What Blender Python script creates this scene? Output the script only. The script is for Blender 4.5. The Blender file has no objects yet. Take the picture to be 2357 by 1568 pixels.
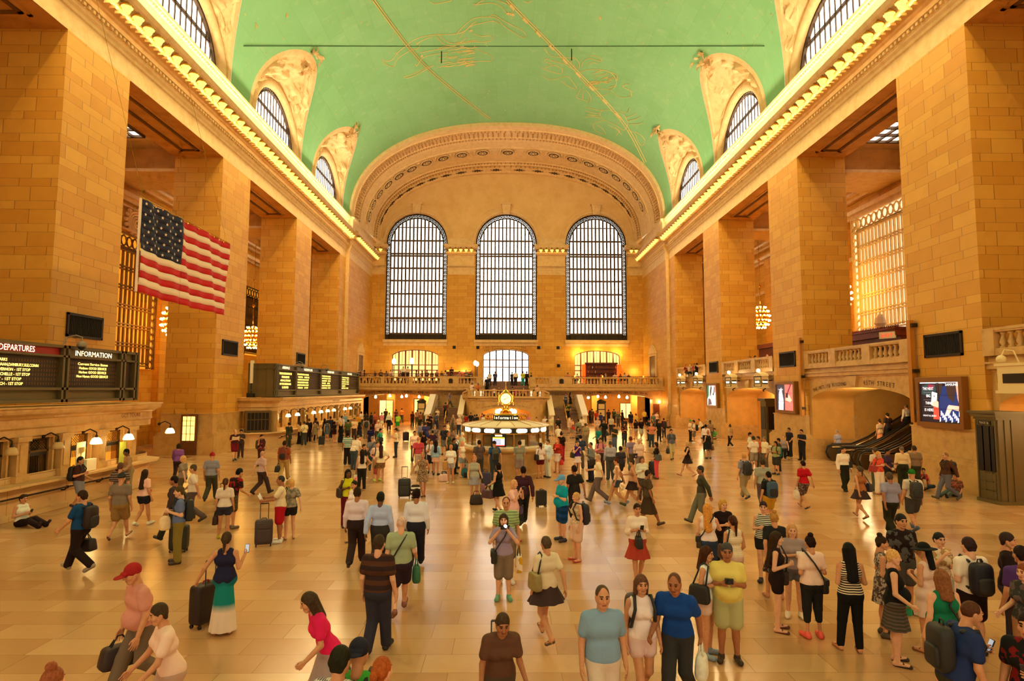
import bpy, math, random
import numpy as np
from mathutils import Vector, Matrix
random.seed(7); RNG=np.random.default_rng(11)
PI=math.pi; sin=math.sin; cos=math.cos; rad=math.radians
SC=bpy.context.scene; COL=SC.collection
# ---------------------------------------------------------------- camera (calibrated on the hall's vanishing points)
CX,CY=1178.5,784.0; VH=(1164.3,897.2); VV=(1230.0,-16350.0); CH=4.1
F=(-((VH[0]-CX)*(VV[0]-CX)+(VH[1]-CY)*(VV[1]-CY)))**.5
def _d(p):
    v=np.array([(p[0]-CX)/F,-(p[1]-CY)/F,1.0]); return v/np.linalg.norm(v)
WY=_d(VH); WZ=_d(VV); WX=np.cross(WZ,WY); WX/=np.linalg.norm(WX)
if WX[0]<0: WX=-WX
def ray(x,y):
    v=np.array([(x-CX)/F,-(y-CY)/F,1.0]); return np.array([v@WX,v@WY,v@WZ])
_O=np.array([0,0,CH])
def onZ(x,y,z=0.0): r=ray(x,y); return _O+r*((z-CH)/r[2])
def onX(x,y,X): r=ray(x,y); return _O+r*(X/r[0])
def onY(x,y,Y): r=ray(x,y); return _O+r*(Y/r[1])
cd=bpy.data.cameras.new('camera'); cam=bpy.data.objects.new('camera',cd); COL.objects.link(cam)
cd.sensor_width=36; cd.lens=F*36/2357; cd.clip_end=400
R=np.array([[WX[0],WY[0],WZ[0]],[WX[1],WY[1],WZ[1]],[WX[2],WY[2],WZ[2]]]).T # rows: world axes in cam(x,y,fwd)
cr=R[:,0]; cu=R[:,1]; cf=R[:,2]
M=Matrix.Identity(4)
for i in range(3): M[i][0]=cr[i]; M[i][1]=cu[i]; M[i][2]=-cf[i]; M[i][3]=_O[i]
cam.matrix_world=M; SC.camera=cam
# ---------------------------------------------------------------- materials
MATS={}
def s2l(c): return tuple(((v/255)/12.92 if v/255<=.04045 else ((v/255+.055)/1.055)**2.4) for v in c)
class NT:
    def __init__(s,m): s.m=m; s.t=m.node_tree; s.n=s.t.nodes; s.l=s.t.links; s.b=s.n['Principled BSDF']
    def a(s,t,**k):
        n=s.n.new('ShaderNode'+t)
        for q,v in k.items(): setattr(n,q,v)
        return n
    def set(s,sock,v):
        if isinstance(v,bpy.types.NodeSocket): s.l.new(v,sock)
        else: sock.default_value=v
    def m2(s,op,a,b=0.0,c=0.0):
        n=s.a('Math',operation=op); s.set(n.inputs[0],a); s.set(n.inputs[1],b); s.set(n.inputs[2],c); return n.outputs[0]
    def mix(s,f,a,b,bt='MIX'):
        n=s.a('Mix',data_type='RGBA',blend_type=bt); s.set(n.inputs[0],f); s.set(n.inputs[6],a); s.set(n.inputs[7],b); return n.outputs[2]
    def noise(s,sc,vec,det=3,rough=.55):
        n=s.a('TexNoise'); n.inputs['Scale'].default_value=sc; n.inputs['Detail'].default_value=det; n.inputs['Roughness'].default_value=rough; s.l.new(vec,n.inputs['Vector']); return n.outputs[0]
    def ramp(s,f,*st):
        n=s.a('ValToRGB'); e=n.color_ramp.elements
        while len(e)<len(st): e.new(.5)
        for i,(p,c) in enumerate(st): e[i].position=p; e[i].color=(*c,1)
        s.l.new(f,n.inputs[0]); return n.outputs[0]
    def bump(s,h,st=.3,dist=.02):
        n=s.a('Bump'); n.inputs['Strength'].default_value=st; n.inputs['Distance'].default_value=dist; s.l.new(h,n.inputs['Height']); s.l.new(n.outputs[0],s.b.inputs['Normal'])
    def obj(s): return s.a('TexCoord').outputs['Object']
def newmat(name):
    m=bpy.data.materials.new(name); m.use_nodes=True; MATS[name]=m; return m,NT(m)
def plain(name,c,rough=.6,metal=0.,emit=None,es=0.,spec=None,noise=0.,nscale=8):
    if name in MATS: return MATS[name]
    m,t=newmat(name); c=s2l(c); b=t.b
    b.inputs['Base Color'].default_value=(*c,1); b.inputs['Roughness'].default_value=rough; b.inputs['Metallic'].default_value=metal
    if spec is not None: b.inputs['Specular IOR Level'].default_value=spec
    if emit: b.inputs['Emission Color'].default_value=(*s2l(emit),1); b.inputs['Emission Strength'].default_value=es
    if noise>0:
        f=t.noise(nscale,t.obj())
        t.l.new(t.ramp(f,(.3,tuple(v*(1-noise) for v in c)),(.7,tuple(min(1,v*(1+noise)) for v in c))),b.inputs['Base Color'])
    return m
def ashlar(name,c1,c2,mort,bw=1.3,rh=.95,rough=.55,alt=True,vein=.25):
    """coursed stone blocks: tall and short courses, colour drifting from block to block"""
    m,t=newmat(name); tc=t.obj(); sx=t.a('SeparateXYZ'); t.l.new(tc,sx.inputs[0])
    g=t.a('NewGeometry'); sn=t.a('SeparateXYZ'); t.l.new(g.outputs['True Normal'],sn.inputs[0])
    isx=t.m2('GREATER_THAN',t.m2('ABSOLUTE',sn.outputs[0]),.6); isz=t.m2('GREATER_THAN',t.m2('ABSOLUTE',sn.outputs[2]),.7)
    u=t.a('Mix',data_type='FLOAT'); t.l.new(isx,u.inputs[0]); t.l.new(sx.outputs[0],u.inputs[2]); t.l.new(sx.outputs[1],u.inputs[3]); u=u.outputs[0]
    vv=t.a('Mix',data_type='FLOAT'); t.l.new(isz,vv.inputs[0]); t.l.new(sx.outputs[2],vv.inputs[2]); t.l.new(sx.outputs[1],vv.inputs[3])
    v=t.m2('DIVIDE',vv.outputs[0],rh)
    if alt:
        fl=t.m2('FLOOR',v); fr=t.m2('SUBTRACT',v,fl); lo=t.m2('LESS_THAN',fr,.36)
        a=t.m2('DIVIDE',fr,.36); b=t.m2('ADD',1.0,t.m2('DIVIDE',t.m2('SUBTRACT',fr,.36),.64))
        mx=t.a('Mix',data_type='FLOAT'); t.l.new(lo,mx.inputs[0]); t.l.new(b,mx.inputs[2]); t.l.new(a,mx.inputs[3])
        v=t.m2('ADD',t.m2('MULTIPLY',fl,2.0),mx.outputs[0])
    cb=t.a('CombineXYZ'); t.l.new(u,cb.inputs[0]); t.l.new(v,cb.inputs[1])
    br=t.a('TexBrick',offset=.37,offset_frequency=2,squash=1.25,squash_frequency=3); t.l.new(cb.outputs[0],br.inputs['Vector'])
    for k,q in (('Color1',c1),('Color2',c2),('Mortar',mort)): br.inputs[k].default_value=(*s2l(q),1)
    br.inputs['Scale'].default_value=1; br.inputs['Mortar Size'].default_value=.012; br.inputs['Mortar Smooth'].default_value=.3
    br.inputs['Brick Width'].default_value=bw; br.inputs['Row Height'].default_value=1.0
    n1=t.noise(1.6,tc,5,.6)
    col=t.mix(t.m2('MULTIPLY',n1,vein*1.6),br.outputs[0],(*[x*.62 for x in s2l(c2)],1))
    t.l.new(col,t.b.inputs['Base Color']); t.b.inputs['Roughness'].default_value=rough
    t.bump(t.m2('ADD',t.m2('MULTIPLY',br.outputs['Fac'],-.6),t.m2('MULTIPLY',n1,.3)),.25,.03)
    return m
STONE=ashlar('caen_stone',(240,180,74),(224,156,52),(124,72,16))
STONEW=ashlar('pale_stone',(242,204,148),(226,184,124),(178,132,76),bw=2.0,rh=1.3,alt=False,vein=.2)
def marble(name,c1,c2,rough=.35,sc=2.2):
    m,t=newmat(name); o=t.obj(); f=t.noise(sc,o,6,.62); f2=t.noise(sc*6,o,3)
    col=t.ramp(f,(.3,s2l(c2)),(.55,s2l(c1)),(.75,tuple(min(1,x*1.05) for x in s2l(c1))))
    t.l.new(t.mix(t.m2('MULTIPLY',f2,.18),col,(*[x*.55 for x in s2l(c2)],1)),t.b.inputs['Base Color']); t.b.inputs['Roughness'].default_value=rough
    return m
MARB=marble('botticino_marble',(222,178,112),(198,150,88))
TRIM=marble('carved_stone',(242,204,146),(228,184,122),.6)
TYMP=marble('tympanum_stone',(240,196,130),(230,182,112),.6,.7)
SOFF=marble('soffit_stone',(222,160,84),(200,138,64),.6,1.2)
STAIRM=marble('stair_marble',(150,106,84),(120,80,62),.3)
BRONZE=plain('dark_bronze',(52,40,26),.42,.6)
IRON=plain('window_iron',(92,66,40),.5,.3)
GOLD=plain('gilded_brass',(228,170,70),.22,1.0)
BRASS=plain('polished_brass',(214,160,78),.25,1.0)
OLIVE=plain('olive_metal',(108,94,60),.45,.35)
DARK=plain('dark_recess',(30,22,14),.8)
BLACK=plain('black_plastic',(18,16,15),.45)
WOODR=plain('mahogany',(120,46,22),.4,noise=.3,nscale=5)
WOODB=plain('brown_wood',(112,66,32),.5,noise=.25,nscale=6)
WHITEM=plain('white_marble',(246,228,200),.3)
CREAM=plain('cream_paint',(240,214,160),.5)
RED=plain('red_enamel',(170,20,22),.4)
# light givers
SKYP=plain('daylight_pane',(255,255,255),.3,emit=(255,250,242),es=4.0)
SKYS=plain('daylight_side_pane',(255,255,255),.3,emit=(255,250,242),es=2.0)
SKYP2=plain('daylight_lunette_pane',(255,255,255),.3,emit=(255,246,232),es=2.2)
BULB=plain('bulb_glow',(255,225,150),.3,emit=(255,196,92),es=26.0)
BULBW=plain('white_lamp_glow',(255,240,210),.3,emit=(255,222,160),es=14.0)
LAMPG=plain('cornice_lamp_glow',(255,214,120),.3,emit=(255,206,96),es=1.5)
LETW=plain('lit_letter',(255,240,200),.5,emit=(255,232,180),es=2.2)
LEDY=plain('amber_led',(255,220,120),.5,emit=(255,214,96),es=4.0)
INK=plain('carved_letter',(104,66,34),.8)
# floor
def floor_mat():
    m,t=newmat('tennessee_marble_floor'); o=t.obj(); 
    def br(off,c1,c2,bias):
        b=t.a('TexBrick',offset=.5,offset_frequency=2,squash=1.35,squash_frequency=2); t.l.new(o,b.inputs['Vector'])
        b.inputs['Scale'].default_value=1; b.inputs['Brick Width'].default_value=1.22; b.inputs['Row Height'].default_value=.61
        b.inputs['Mortar Size'].default_value=.005; b.inputs['Bias'].default_value=bias
        b.inputs['Color1'].default_value=(*s2l(c1),1); b.inputs['Color2'].default_value=(*s2l(c2),1); b.inputs['Mortar'].default_value=(*s2l((150,112,70)),1); return b
    a=br(0,(216,174,126),(190,140,92),.0)
    n1=t.noise(.5,o,3); n2=t.noise(7,o,5,.65); n3=t.noise(2.2,o,4)
    col=t.mix(t.m2('MULTIPLY',n2,.35),a.outputs[0],(*s2l((180,134,88)),1))
    col=t.mix(t.ramp(n3,(.5,(0,0,0)),(.75,(.35,.35,.35))),col,(*s2l((204,148,104)),1))
    t.l.new(col,t.b.inputs['Base Color'])
    r=t.m2('MULTIPLY_ADD',n3,.16,.13); t.l.new(r,t.b.inputs['Roughness'])
    t.b.inputs['Specular IOR Level'].default_value=.85
    return m
FLOOR=floor_mat()
def ceil_mat():
    m,t=newmat('painted_vault'); o=t.obj()
    sx=t.a('SeparateXYZ'); t.l.new(o,sx.inputs[0])
    cb=t.a('CombineXYZ'); t.l.new(sx.outputs[1],cb.inputs[0]); t.l.new(t.m2('MULTIPLY',sx.outputs[0],1.0),cb.inputs[1])
    b=t.a('TexBrick',offset=.5); t.l.new(cb.outputs[0],b.inputs['Vector']); b.inputs['Scale'].default_value=1; b.inputs['Brick Width'].default_value=2.6; b.inputs['Row Height'].default_value=1.1; b.inputs['Mortar Size'].default_value=.012
    b.inputs['Color1'].default_value=(*s2l((134,190,130)),1); b.inputs['Color2'].default_value=(*s2l((126,184,122)),1); b.inputs['Mortar'].default_value=(*s2l((118,172,116)),1)
    n=t.noise(.16,o,5,.6); n2=t.noise(1.4,o,4)
    col=t.mix(t.ramp(n,(.35,(0,0,0)),(.7,(.5,.5,.5))),b.outputs[0],(*s2l((148,204,150)),1))
    col=t.mix(t.ramp(n2,(.55,(0,0,0)),(.8,(.25,.25,.25))),col,(*s2l((206,214,160)),1))
    t.l.new(col,t.b.inputs['Base Color']); t.b.inputs['Roughness'].default_value=.75; return m
VAULT=ceil_mat()
GOLDP=plain('gold_paint',(222,196,124),.6)
# ---------------------------------------------------------------- mesh builder
class MB:
    def __init__(s): s.v=[]; s.f=[]; s.mi=[]; s.n=0
    def add(s,v,f,mi=0):
        v=np.asarray(v,float).reshape(-1,3); o=s.n; s.v.append(v); s.n+=len(v)
        for q in f: s.f.append(tuple(int(i)+o for i in q))
        s.mi+= [mi]*len(f); return s
    def box(s,x0,y0,z0,x1,y1,z1,mi=0):
        v=[(x,y,z) for z in(z0,z1) for y in(y0,y1) for x in(x0,x1)]
        return s.add(v,[(0,2,3,1),(4,5,7,6),(0,1,5,4),(2,6,7,3),(0,4,6,2),(1,3,7,5)],mi)
    def obox(s,c,u,v,w,mi=0):
        c,u,v,w=[np.array(q,float) for q in(c,u,v,w)]
        p=[c+a*u+b*v+d*w for d in(-1,1) for b in(-1,1) for a in(-1,1)]
        return s.add(p,[(0,2,3,1),(4,5,7,6),(0,1,5,4),(2,6,7,3),(0,4,6,2),(1,3,7,5)],mi)
    def bar(s,a,b,w,d=None,up=(0,0,1),mi=0):
        a,b=np.array(a,float),np.array(b,float); t=b-a; L=np.linalg.norm(t); t/=L; d=d or w
        up=np.array(up,float)
        if abs(t@up)>.95: up=np.array([0,1,0.]) if abs(t[1])<.9 else np.array([1,0,0.])
        sd=np.cross(t,up); sd/=np.linalg.norm(sd); u2=np.cross(sd,t)
        return s.obox((a+b)/2,t*L/2,sd*w/2,u2*d/2,mi)
    def prism(s,poly,fn,h0,h1,mi=0,cap=True):
        """poly: 2-D outline; fn(a,b,h)->xyz"""
        n=len(poly); v=[fn(a,b,h0) for a,b in poly]+[fn(a,b,h1) for a,b in poly]
        f=[(i,(i+1)%n,n+(i+1)%n,n+i) for i in range(n)]
        if cap: f+=[tuple(range(n))[::-1],tuple(range(n,2*n))]
        return s.add(v,f,mi)
    def lathe(s,prof,c=(0,0,0),n=16,mi=0,axis=2,a0=0,a1=2*PI,cap=True):
        full=abs(a1-a0-2*PI)<1e-6; k=n if full else n+1; v=[]
        for r,z in prof:
            for i in range(k):
                a=a0+(a1-a0)*i/n; p=(r*cos(a),r*sin(a),z)
                if axis==0: p=(p[2],p[0],p[1])
                if axis==1: p=(p[0],p[2],p[1])
                v.append((p[0]+c[0],p[1]+c[1],p[2]+c[2]))
        f=[]
        for j in range(len(prof)-1):
            for i in range(n):
                i2=(i+1)%k if full else i+1
                f.append((j*k+i,j*k+i2,(j+1)*k+i2,(j+1)*k+i))
        if cap and full:
            if prof[0][0]>1e-4: f.append(tuple(range(k))[::-1])
            if prof[-1][0]>1e-4: f.append(tuple((len(prof)-1)*k+i for i in range(k)))
        return s.add(v,f,mi)
    def tube(s,pts,r,n=8,mi=0,closed=False):
        P=[np.array(p,float) for p in pts]; m=len(P); v=[]; up=None
        for i in range(m):
            a=P[(i-1)%m] if (closed or i>0) else P[i]; b=P[(i+1)%m] if (closed or i<m-1) else P[i]
            t=b-a; t/=max(1e-9,np.linalg.norm(t))
            if up is None: up=np.array([0,0,1.]) if abs(t[2])<.9 else np.array([1,0,0.])
            sd=np.cross(t,up); sd/=max(1e-9,np.linalg.norm(sd)); up=np.cross(sd,t)
            rr=r[i] if hasattr(r,'__len__') else r
            for k in range(n):
                q=2*PI*k/n; v.append(P[i]+rr*(cos(q)*sd+sin(q)*up))
        f=[]
        for i in range(m if closed else m-1):
            j=(i+1)%m
            for k in range(n): f.append((i*n+k,i*n+(k+1)%n,j*n+(k+1)%n,j*n+k))
        if not closed: f+=[tuple(range(n))[::-1],tuple((m-1)*n+k for k in range(n))]
        return s.add(v,f,mi)
    def grid(s,P,mi=0,flip=False):
        P=np.asarray(P,float); a,b=P.shape[:2]; f=[]
        for i in range(a-1):
            for j in range(b-1):
                q=(i*b+j,i*b+j+1,(i+1)*b+j+1,(i+1)*b+j); f.append(q[::-1] if flip else q)
        return s.add(P.reshape(-1,3),f,mi)
    def sphere(s,c,r,n=10,mi=0,sz=1.0):
        return s.lathe([(max(1e-5,r*sin(PI*i/n)),-r*sz*cos(PI*i/n)) for i in range(n+1)],c,n+2,mi,cap=False)
    def build(s,name,mats,parent=None,smooth=False,loc=None,sharp=None):
        me=bpy.data.meshes.new(name); V=np.concatenate(s.v) if s.v else np.zeros((0,3))
        me.from_pydata(V.tolist(),[],s.f)
        ms=mats if isinstance(mats,(list,tuple)) else [mats]
        for m in ms: me.materials.append(m)
        if len(ms)>1: me.polygons.foreach_set('material_index',np.array(s.mi,'i'))
        if smooth: me.polygons.foreach_set('use_smooth',np.ones(len(s.f),bool))
        if sharp: me.set_sharp_from_angle(angle=rad(sharp))
        me.update(); return link(name,me,parent,loc)
def link(name,me,parent=None,loc=None):
    o=bpy.data.objects.new(name,me); COL.objects.link(o)
    if parent is not None: o.parent=parent
    elif loc is not None: o.location=loc
    return o
def rawmesh(name,V,Q,mats,mi=None,smooth=True):
    """numpy mesh: V (n,3), Q (m,4) quads"""
    me=bpy.data.meshes.new(name); n=len(V); m=len(Q)
    me.vertices.add(n); me.vertices.foreach_set('co',np.asarray(V,'f').ravel())
    me.loops.add(4*m); me.loops.foreach_set('vertex_index',np.asarray(Q,'i').ravel())
    me.polygons.add(m); me.polygons.foreach_set('loop_start',np.arange(0,4*m,4,dtype='i'))
    for q in mats: me.materials.append(q)
    if mi is not None: me.polygons.foreach_set('material_index',np.asarray(mi,'i'))
    if smooth: me.polygons.foreach_set('use_smooth',np.ones(m,bool))
    me.update(calc_edges=True); return me
LABELS={}
def tag(o,label=None,cat=None,group=None,kind=None):
    if label: o['label']=label; LABELS.setdefault(label,[]).append((o.name,group))
    if cat: o['category']=cat
    if group: o['group']=group
    if kind: o['kind']=kind
    return o
def struct(o,label=None,cat=None): return tag(o,label,cat,kind='structure')
def empty(name,loc,rz=0.):
    o=bpy.data.objects.new(name,None); COL.objects.link(o); o.location=loc; o.rotation_euler=(0,0,rz); o.empty_display_size=.2; return o
def thing(name,loc,label,cat,group=None,rz=0.): return tag(empty(name,loc,rz),label,cat,group)
def kids(o): return [c for c in bpy.data.objects if c.parent==o]
def copy_tree(o,loc,label=None,rz=None,group=None,parent=None):
    c=o.copy(); COL.objects.link(c); c.parent=parent
    if loc is not None: c.location=loc
    if rz is not None: c.rotation_euler=(0,0,rz)
    if label: tag(c,label)
    if group: c['group']=group
    for k in kids(o): copy_tree(k,None,None,None,None,c)
    return c
# text as flat mesh outlines
_tc={}
def textgeo(txt):
    if txt in _tc: return _tc[txt]
    c=bpy.data.curves.new('t','FONT'); c.body=txt; c.size=1; c.resolution_u=2; c.align_x='CENTER'
    o=bpy.data.objects.new('t',c); COL.objects.link(o); bpy.context.view_layer.update()
    me=o.evaluated_get(bpy.context.evaluated_depsgraph_get()).to_mesh()
    V=np.array([v.co[:] for v in me.vertices]).reshape(-1,3); Fc=[tuple(p.vertices) for p in me.polygons]
    bpy.data.objects.remove(o); bpy.data.curves.remove(c); _tc[txt]=(V,Fc); return V,Fc
def text(mb,txt,org,u,v,size,width=None,mi=0):
    """flat text centred on org; u = reading direction, v = up (unit vectors); width squeezes the line to that length"""
    V,Fc=textgeo(txt); 
    if len(V)==0: return
    org,u,v=[np.array(q,float) for q in(org,u,v)]
    w=V[:,0].max()-V[:,0].min(); k=(width/w) if width else size
    x=(V[:,0]-(V[:,0].max()+V[:,0].min())/2)*k; y=V[:,1]*size
    mb.add(org+np.outer(x,u)+np.outer(y,v),Fc,mi)
def arctext(mb,txt,c,Rr,a0,a1,u,v,size,mi=0):
    """letters set round an arc of radius Rr about c, from angle a0 to a1 (radians, measured from u towards v)"""
    u,v,c=[np.array(q,float) for q in(u,v,c)]; n=len(txt)
    for i,ch in enumerate(txt):
        if ch==' ': continue
        a=a0+(a1-a0)*i/max(1,n-1); p=c+Rr*(cos(a)*u+sin(a)*v)
        text(mb,ch,p,sin(a)*u-cos(a)*v,cos(a)*u+sin(a)*v,size,mi=mi)
# ================================================================ HALL SHELL
XL,XR=-18.4,18.7; X0=.15; YE,YW=-5.0,80.5
ZL=19.1                                            # lintel soffit
VA,VB,VZ,VP=18.55,11.7,24.0,2.3                    # vault: half width, rise, springing, roundness
def vx(z,a=VA,b=VB):   # half width of the vault at height z
    q=min(1,max(0,(z-VZ)/b)); return a*(1-q**VP)**(1/VP)
def vcurve(n,a=VA,b=VB):
    P=[]
    for i in range(n+1):
        t=PI*i/n; c=cos(t); s_=sin(t)
        P.append((X0-a*(abs(c)**(2/VP))*(1 if c>0 else -1),VZ+b*(max(0,s_)**(2/VP))))
    return P
# ---- floor
fl=MB()
Y=[-6,20,50,84]; X_=[-34,-12,12,34]
fl.grid([[(x,y,0) for x in X_] for y in Y],flip=True)
struct(fl.build('floor',FLOOR),'polished floor of pale marble slabs filling the concourse','floor')
# ---- side piers
PIERS={-1:[(10.5,14.7),(24.4,28.6),(38.4,42.6),(52.3,56.4)],1:[(9.6,13.9),(23.45,27.8),(37.75,42.1),(52.2,56.4)]}
PW=['nearest','second','third','fourth']
def pier(s,i,y0,y1):
    X=XL if s<0 else XR; m=MB(); xo=X+s*3.1
    a,b=min(X,xo),max(X,xo)
    m.box(a,y0,0,b,y1,ZL-.002,0)
    e=.22
    def ring(z0,z1,e): m.box(a-e,y0-e,z0,b+e,y1+e,z1,1)
    ring(0,1.15,.32); ring(1.15,1.25,.26); ring(1.25,1.36,.18); ring(1.36,2.5,.06); ring(2.5,2.56,.1)
    o=m.build('pillar',[STONE,MARB]); struct(o,None,'pillar'); o['label']=f"{PW[i]} great square stone pier along the {'left' if s<0 else 'right'} side wall"
for s in(-1,1):
    for i,(y0,y1) in enumerate(PIERS[s]): pier(s,i,y0,y1)
# ---- entablature profile (d inward from wall plane, z)
ENT=[(0,ZL),(0,20.0),(.07,20.04),(.07,20.2),(.17,20.3),(.17,20.4),(.2,20.42),(.2,20.62),(.34,20.66),(.34,20.74),(.1,20.8),(.05,20.84),(.05,21.16),(.16,21.2),(.2,21.3),(.5,21.34),(.62,21.36),(.62,21.86),(.8,21.92),(.95,22.05),(1.02,22.2),(1.02,22.3),(.34,22.42),(.3,22.5),(.3,23.5),(.36,23.54),(.36,23.64),(.5,23.72),(.5,23.9),(.1,24.0),(-1.2,24.0)]
def entab(mb,pts,prof=ENT,mi=0):
    """sweep the profile along a plan polyline; pts: (x,y,nx,ny) with the inward normal"""
    P=[[(x+nx*d,y+ny*d,z) for d,z in prof] for x,y,nx,ny in pts]
    mb.grid(P,mi)
def dentils(mb,x0,y0,x1,y1,nx,ny,d0,d1,z0,z1,w,gap,mi=1):
    L=math.hypot(x1-x0,y1-y0); n=int(L/(w+gap)); tx,ty=(x1-x0)/L,(y1-y0)/L
    for i in range(n):
        q=(i+.5)*L/n; cx,cy=x0+tx*q+nx*(d0+d1)/2,y0+ty*q+ny*(d0+d1)/2
        mb.obox((cx,cy,(z0+z1)/2),(tx*w/2,ty*w/2,0),(nx*(d1-d0)/2,ny*(d1-d0)/2,0),(0,0,(z1-z0)/2),mi)
for s in(-1,1):
    X=XL if s<0 else XR; Xi=(-18.0 if s<0 else 18.35); n=-s; side='left' if s<0 else 'right'
    m=MB()
    pts=[(X,YE,n,0),(X,68.6,n,0)]; pts2=[(Xi,68.6,n,0),(Xi,80.6,n,0)]
    entab(m,pts); entab(m,pts2)
    # step face at 68.6
    m.add([(X,68.6,0),(Xi,68.6,0),(Xi,68.6,ZL),(X,68.6,ZL)],[(0,1,2,3)],0)
    Q=[(Xi+n*d,68.6,z) for d,z in ENT]+[(X+n*d,68.6,z) for d,z in ENT][::-1]
    m.add(Q,[(i,i+1,len(Q)-2-i,len(Q)-1-i) for i in range(len(ENT)-1)],0)
    dentils(m,X,YE,X,68.5,n,0,.2,.33,20.46,20.6,.15,.15,0); dentils(m,Xi,68.7,Xi,80.3,n,0,.2,.33,20.46,20.6,.15,.15,0)
    dentils(m,X,YE,X,68.5,n,0,.36,.46,23.54,23.64,.14,.12,0)
    dentils(m,X,10,X,68.5,n,0,.45,.72,21.2,21.33,.18,.2,0)
    o=struct(m.build(f'trim_{1 if s<0 else 2}',[TRIM]),f'long carved cornice and entablature running above the {side} piers','cornice')
    # end wall piece of side wall + soffits
    w=MB(); xo=X+s*3.1
    w.add([(X,66.2,0),(X,68.6,0),(X,68.6,ZL),(X,66.2,ZL)],[(0,1,2,3)],0)
    w.add([(X,66.2,0),(xo,66.2,0),(xo,66.2,ZL),(X,66.2,ZL)],[(0,1,2,3)],0)
    w.add([(Xi,68.6,0),(Xi,80.6,0),(Xi,80.6,ZL),(Xi,68.6,ZL)],[(0,1,2,3)],0)
    for e,z0,z1 in((.32,0,1.15),(.2,1.15,1.36),(.06,1.36,2.5)): w.box(min(Xi,Xi+n*e),68.6-e,z0,max(Xi,Xi+n*e),71,z1,1); w.box(min(X+s*2,X+n*e),66.2-e,z0,max(X+s*2,X+n*e),68.6,z1,1)
    # lintel back part, seen as soffit between piers
    xa,xb=min(X,xo),max(X,xo)
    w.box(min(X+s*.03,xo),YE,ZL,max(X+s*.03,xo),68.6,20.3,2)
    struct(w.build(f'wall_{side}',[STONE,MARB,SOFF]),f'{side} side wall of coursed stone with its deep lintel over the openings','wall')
    # soffit panel frames between piers
    ys=[p for q in PIERS[s] for p in q]+[66.2]
    sp=MB()
    for k in range(1,len(ys)-1,2):
        a,b=ys[k]+.9,ys[k+1]-.9; c,d=xa+.75,xb-.75
        for e,mi in((0,0),(.22,1)):
            q=.16
            for (x0,y0,x1,y1) in((c+e,a+e,c+e+q,b-e),(d-e-q,a+e,d-e,b-e),(c+e,a+e,d-e,a+e+q),(c+e,b-e-q,d-e,b-e)):
                sp.box(x0,y0,ZL-.05-.03*mi,x1,y1,ZL+.01,mi)
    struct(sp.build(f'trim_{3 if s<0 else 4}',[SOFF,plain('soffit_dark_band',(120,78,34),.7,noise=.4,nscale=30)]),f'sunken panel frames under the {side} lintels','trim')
    # ---- aisle behind the piers
    al=MB(); xw=s*26.4
    al.add([(xw,YE,0),(xw,84,0),(xw,84,21),(xw,YE,21)],[(0,1,2,3)],0)
    al.add([(s*18.7,70.5,0),(s*26.4,70.5,0),(s*26.4,70.5,21),(s*18.7,70.5,21)],[(0,1,2,3)],0)
    # cornice of the aisle wall and pilasters
    for z0,z1,e in((17.0,17.3,.25),(17.3,17.6,.45),(18.3,18.6,.4),(18.6,18.8,.7),(13.9,14.2,.2)): al.box(min(xw,xw-s*e),YE,z0,max(xw,xw-s*e),70.4,z1,1)
    for yc in(23.,36.2,46.3,59.,67.5): al.box(min(xw,xw-s*.5),yc-.8,0,max(xw,xw-s*.5),yc+.8,17.0,0)
    # ceiling with beams, skylight openings
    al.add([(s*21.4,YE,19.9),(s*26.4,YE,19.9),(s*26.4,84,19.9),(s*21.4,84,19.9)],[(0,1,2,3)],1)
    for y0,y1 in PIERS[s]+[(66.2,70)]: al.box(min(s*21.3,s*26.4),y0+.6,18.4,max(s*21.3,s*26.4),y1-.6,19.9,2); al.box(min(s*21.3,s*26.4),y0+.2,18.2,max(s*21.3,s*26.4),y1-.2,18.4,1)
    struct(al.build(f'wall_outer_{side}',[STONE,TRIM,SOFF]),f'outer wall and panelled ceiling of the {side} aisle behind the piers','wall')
    for k,yc in enumerate((33.5,47.4,61.2)):
        sk=MB(); sk.box(min(s*22.4,s*25.2),yc-3,19.7,max(s*22.4,s*25.2),yc+3,19.8,0)
        for q in range(7): sk.box(min(s*22.4,s*25.2),yc-3+q-.07,19.55,max(s*22.4,s*25.2),yc-3+q+.07,19.72,1)
        for q in range(5): x=s*(22.4+q*.7); sk.box(x-.06,yc-3,19.55,x+.06,yc+3,19.72,1)
        struct(sk.build(f'window_{(20 if s<0 else 30)+k}',[SKYP2,IRON]),f'{("nearest","middle","farthest")[k]} gridded skylight in the {side} aisle ceiling','skylight')
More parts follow.
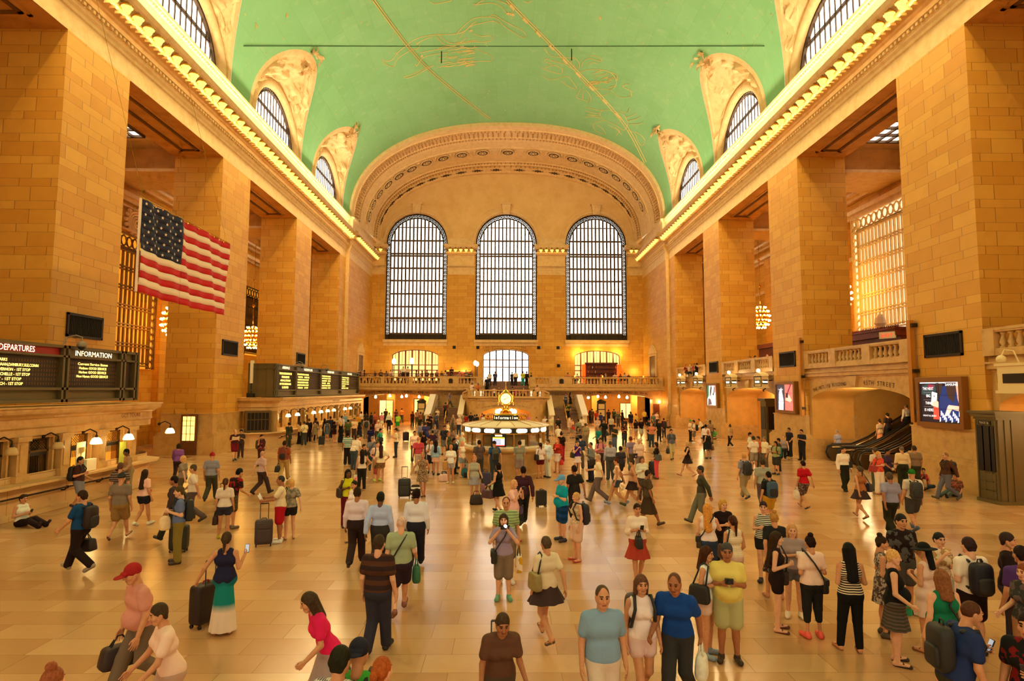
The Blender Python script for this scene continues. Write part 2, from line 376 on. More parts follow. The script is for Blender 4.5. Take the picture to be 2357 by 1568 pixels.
# ---- vault with lunette cuts
LUN=[19.6,33.5,47.4,61.25]
EW,EH=5.5,6.9      # half width and height of a lunette outline on the vault
def ear(t): return EW*cos(t),VZ+.05+EH*max(0,sin(t))**.92     # dy, z
def vault():
    m=MB(); NC=30
    cols=[YE]
    for yc in LUN:
        cols+=[yc-EW*cos(PI*k/36) for k in range(37)]
    cols+=[69.4]
    cols=sorted(set(round(c,4) for c in cols)); full=[]
    for i in range(len(cols)-1):
        full.append(cols[i]); g=cols[i+1]-cols[i]
        if g>1.2:
            k=int(g/1.0)
            for j in range(1,k): full.append(cols[i]+g*j/k)
    full.append(cols[-1])
    def zlow(y):
        for yc in LUN:
            if abs(y-yc)<=EW: return ear(math.acos((y-yc)/EW))[1]
        return VZ
    for s in(-1,1):
        P=[]
        for y in full:
            z0=zlow(y); t0=math.asin(min(1,((z0-VZ)/VB))**(VP/2)); row=[]
            for k in range(NC+1):
                t=t0+(PI/2-t0)*k/NC; row.append((X0+s*VA*max(0,cos(t))**(2/VP),y,VZ+VB*sin(t)**(2/VP)))
            P.append(row)
        m.grid(P,0,flip=(s<0))
    return m.build('ceiling',VAULT,smooth=True)
struct(vault(),'green painted barrel vault with gold star figures','ceiling')
def fbm(y,z,seed=0):
    r=np.random.default_rng(seed); f=np.zeros_like(y)
    for k,(sc,am) in enumerate(((1.1,.5),(2.4,.32),(4.6,.2),(8.5,.1))):
        for q in range(5):
            a=r.uniform(0,2*PI); p=r.uniform(0,2*PI); f+=am/2.2*np.sin(sc*2.2*(cos(a)*y+sin(a)*z)+p+2.1*np.sin(sc*1.3*(y*sin(p)-z*cos(p))))
    return f
# ---- lunettes: window, archivolt, carved relief, leaf crest
def lunette(s,yc,idx):
    side='left' if s<0 else 'right'; wx=s*(18.95)+X0; RW,RH=4.35,4.05; zb=VZ
    place=('nearest','second','third','farthest')[idx]
    # frame margin + relief surface between archivolt and ear outline
    rel=MB(); N=72
    def outer(t,ins=0.):
        dy,z=ear(t); k=1-ins/EW; dy*=k; z=VZ+(z-VZ)*(1-ins/EH); return dy,z
    mar=[]
    for i in range(N+1):
        t=PI*i/N; row=[]
        for ins in(0,.2,.45,.5):
            dy,z=outer(t,ins); x=X0+s*(vx(z)+(.02 if ins<.1 else .05)+(.12 if ins==.5 else 0)-(.04 if ins in(.2,.45) else 0)); row.append((x,yc+dy,z))
        mar.append(row)
    rel.grid(mar,0,flip=(s>0))
    J=34; P=np.zeros((N+1,J+1,3))
    for i in range(N+1):
        t=PI*i/N; dy,z=outer(t,.5); a=np.array([X0+s*(vx(z)+.17),yc+dy,z])
        b=np.array([wx-s*.12,yc+(RW+.62)*cos(t),zb+(RH+.58)*sin(t)])
        for j in range(J+1):
            q=j/J; P[i,j]=a*(1-q)+b*q
    h=fbm(P[:,:,1]*s+idx*9,P[:,:,2],idx+5); h=np.clip(h,-.35,1); 
    wgt=np.minimum(np.minimum(np.arange(J+1)/3.,(J-np.arange(J+1))/3.),1)[None,:]*np.clip((P[:,:,2]-VZ-1.2)/1.5,0,1)
    d=np.where(h>0,h*.55+.06,0)*wgt
    P[:,:,0]-=s*d*.8; P[:,:,2]-=d*.5
    rel.grid(P,0,flip=(s>0))
    # archivolt: half-round moulding
    ar=[]
    for i in range(N//2+1):
        t=PI*i/(N//2); row=[]
        for k in range(9):
            q=PI*k/8; r_=.42*cos(q); row.append((wx-s*(.05+.42*sin(q)),yc+(RW+.3+r_)*cos(t),zb+(RH+.28+r_)*sin(t)))
        ar.append(row)
    rel.grid(ar,0,flip=(s<0))
    o=struct(rel.build('trim_%d'%(10+idx+(10 if s>0 else 0)),[TRIM],smooth=True,sharp=50),f'carved relief lunette around the {place} clerestory window on the {side}','relief')
    # leaf crest at the tip
    lf=MB(); zt=VZ+EH-.1; r=random.Random(idx*3+s)
    for k in range(26):
        dy=r.uniform(-1.1,1.1); z=zt-r.uniform(-.55,1.0); x=X0+s*(vx(min(z,35))-.06)
        a=r.uniform(0,PI*2); L=r.uniform(.25,.5); u=np.array([s*-.15,cos(a)*L,sin(a)*L]); v=np.array([s*-.1,-sin(a)*L*.35,cos(a)*L*.35])
        c=np.array([x-s*.12,yc+dy,z]); w=np.array([s*.1,0,0])
        lf.add([c-u,c-v+w*-.6,c+u,c+v+w*-.6,c-w*1.2],[(0,1,4),(1,2,4),(2,3,4),(3,0,4),(3,2,1,0)])
    lf.build('leaf_crest',TRIM,o)
    # window: panes + bars
    wn=MB(); pane=MB(); K=40
    rr,rh=RW-.42,RH-.42
    pts=[(wx+s*.12,yc+rr*cos(PI*i/K),zb+rh*sin(PI*i/K)) for i in range(K+1)]
    pane.add(pts,[tuple(range(K+1)) if s<0 else tuple(range(K+1))[::-1]])
    w_=struct(pane.build('window_%d'%(4+idx+(4 if s>0 else 0)),SKYP2),f'{place} half-round clerestory window above the {side} cornice','window')
    for k in range(-6,7):
        y=k*rr/6.7; hh=rh*math.sqrt(max(0,1-(y/rr)**2))
        if hh>.2: wn.box(min(wx+s*.04,wx+s*.1),yc+y-.035,zb,max(wx+s*.04,wx+s*.1),yc+y+.035,zb+hh)
    for zz,t in((1.9,.08),(2.08,.04),(.02,.1)):
        hy=rr*math.sqrt(max(0,1-(zz/rh)**2)); wn.box(min(wx,wx+s*.1),yc-hy,zb+zz,max(wx,wx+s*.1),yc+hy,zb+zz+t)
    wn.build('window_frame',IRON,w_)
    gr=MB()
    for i in range(K):
        t0,t1=PI*i/K,PI*(i+1)/K
        for q0,q1,th in((rr,rr+.06,.1),(rr+.34,rr+.44,.16)):
            V=[(wx-s*th,yc+q*cos(t),zb+(q-RW+RH)*sin(t)) for q in(q0,q1) for t in(t0,t1)]+[(wx+s*.1,yc+q*cos(t),zb+(q-RW+RH)*sin(t)) for q in(q0,q1) for t in(t0,t1)]
            gr.add(V,[(0,1,3,2),(4,6,7,5),(0,4,5,1),(2,3,7,6)])
        c=np.array([wx,yc+(rr+.2)*cos((t0+t1)/2),zb+(rr+.2-RW+RH)*sin((t0+t1)/2)])
        gr.tube([c+.13*np.array([0,cos(a),sin(a)]) for a in np.linspace(0,2*PI,9)[:-1]],.03,5,closed=True)
    gr.build('scroll_border',IRON,w_)
for s in(-1,1):
    for i,yc in enumerate(LUN): lunette(s,yc,i)
# ---- wall strips between lunettes are covered by the vault down to the cornice
# ---- west arch rib
RIB=[(69.4,.35),(69.4,.42),(70.4,.44),(70.45,.55),(70.9,.6),(71.0,.5),(72.0,.66),(72.1,.78),(72.6,.74),(73.0,.84),(74.3,1.0),(74.4,1.1),(76.2,1.25),(78.0,1.4),(78.1,1.5),(78.5,1.55),(78.6,1.72),(79.2,1.74),(79.3,1.84),(79.9,2.05),(80.1,2.2),(80.5,2.25),(80.7,2.25)]
def ribpt(y,dl,t): # t 0..pi
    a,b=VA-dl*.66,VB-dl; c=cos(t)
    return (X0-a*abs(c)**(2/VP)*(1 if c>0 else -1),y,VZ-.02+b*max(0,sin(t))**(2/VP))
m=MB(); N=96
P=[[ribpt(y,dl,PI*i/N) for y,dl in [(69.4,-.3)]+RIB] for i in range(N+1)]
m.grid(P,0)
rng=random.Random(4)
def ribrow(m,y0,y1,d0,n,hh,w=.6,mi=0):
    for i in range(n):
        t=PI*(i+.5)/n; p=np.array(ribpt((y0+y1)/2,d0,t)); q=np.array(ribpt((y0+y1)/2,d0,t+.01))-p; q/=np.linalg.norm(q)
        L=34.0*w/n; nn=np.array([q[2],0,-q[0]]); nn=nn if nn[2]<0 else -nn
        m.obox(p+nn*hh/2,q*L/2,(0,(y1-y0)/2,0),nn*hh/2,mi)
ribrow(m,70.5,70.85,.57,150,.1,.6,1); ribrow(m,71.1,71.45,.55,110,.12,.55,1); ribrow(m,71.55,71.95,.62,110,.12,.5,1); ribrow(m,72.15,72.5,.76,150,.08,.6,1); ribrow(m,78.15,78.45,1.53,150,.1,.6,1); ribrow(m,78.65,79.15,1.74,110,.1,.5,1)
ARCH=struct(m.build('trim_30',[TRIM,plain('carved_dark_stone',(196,146,82),.7)],smooth=False),'broad carved stone arch framing the far end of the vault','arch')  # ornament rows in a darker tone than the rest of the arch
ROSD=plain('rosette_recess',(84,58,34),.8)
for k in range(21):
    t=PI*(k+1.0)/22; y=75.35; dl=1.2; p=np.array(ribpt(y,dl,t)); q=np.array(ribpt(y,dl,t+.01))-p; q/=np.linalg.norm(q); ey=np.array([0,.995,0]); nn=np.cross(q,ey); nn=nn if nn[2]<0 else -nn
    if abs(p[0])>17.6: continue
    r=MB(); e=[]
    for i in range(20): a=2*PI*i/20; e.append(p+nn*.1+.74*cos(a)*q+.74*sin(a)*np.array([0,1,-.075]))
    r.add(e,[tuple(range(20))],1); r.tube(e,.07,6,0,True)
    for i in range(12):
        a=2*PI*i/12; dd=cos(a)*q+sin(a)*np.array([0,1,-.075]); r.bar(p+nn*.16+dd*.24,p+nn*.13+dd*.5,.06,.05,nn,0)
    r.obox(p+nn*.18,q*.13,np.array([0,.13,0]),nn*.06,0)
    for dq in(-1,1): # foliage between medallions
        for i in range(5): 
            c=p+nn*.08+q*dq*(.95+.05*i)+np.array([0,(i-2)*.3,0]); r.obox(c,q*.07,np.array([0,.07,0]),nn*.07,0)
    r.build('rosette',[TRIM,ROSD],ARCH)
for k in range(24):
    t=PI*(k+.8)/24.6; y=79.6; dl=1.95; p=np.array(ribpt(y,dl,t)); q=np.array(ribpt(y,dl,t+.01))-p; q/=np.linalg.norm(q); nn=np.cross(q,(0,1,0)); nn=nn if nn[2]<0 else -nn
    if abs(p[0])>16.8: continue
    r=MB(); ey=np.array([0,.95,-.3])
    for a,L,w in((0,.75,.07),(PI,.75,.07),(.35,.45,.09),(PI-.35,.45,.09),(-.4,.4,.09),(PI+.4,.4,.09),(PI/2,.26,.2),(-PI/2,.26,.2)):
        dd=cos(a)*q+sin(a)*ey; r.bar(p+nn*.06,p+nn*.06+dd*L,w*.6,.06,nn)
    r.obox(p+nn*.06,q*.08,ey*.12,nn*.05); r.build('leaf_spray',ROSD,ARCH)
# ---- west wall with three tall arched windows
WC=[-12.1,0.,12.15]; WR_=4.13; WB,WSP=10.75,23.8
def archwall(m,y,x0,x1,z0,z1,cx,r,zb,zs,mi=0,n=24,rise=None):
    """rectangular wall with an arched opening (half round or lower, by rise)"""
    rise=r if rise is None else rise
    m.add([(x0,y,z0),(cx-r,y,z0),(cx-r,y,z1),(x0,y,z1),(cx+r,y,z0),(x1,y,z0),(x1,y,z1),(cx+r,y,z1)],[(0,1,2,3),(4,5,6,7)],mi)
    if zb>z0: m.add([(cx-r,y,z0),(cx+r,y,z0),(cx+r,y,zb),(cx-r,y,zb)],[(0,1,2,3)],mi)
    A=[(cx-r*cos(PI*i/n),y,zs+rise*sin(PI*i/n)) for i in range(n+1)]; T=[(p[0],y,z1) for p in A]
    m.grid([A,T],mi)
def archreveal(m,y0,y1,cx,r,zb,zs,mi=0,n=24,rise=None,sill=True):
    rise=r if rise is None else rise
    o=[(cx-r,zb)]+[(cx-r*cos(PI*i/n),zs+rise*sin(PI*i/n)) for i in range(n+1)]+[(cx+r,zb)]
    m.grid([[(x,y0,z) for x,z in o],[(x,y1,z) for x,z in o]],mi,flip=True)
    if sill: m.add([(cx-r,y0,zb),(cx+r,y0,zb),(cx+r,y1,zb),(cx-r,y1,zb)],[(0,1,2,3)],mi)
m=MB(); edges=[-18.0,-6.08,6.02,18.4]
BCX=[-12.1,0.,12.2]; BR=[3.1,3.05,3.05]; BZS=[8.55,8.6,8.5]
for k in range(3):
    x0,x1=edges[k],edges[k+1]
    archwall(m,YW,x0,x1,WB-.4,24.0,WC[k],WR_,WB,WSP,0,rise=.2) if False else None
    # below and above the springing of the windows: pilasters are stone, the tympanum is pale
    m.add([(x0,YW,10.3),(WC[k]-WR_,YW,10.3),(WC[k]-WR_,YW,WSP),(x0,YW,WSP),(WC[k]+WR_,YW,10.3),(x1,YW,10.3),(x1,YW,WSP),(WC[k]+WR_,YW,WSP)],[(0,1,2,3),(4,5,6,7)],0)
    archwall(m,YW,x0,x1,WSP,36,WC[k],WR_,WSP,WSP,1)
    archreveal(m,YW,YW+.8,WC[k],WR_,WB,WSP,1)
    m.add([(WC[k]-WR_,YW,10.3),(WC[k]+WR_,YW,10.3),(WC[k]+WR_,YW,WB),(WC[k]-WR_,YW,WB)],[(0,1,2,3)],2)
    archwall(m,YW,x0,x1,4.4,10.3,BCX[k],BR[k],4.4,BZS[k],0,rise=.85)
    archreveal(m,YW,YW+.7,BCX[k],BR[k],4.4,BZS[k],2,rise=.85,sill=False)
struct(m.build('wall_west',[STONE,TYMP,TRIM]),'far end wall of stone with three tall arched windows','wall')
# arch mouldings, keystones, sills, pilaster caps
m=MB()
for k in range(3):
    for rr,w,d in((WR_+.12,.22,.22),(WR_+.95,.07,.05)):
        n=28; P=[]
        for i in range(n+1):
            t=PI*i/n; P.append([(WC[k]-(rr+q)*cos(t),YW-dd,WSP+(rr+q)*sin(t)) for q,dd in((0,0),(0,d),(w,d),(w,0))])
        m.grid(P,0,flip=True)
    zt=WSP+WR_
    m.add([(WC[k]-.42,YW-.45,zt-.1),(WC[k]+.42,YW-.45,zt-.1),(WC[k]+.6,YW-.45,zt+1.15),(WC[k]-.6,YW-.45,zt+1.15),(WC[k]-.42,YW,zt-.1),(WC[k]+.42,YW,zt-.1),(WC[k]+.6,YW,zt+1.15),(WC[k]-.6,YW,zt+1.15)],[(0,1,2,3),(0,4,5,1),(3,2,6,7),(0,3,7,4),(1,5,6,2)],0)
    m.box(WC[k]-.72,YW-.6,zt+1.15,WC[k]+.72,YW,zt+1.3); m.box(WC[k]-.22,YW-.52,zt+.05,WC[k]+.22,YW-.4,zt+1.0)
    m.box(WC[k]-WR_-.15,YW-.35,10.35,WC[k]+WR_+.15,YW+.1,10.72)
    for i in range(34): x=WC[k]-WR_+.12+i*.243; m.box(x,YW-.16,10.0,x+.15,YW,10.25)
    m.box(WC[k]-WR_-.1,YW-.1,9.9,WC[k]+WR_+.1,YW,10.35)
for x0,x1 in((-18.0,-16.35),(-7.85,-4.3),(4.25,7.9),(16.4,18.4)):
    c=(x0+x1)/2; 
    for z0,z1,e in((19.5,19.7,.1),(20.0,20.15,.1),(20.15,20.35,.2),(20.65,20.8,.3),(22.15,22.3,.45),(22.3,22.5,.7),(22.9,23.05,.95),(23.05,23.3,1.1),(23.3,23.42,1.2)):
        m.box(max(x0-e*.4,-18.0),YW-e,z0,min(x1+e*.4,18.4),YW,z1)
    m.box(max(x0,-18),YW-.12,19.7,x1,YW,22.9)
    m.box(x0+.05,YW-.08,11,x1-.05,YW,19.5,0) if False else None
    n=int((x1-x0)/.2)
    for i in range(n): m.box(x0+.05+i*(x1-x0)/n,YW-.28,20.45,x0+.05+i*(x1-x0)/n+.1,YW,20.62)
    m.box(x0+.1,YW-.25,23.42,x1-.1,YW,24.4)
struct(m.build('trim_31',[TRIM]),'carved window arches, keystones and pilaster caps on the far wall','trim')
# windows
PANE_W=MB
def bigwin(k):
    cx=WC[k]; y=YW+.55; name=('left','middle','right')[k]
    p=MB(); n=32; r=WR_-.02
    pts=[(cx-r,y+.25,WB)]+[(cx-r*cos(PI*i/n),y+.25,WSP+r*sin(PI*i/n)) for i in range(n+1)]+[(cx+r,y+.25,WB)]
    p.add(pts,[tuple(range(len(pts)))])
    w=struct(p.build(f'window_{k+1}',SKYP if k==1 else SKYS),f'tall arched {name} window on the far wall, glowing white','window')
    b=MB(); ri=r-.55
    def top(x): return WSP+math.sqrt(max(0,ri*ri-(x*x))) if abs(x)<ri else WSP
    for i in range(15):
        x=-ri+2*ri*i/14; b.box(cx+x-.1,y-.12,WB+.7,cx+x+.1,y+.06,top(x))
        if i<14: xx=x+ri/14; b.box(cx+xx-.02,y+.1,WB+.7,cx+xx+.02,y+.16,top(xx))
    zs=[WB+.72,WB+2.75,WB+2.95,WB+4.35,WB+4.47,WB+6.1,WB+6.22,WB+7.9,WB+8.02,WB+9.6,WB+9.72,WB+11.3,WB+11.6,WB+13.4,WB+13.5,WB+15.3]
    for j,z in enumerate(zs):
        hx=ri if z<WSP else math.sqrt(max(.01,ri*ri-(z-WSP)**2)); t=.2 if j in(0,1,11,12) else .09; b.box(cx-hx,y-.1,z,cx+hx,y+.14,z+t)
    b.build('window_frame',IRON,w)
    s_=MB(); path=[(cx-r+.28,WB+.3+i*.52) for i in range(25)]; path=[q for q in path if q[1]<WSP]
    path+=[(cx-(r-.28)*cos(PI*i/26),WSP+(r-.28)*sin(PI*i/26)) for i in range(27)]+[(2*cx-q[0],q[1]) for q in path[::-1]]
    for x,z in path: s_.tube([(x+.2*cos(a),y,z+.2*sin(a)) for a in np.linspace(0,2*PI,9)[:-1]],.065,5,closed=True); s_.obox((x,y,z),(.07,0,.07),(0,.03,0),(-.07,0,.07))
    for off in(.0,.5):
        o=[(cx-r+.05+off,WB)]+[(cx-(r-.05-off)*cos(PI*i/n),WSP+(r-.05-off)*sin(PI*i/n)) for i in range(n+1)]+[(cx+r-.05-off,WB)]
        s_.tube([(x,y,z) for x,z in o],.085,4)
    for i in range(26): s_.box(cx-r+.2+i*.306,y-.04,WB,cx-r+.36+i*.306,y+.04,WB+.72)
    s_.box(cx-r,y+.05,WB,cx+r,y+.1,WB+.72)
    for i in range(14):
        x=cx-ri+2*ri*(i+.5)/14; s_.tube([(x+.14*cos(a),y,WB+2.55+.14*sin(a)) for a in np.linspace(0,2*PI,7)[:-1]],.04,4,closed=True)
    s_.build('scroll_border',BRONZE,w)
for k in range(3): bigwin(k)
# ================================================================ LAMPS, COUNTERS, BOARDS, BOOTH
def sd(s): return 'left' if s<0 else 'right'
# ---- cornice lamps (each a lamp of its own)
def cornice_lamp():
    o=thing('cornice_lamp',(0,0,0),'','lamp')
    g=MB(); g.lathe([(.05,-.3),(.12,-.24),(.2,-.04),(.26,.02)],(0,0,0),10); g.build('lamp_globe',LAMPG,o,True)
    c=MB(); c.lathe([(.25,.02),(.27,.08),(.22,.14),(.12,.2),(.07,.28),(.02,.34)],(0,0,0),10); c.build('lamp_cap',GOLD,o,True)
    b=MB(); b.box(-.05,-.05,-.02,.05,.4,.06); b.build('bracket',GOLD,o)
    return o
CL0=cornice_lamp(); _first=True
def put_lamp(loc,rz,label,group):
    global _first
    if _first: CL0.location=loc; CL0.rotation_euler=(0,0,rz); tag(CL0,label,None,group); _first=False
    else: copy_tree(CL0,loc,label,rz,group)
for s in(-1,1):
    X=XL if s<0 else XR; Xi=-18.0 if s<0 else 18.35; y=13.0; 
    while y<68.2: put_lamp((X-s*.86,y,21.6),(PI/2 if s<0 else -PI/2),f'round gilded cornice lamp in the long row above the {sd(s)} piers',f'cornice lamps along the {sd(s)} side'); y+=.86
    y=69.3
    while y<80: put_lamp((Xi-s*.86,y,21.6),(PI/2 if s<0 else -PI/2),f'round gilded cornice lamp on the set-forward end stretch of the {sd(s)} wall',f'cornice lamps at the {sd(s)} far corner'); y+=.86
for q,(x0,x1,nm) in enumerate(((-17.9,-16.35,'left corner pilaster'),(-7.85,-4.3,'pilaster between the left and middle tall windows'),(4.25,7.9,'pilaster between the middle and right tall windows'),(16.4,18.3,'right corner pilaster'))):
    n=max(2,round((x1-x0)/.72)); 
    for i in range(n): put_lamp((x0+(i+.5)*(x1-x0)/n,YW-1.0,22.7),0,f'square-set gilded lamp on the cap of the {nm}',f'lamps on the {nm}')
# ---- chandeliers in the aisles
def chandelier():
    o=thing('chandelier',(0,0,0),'','chandelier')
    f=MB(); f.tube([(0,0,1.1),(0,0,3.0)],.035,6); f.sphere((0,0,2.95),.14,8); f.sphere((0,0,5.4),.12,8); f.tube([(0,0,3.0),(0,0,8.9)],.02,5)
    f.lathe([(.2,1.1),(.3,.9),(.55,.75),(.72,.3),(.72,-.25),(.5,-.65),(.2,-.9),(.05,-1.0)],(0,0,0),16); f.build('chandelier_frame',GOLD,o,True)
    for k,(r,z,n) in enumerate(((.5,.92,10),(.74,.55,14),(.84,.12,16),(.84,-.32,16),(.7,-.7,13),(.42,-.98,10))):
        for i in range(n):
            a=2*PI*(i+.5*(k%2))/n; b=MB(); b.sphere((r*cos(a),r*sin(a),z),.075,6); b.build('bulb',BULB,o,True)
    return o
CH_=chandelier(); CH_.location=(-23.7,56.6,8.9); tag(CH_,'round bulb-covered chandelier hanging in the left aisle beside the third pier',None,'chandeliers in the aisles')
copy_tree(CH_,(-23.7,43.2,8.9),'round bulb-covered chandelier mostly hidden behind the second left pier')
copy_tree(CH_,(23.75,55.9,10.9),'round bulb-covered chandelier hanging in the right aisle on a long chain')
copy_tree(CH_,(23.75,42.6,10.9),'round bulb-covered chandelier peeping past the second right pier')
# ---- aisle windows
def gridwin(s,y0,y1,z0,z1,k,pm,barm,label):
    x=s*26.1; o=struct(MB().box(min(x,x+s*.1),y0,z0,max(x,x+s*.1),y1,z1).build(f'window_{k}',pm),label,'window')
    b=MB(); n=13
    for i in range(n+1):
        y=y0+.75+(y1-y0-1.5)*i/n; b.box(min(x,x-s*.14),y-.05,z0+.3,max(x,x-s*.14),y+.05,z1-1.1)
    for i in range(7):
        z=z0+.3+(z1-z0-1.4)*i/6
        for q in(-.1,.1): b.box(min(x,x-s*.2),y0+.7,z+q-.04,max(x,x-s*.2),y1-.7,z+q+.04)
    b.build('window_frame',barm,o); g=MB()
    for y in(y0+.35,y1-.35):
        z=z0+.3
        while z<z1-.2: g.tube([(x-s*.1,y+.24*cos(a),z+.24*sin(a)) for a in np.linspace(0,2*PI,9)[:-1]],.06,4,closed=True); z+=.5
        for q in(-.34,.34): g.box(min(x,x-s*.2),y+q-.05,z0,max(x,x-s*.2),y+q+.05,z1)
    y=y0+.4
    while y<y1-.2: 
        for zz in(z1-.55,): g.tube([(x-s*.1,y+.3*cos(a),zz+.36*sin(a)) for a in np.linspace(0,2*PI,9)[:-1]],.07,4,closed=True)
        y+=.62
    g.box(min(x,x-s*.2),y0,z1-1.1,max(x,x-s*.2),y1,z1-1.0); g.box(min(x,x-s*.2),y0,z1-.1,max(x,x-s*.2),y1,z1); g.build('scroll_border',barm,o)
YELP=plain('warm_pane',(240,170,60),.5,emit=(255,170,40),es=.55); PALEP=plain('pale_pane',(220,190,160),.4,emit=(255,228,196),es=.75)
gridwin(-1,37.2,44.8,5.5,14.7,12,YELP,plain('bronze_bars',(130,84,30),.5),'tall bronze-barred window glowing amber behind the flag')
gridwin(-1,59.4,65.6,7.5,14.4,13,YELP,IRON,'narrow view of a dark barred window beyond the third left pier')
gridwin(1,37.6,44.4,8.2,16.9,14,PALEP,plain('cream_bars',(238,206,130),.5),'tall cream-barred window in the right aisle above the wooden restaurant front')
m=MB()
for r in(.9,.7,.45,.2): m.tube([(-26.2,42.3+r*cos(a),15.75+r*.85*sin(a)) for a in np.linspace(0,2*PI,25)[:-1]],.09,5,closed=True)
for i in range(16): a=2*PI*i/16; m.sphere((-26.15,42.3+1.25*cos(a),15.75+.95*sin(a)),.16,5)
m.box(-26.3,39.5,15.0,-26.1,44.6,15.1); m.box(-26.3,39.5,16.6,-26.1,44.6,16.7)
struct(m.build('trim_40',TRIM),'carved round rosette panel above the left aisle window','relief')
# ---- wall plaques (dark grilles)
def plaque(s,yc,zc,w,h,label):
    X=XL if s<0 else XR; n=-s; o=thing('ventilation_grille',(X,yc,zc),label,'grille','bronze ventilation grilles on the piers')
    m=MB(); x0,x1=min(0,n*.07),max(0,n*.07)
    for (a,b,c,d) in((-w/2,-h/2,w/2,-h/2+.1),(-w/2,h/2-.1,w/2,h/2),(-w/2,-h/2,-w/2+.1,h/2),(w/2-.1,-h/2,w/2,h/2)): m.box(x0,a,b,x1,c,d)
    m.build('frame',BRONZE,o); g=MB(); g.box(min(0,n*.02),-w/2,-h/2,max(0,n*.02),w/2,h/2)
    for i in range(22): y=-w/2+.12+(w-.24)*i/21; g.box(min(0,n*.045),y-.015,-h/2,max(0,n*.045),y+.015,h/2)
    g.build('grille_bars',DARK,o)
for s,A in((-1,((26.48,6.78),(40.4,6.8),(54.35,6.8))),(1,((25.62,6.07),(39.95,6.16),(54.25,6.16)))):
    for i,(y,z) in enumerate(A): plaque(s,y,z,2.25,1.02,f'dark bronze grille on the {("nearest visible","second visible","third visible")[i]} pier of the {sd(s)} wall')
# ---- ticket counters on the left
LAMPSH=plain('frosted_shade',(250,226,180),.3,emit=(255,206,120),es=5.0); SHOFF=plain('unlit_shade',(214,178,120),.3)
CAGE=plain('bronze_cage',(104,74,34),.45,.4)
def sweep(m,plan,prof,mi=0):
    """profile (out,z) swept along a plan polyline with mitred outward normals"""
    n=len(plan); P=[]
    for i in range(n):
        a=np.array(plan[max(0,i-1)]); b=np.array(plan[i]); c=np.array(plan[min(n-1,i+1)])
        t1=b-a if i>0 else c-b; t2=c-b if i<n-1 else b-a
        n1=np.array([t1[1],-t1[0]])/np.linalg.norm(t1); n2=np.array([t2[1],-t2[0]])/np.linalg.norm(t2)
        k=(n1+n2); k/=max(.3,(k@n1)); P.append([(b[0]+k[0]*d,b[1]+k[1]*d,z) for d,z in prof])
    m.grid(P,mi,flip=True)
CPROF=[(0,0),(.14,0),(.14,.16),(.05,.2),(.05,.95),(.1,1.0),(.42,1.02),(.42,1.1),(-.05,1.12),(-.05,1.35)]
HPROF=[(-.05,2.55),(.02,2.56),(.02,2.78),(.1,2.84),(.06,2.9),(.06,3.1),(.14,3.14),(.2,3.2),(.36,3.28),(.4,3.36),(.4,3.42),(.46,3.46),(.46,3.5),(-2,3.5)]
def lamp_bracket(o_label,loc,lit,group,nx=1,ny=0):
    o=thing('counter_lamp',loc,o_label,'lamp',group); m=MB()
    m.tube([(-nx*.5,-ny*.5,.3),(-nx*.25,-ny*.25,.42),(0,0,.3),(0,0,.14)],.022,6); m.lathe([(.04,.2),(.05,.14),(.06,.1)],(0,0,0),8); m.sphere((-nx*.5,-ny*.5,.3),.07,6); m.build('lamp_arm',BRONZE,o,True)
    g=MB(); g.lathe([(.06,.12),(.12,.09),(.17,.0),(.2,-.1),(.17,-.12)],(0,0,0),12); g.build('lamp_shade',LAMPSH if lit else SHOFF,o,True)
    return o
def ticket_window(loc,w,label,group,open_=True,along=1):
    """grille window unit set back in the counter wall, facing +X"""
    o=thing('ticket_window',loc,label,'ticket window',group); h=1.35
    m=MB(); m.box(-.5,-w/2,0,-.45,w/2,h); m.build('back_panel',plain('lit_booth',(236,170,60),.6,emit=(255,170,50),es=.5) if open_ else DARK,o)
    f=MB()
    for y in(-w/2+.04,w/2-.04): f.box(-.2,y-.04,0,-.12,y+.04,h)
    f.box(-.2,-w/2,h-.07,-.12,w/2,h); f.box(-.2,-w/2,.86,-.12,w/2,.92); f.build('cage_frame',CAGE,o)
    g=MB(); n=int(w/.07)
    for i in range(1,n): y=-w/2+w*i/n; g.box(-.17,y-.008,0 if not open_ else .5,-.155,y+.008,.86)
    for i in range(-6,14):
        a=(-.16,-w/2+w*i/8,.92); 
        for dz in(-1,1):
            y0=-w/2+w*i/8; y1=y0+.42*dz; 
            if -w/2<=y0<=w/2 and -w/2<=y1<=w/2: g.bar((-.16,y0,.92),(-.16,y1,h-.07),.012)
    g.build('lattice',CAGE,o); s=MB(); s.box(-.19,-w/2+.06,.74,-.14,w/2-.06,.86); s.build('name_strip',BLACK,o); return o
def lamp_light(loc,e):
    l=bpy.data.lights.new('counter_lamp_light','POINT'); l.energy=e; l.color=(1,.72,.3); l.shadow_soft_size=.12; o=bpy.data.objects.new('counter_lamp_light',l); COL.objects.link(o); o.location=loc
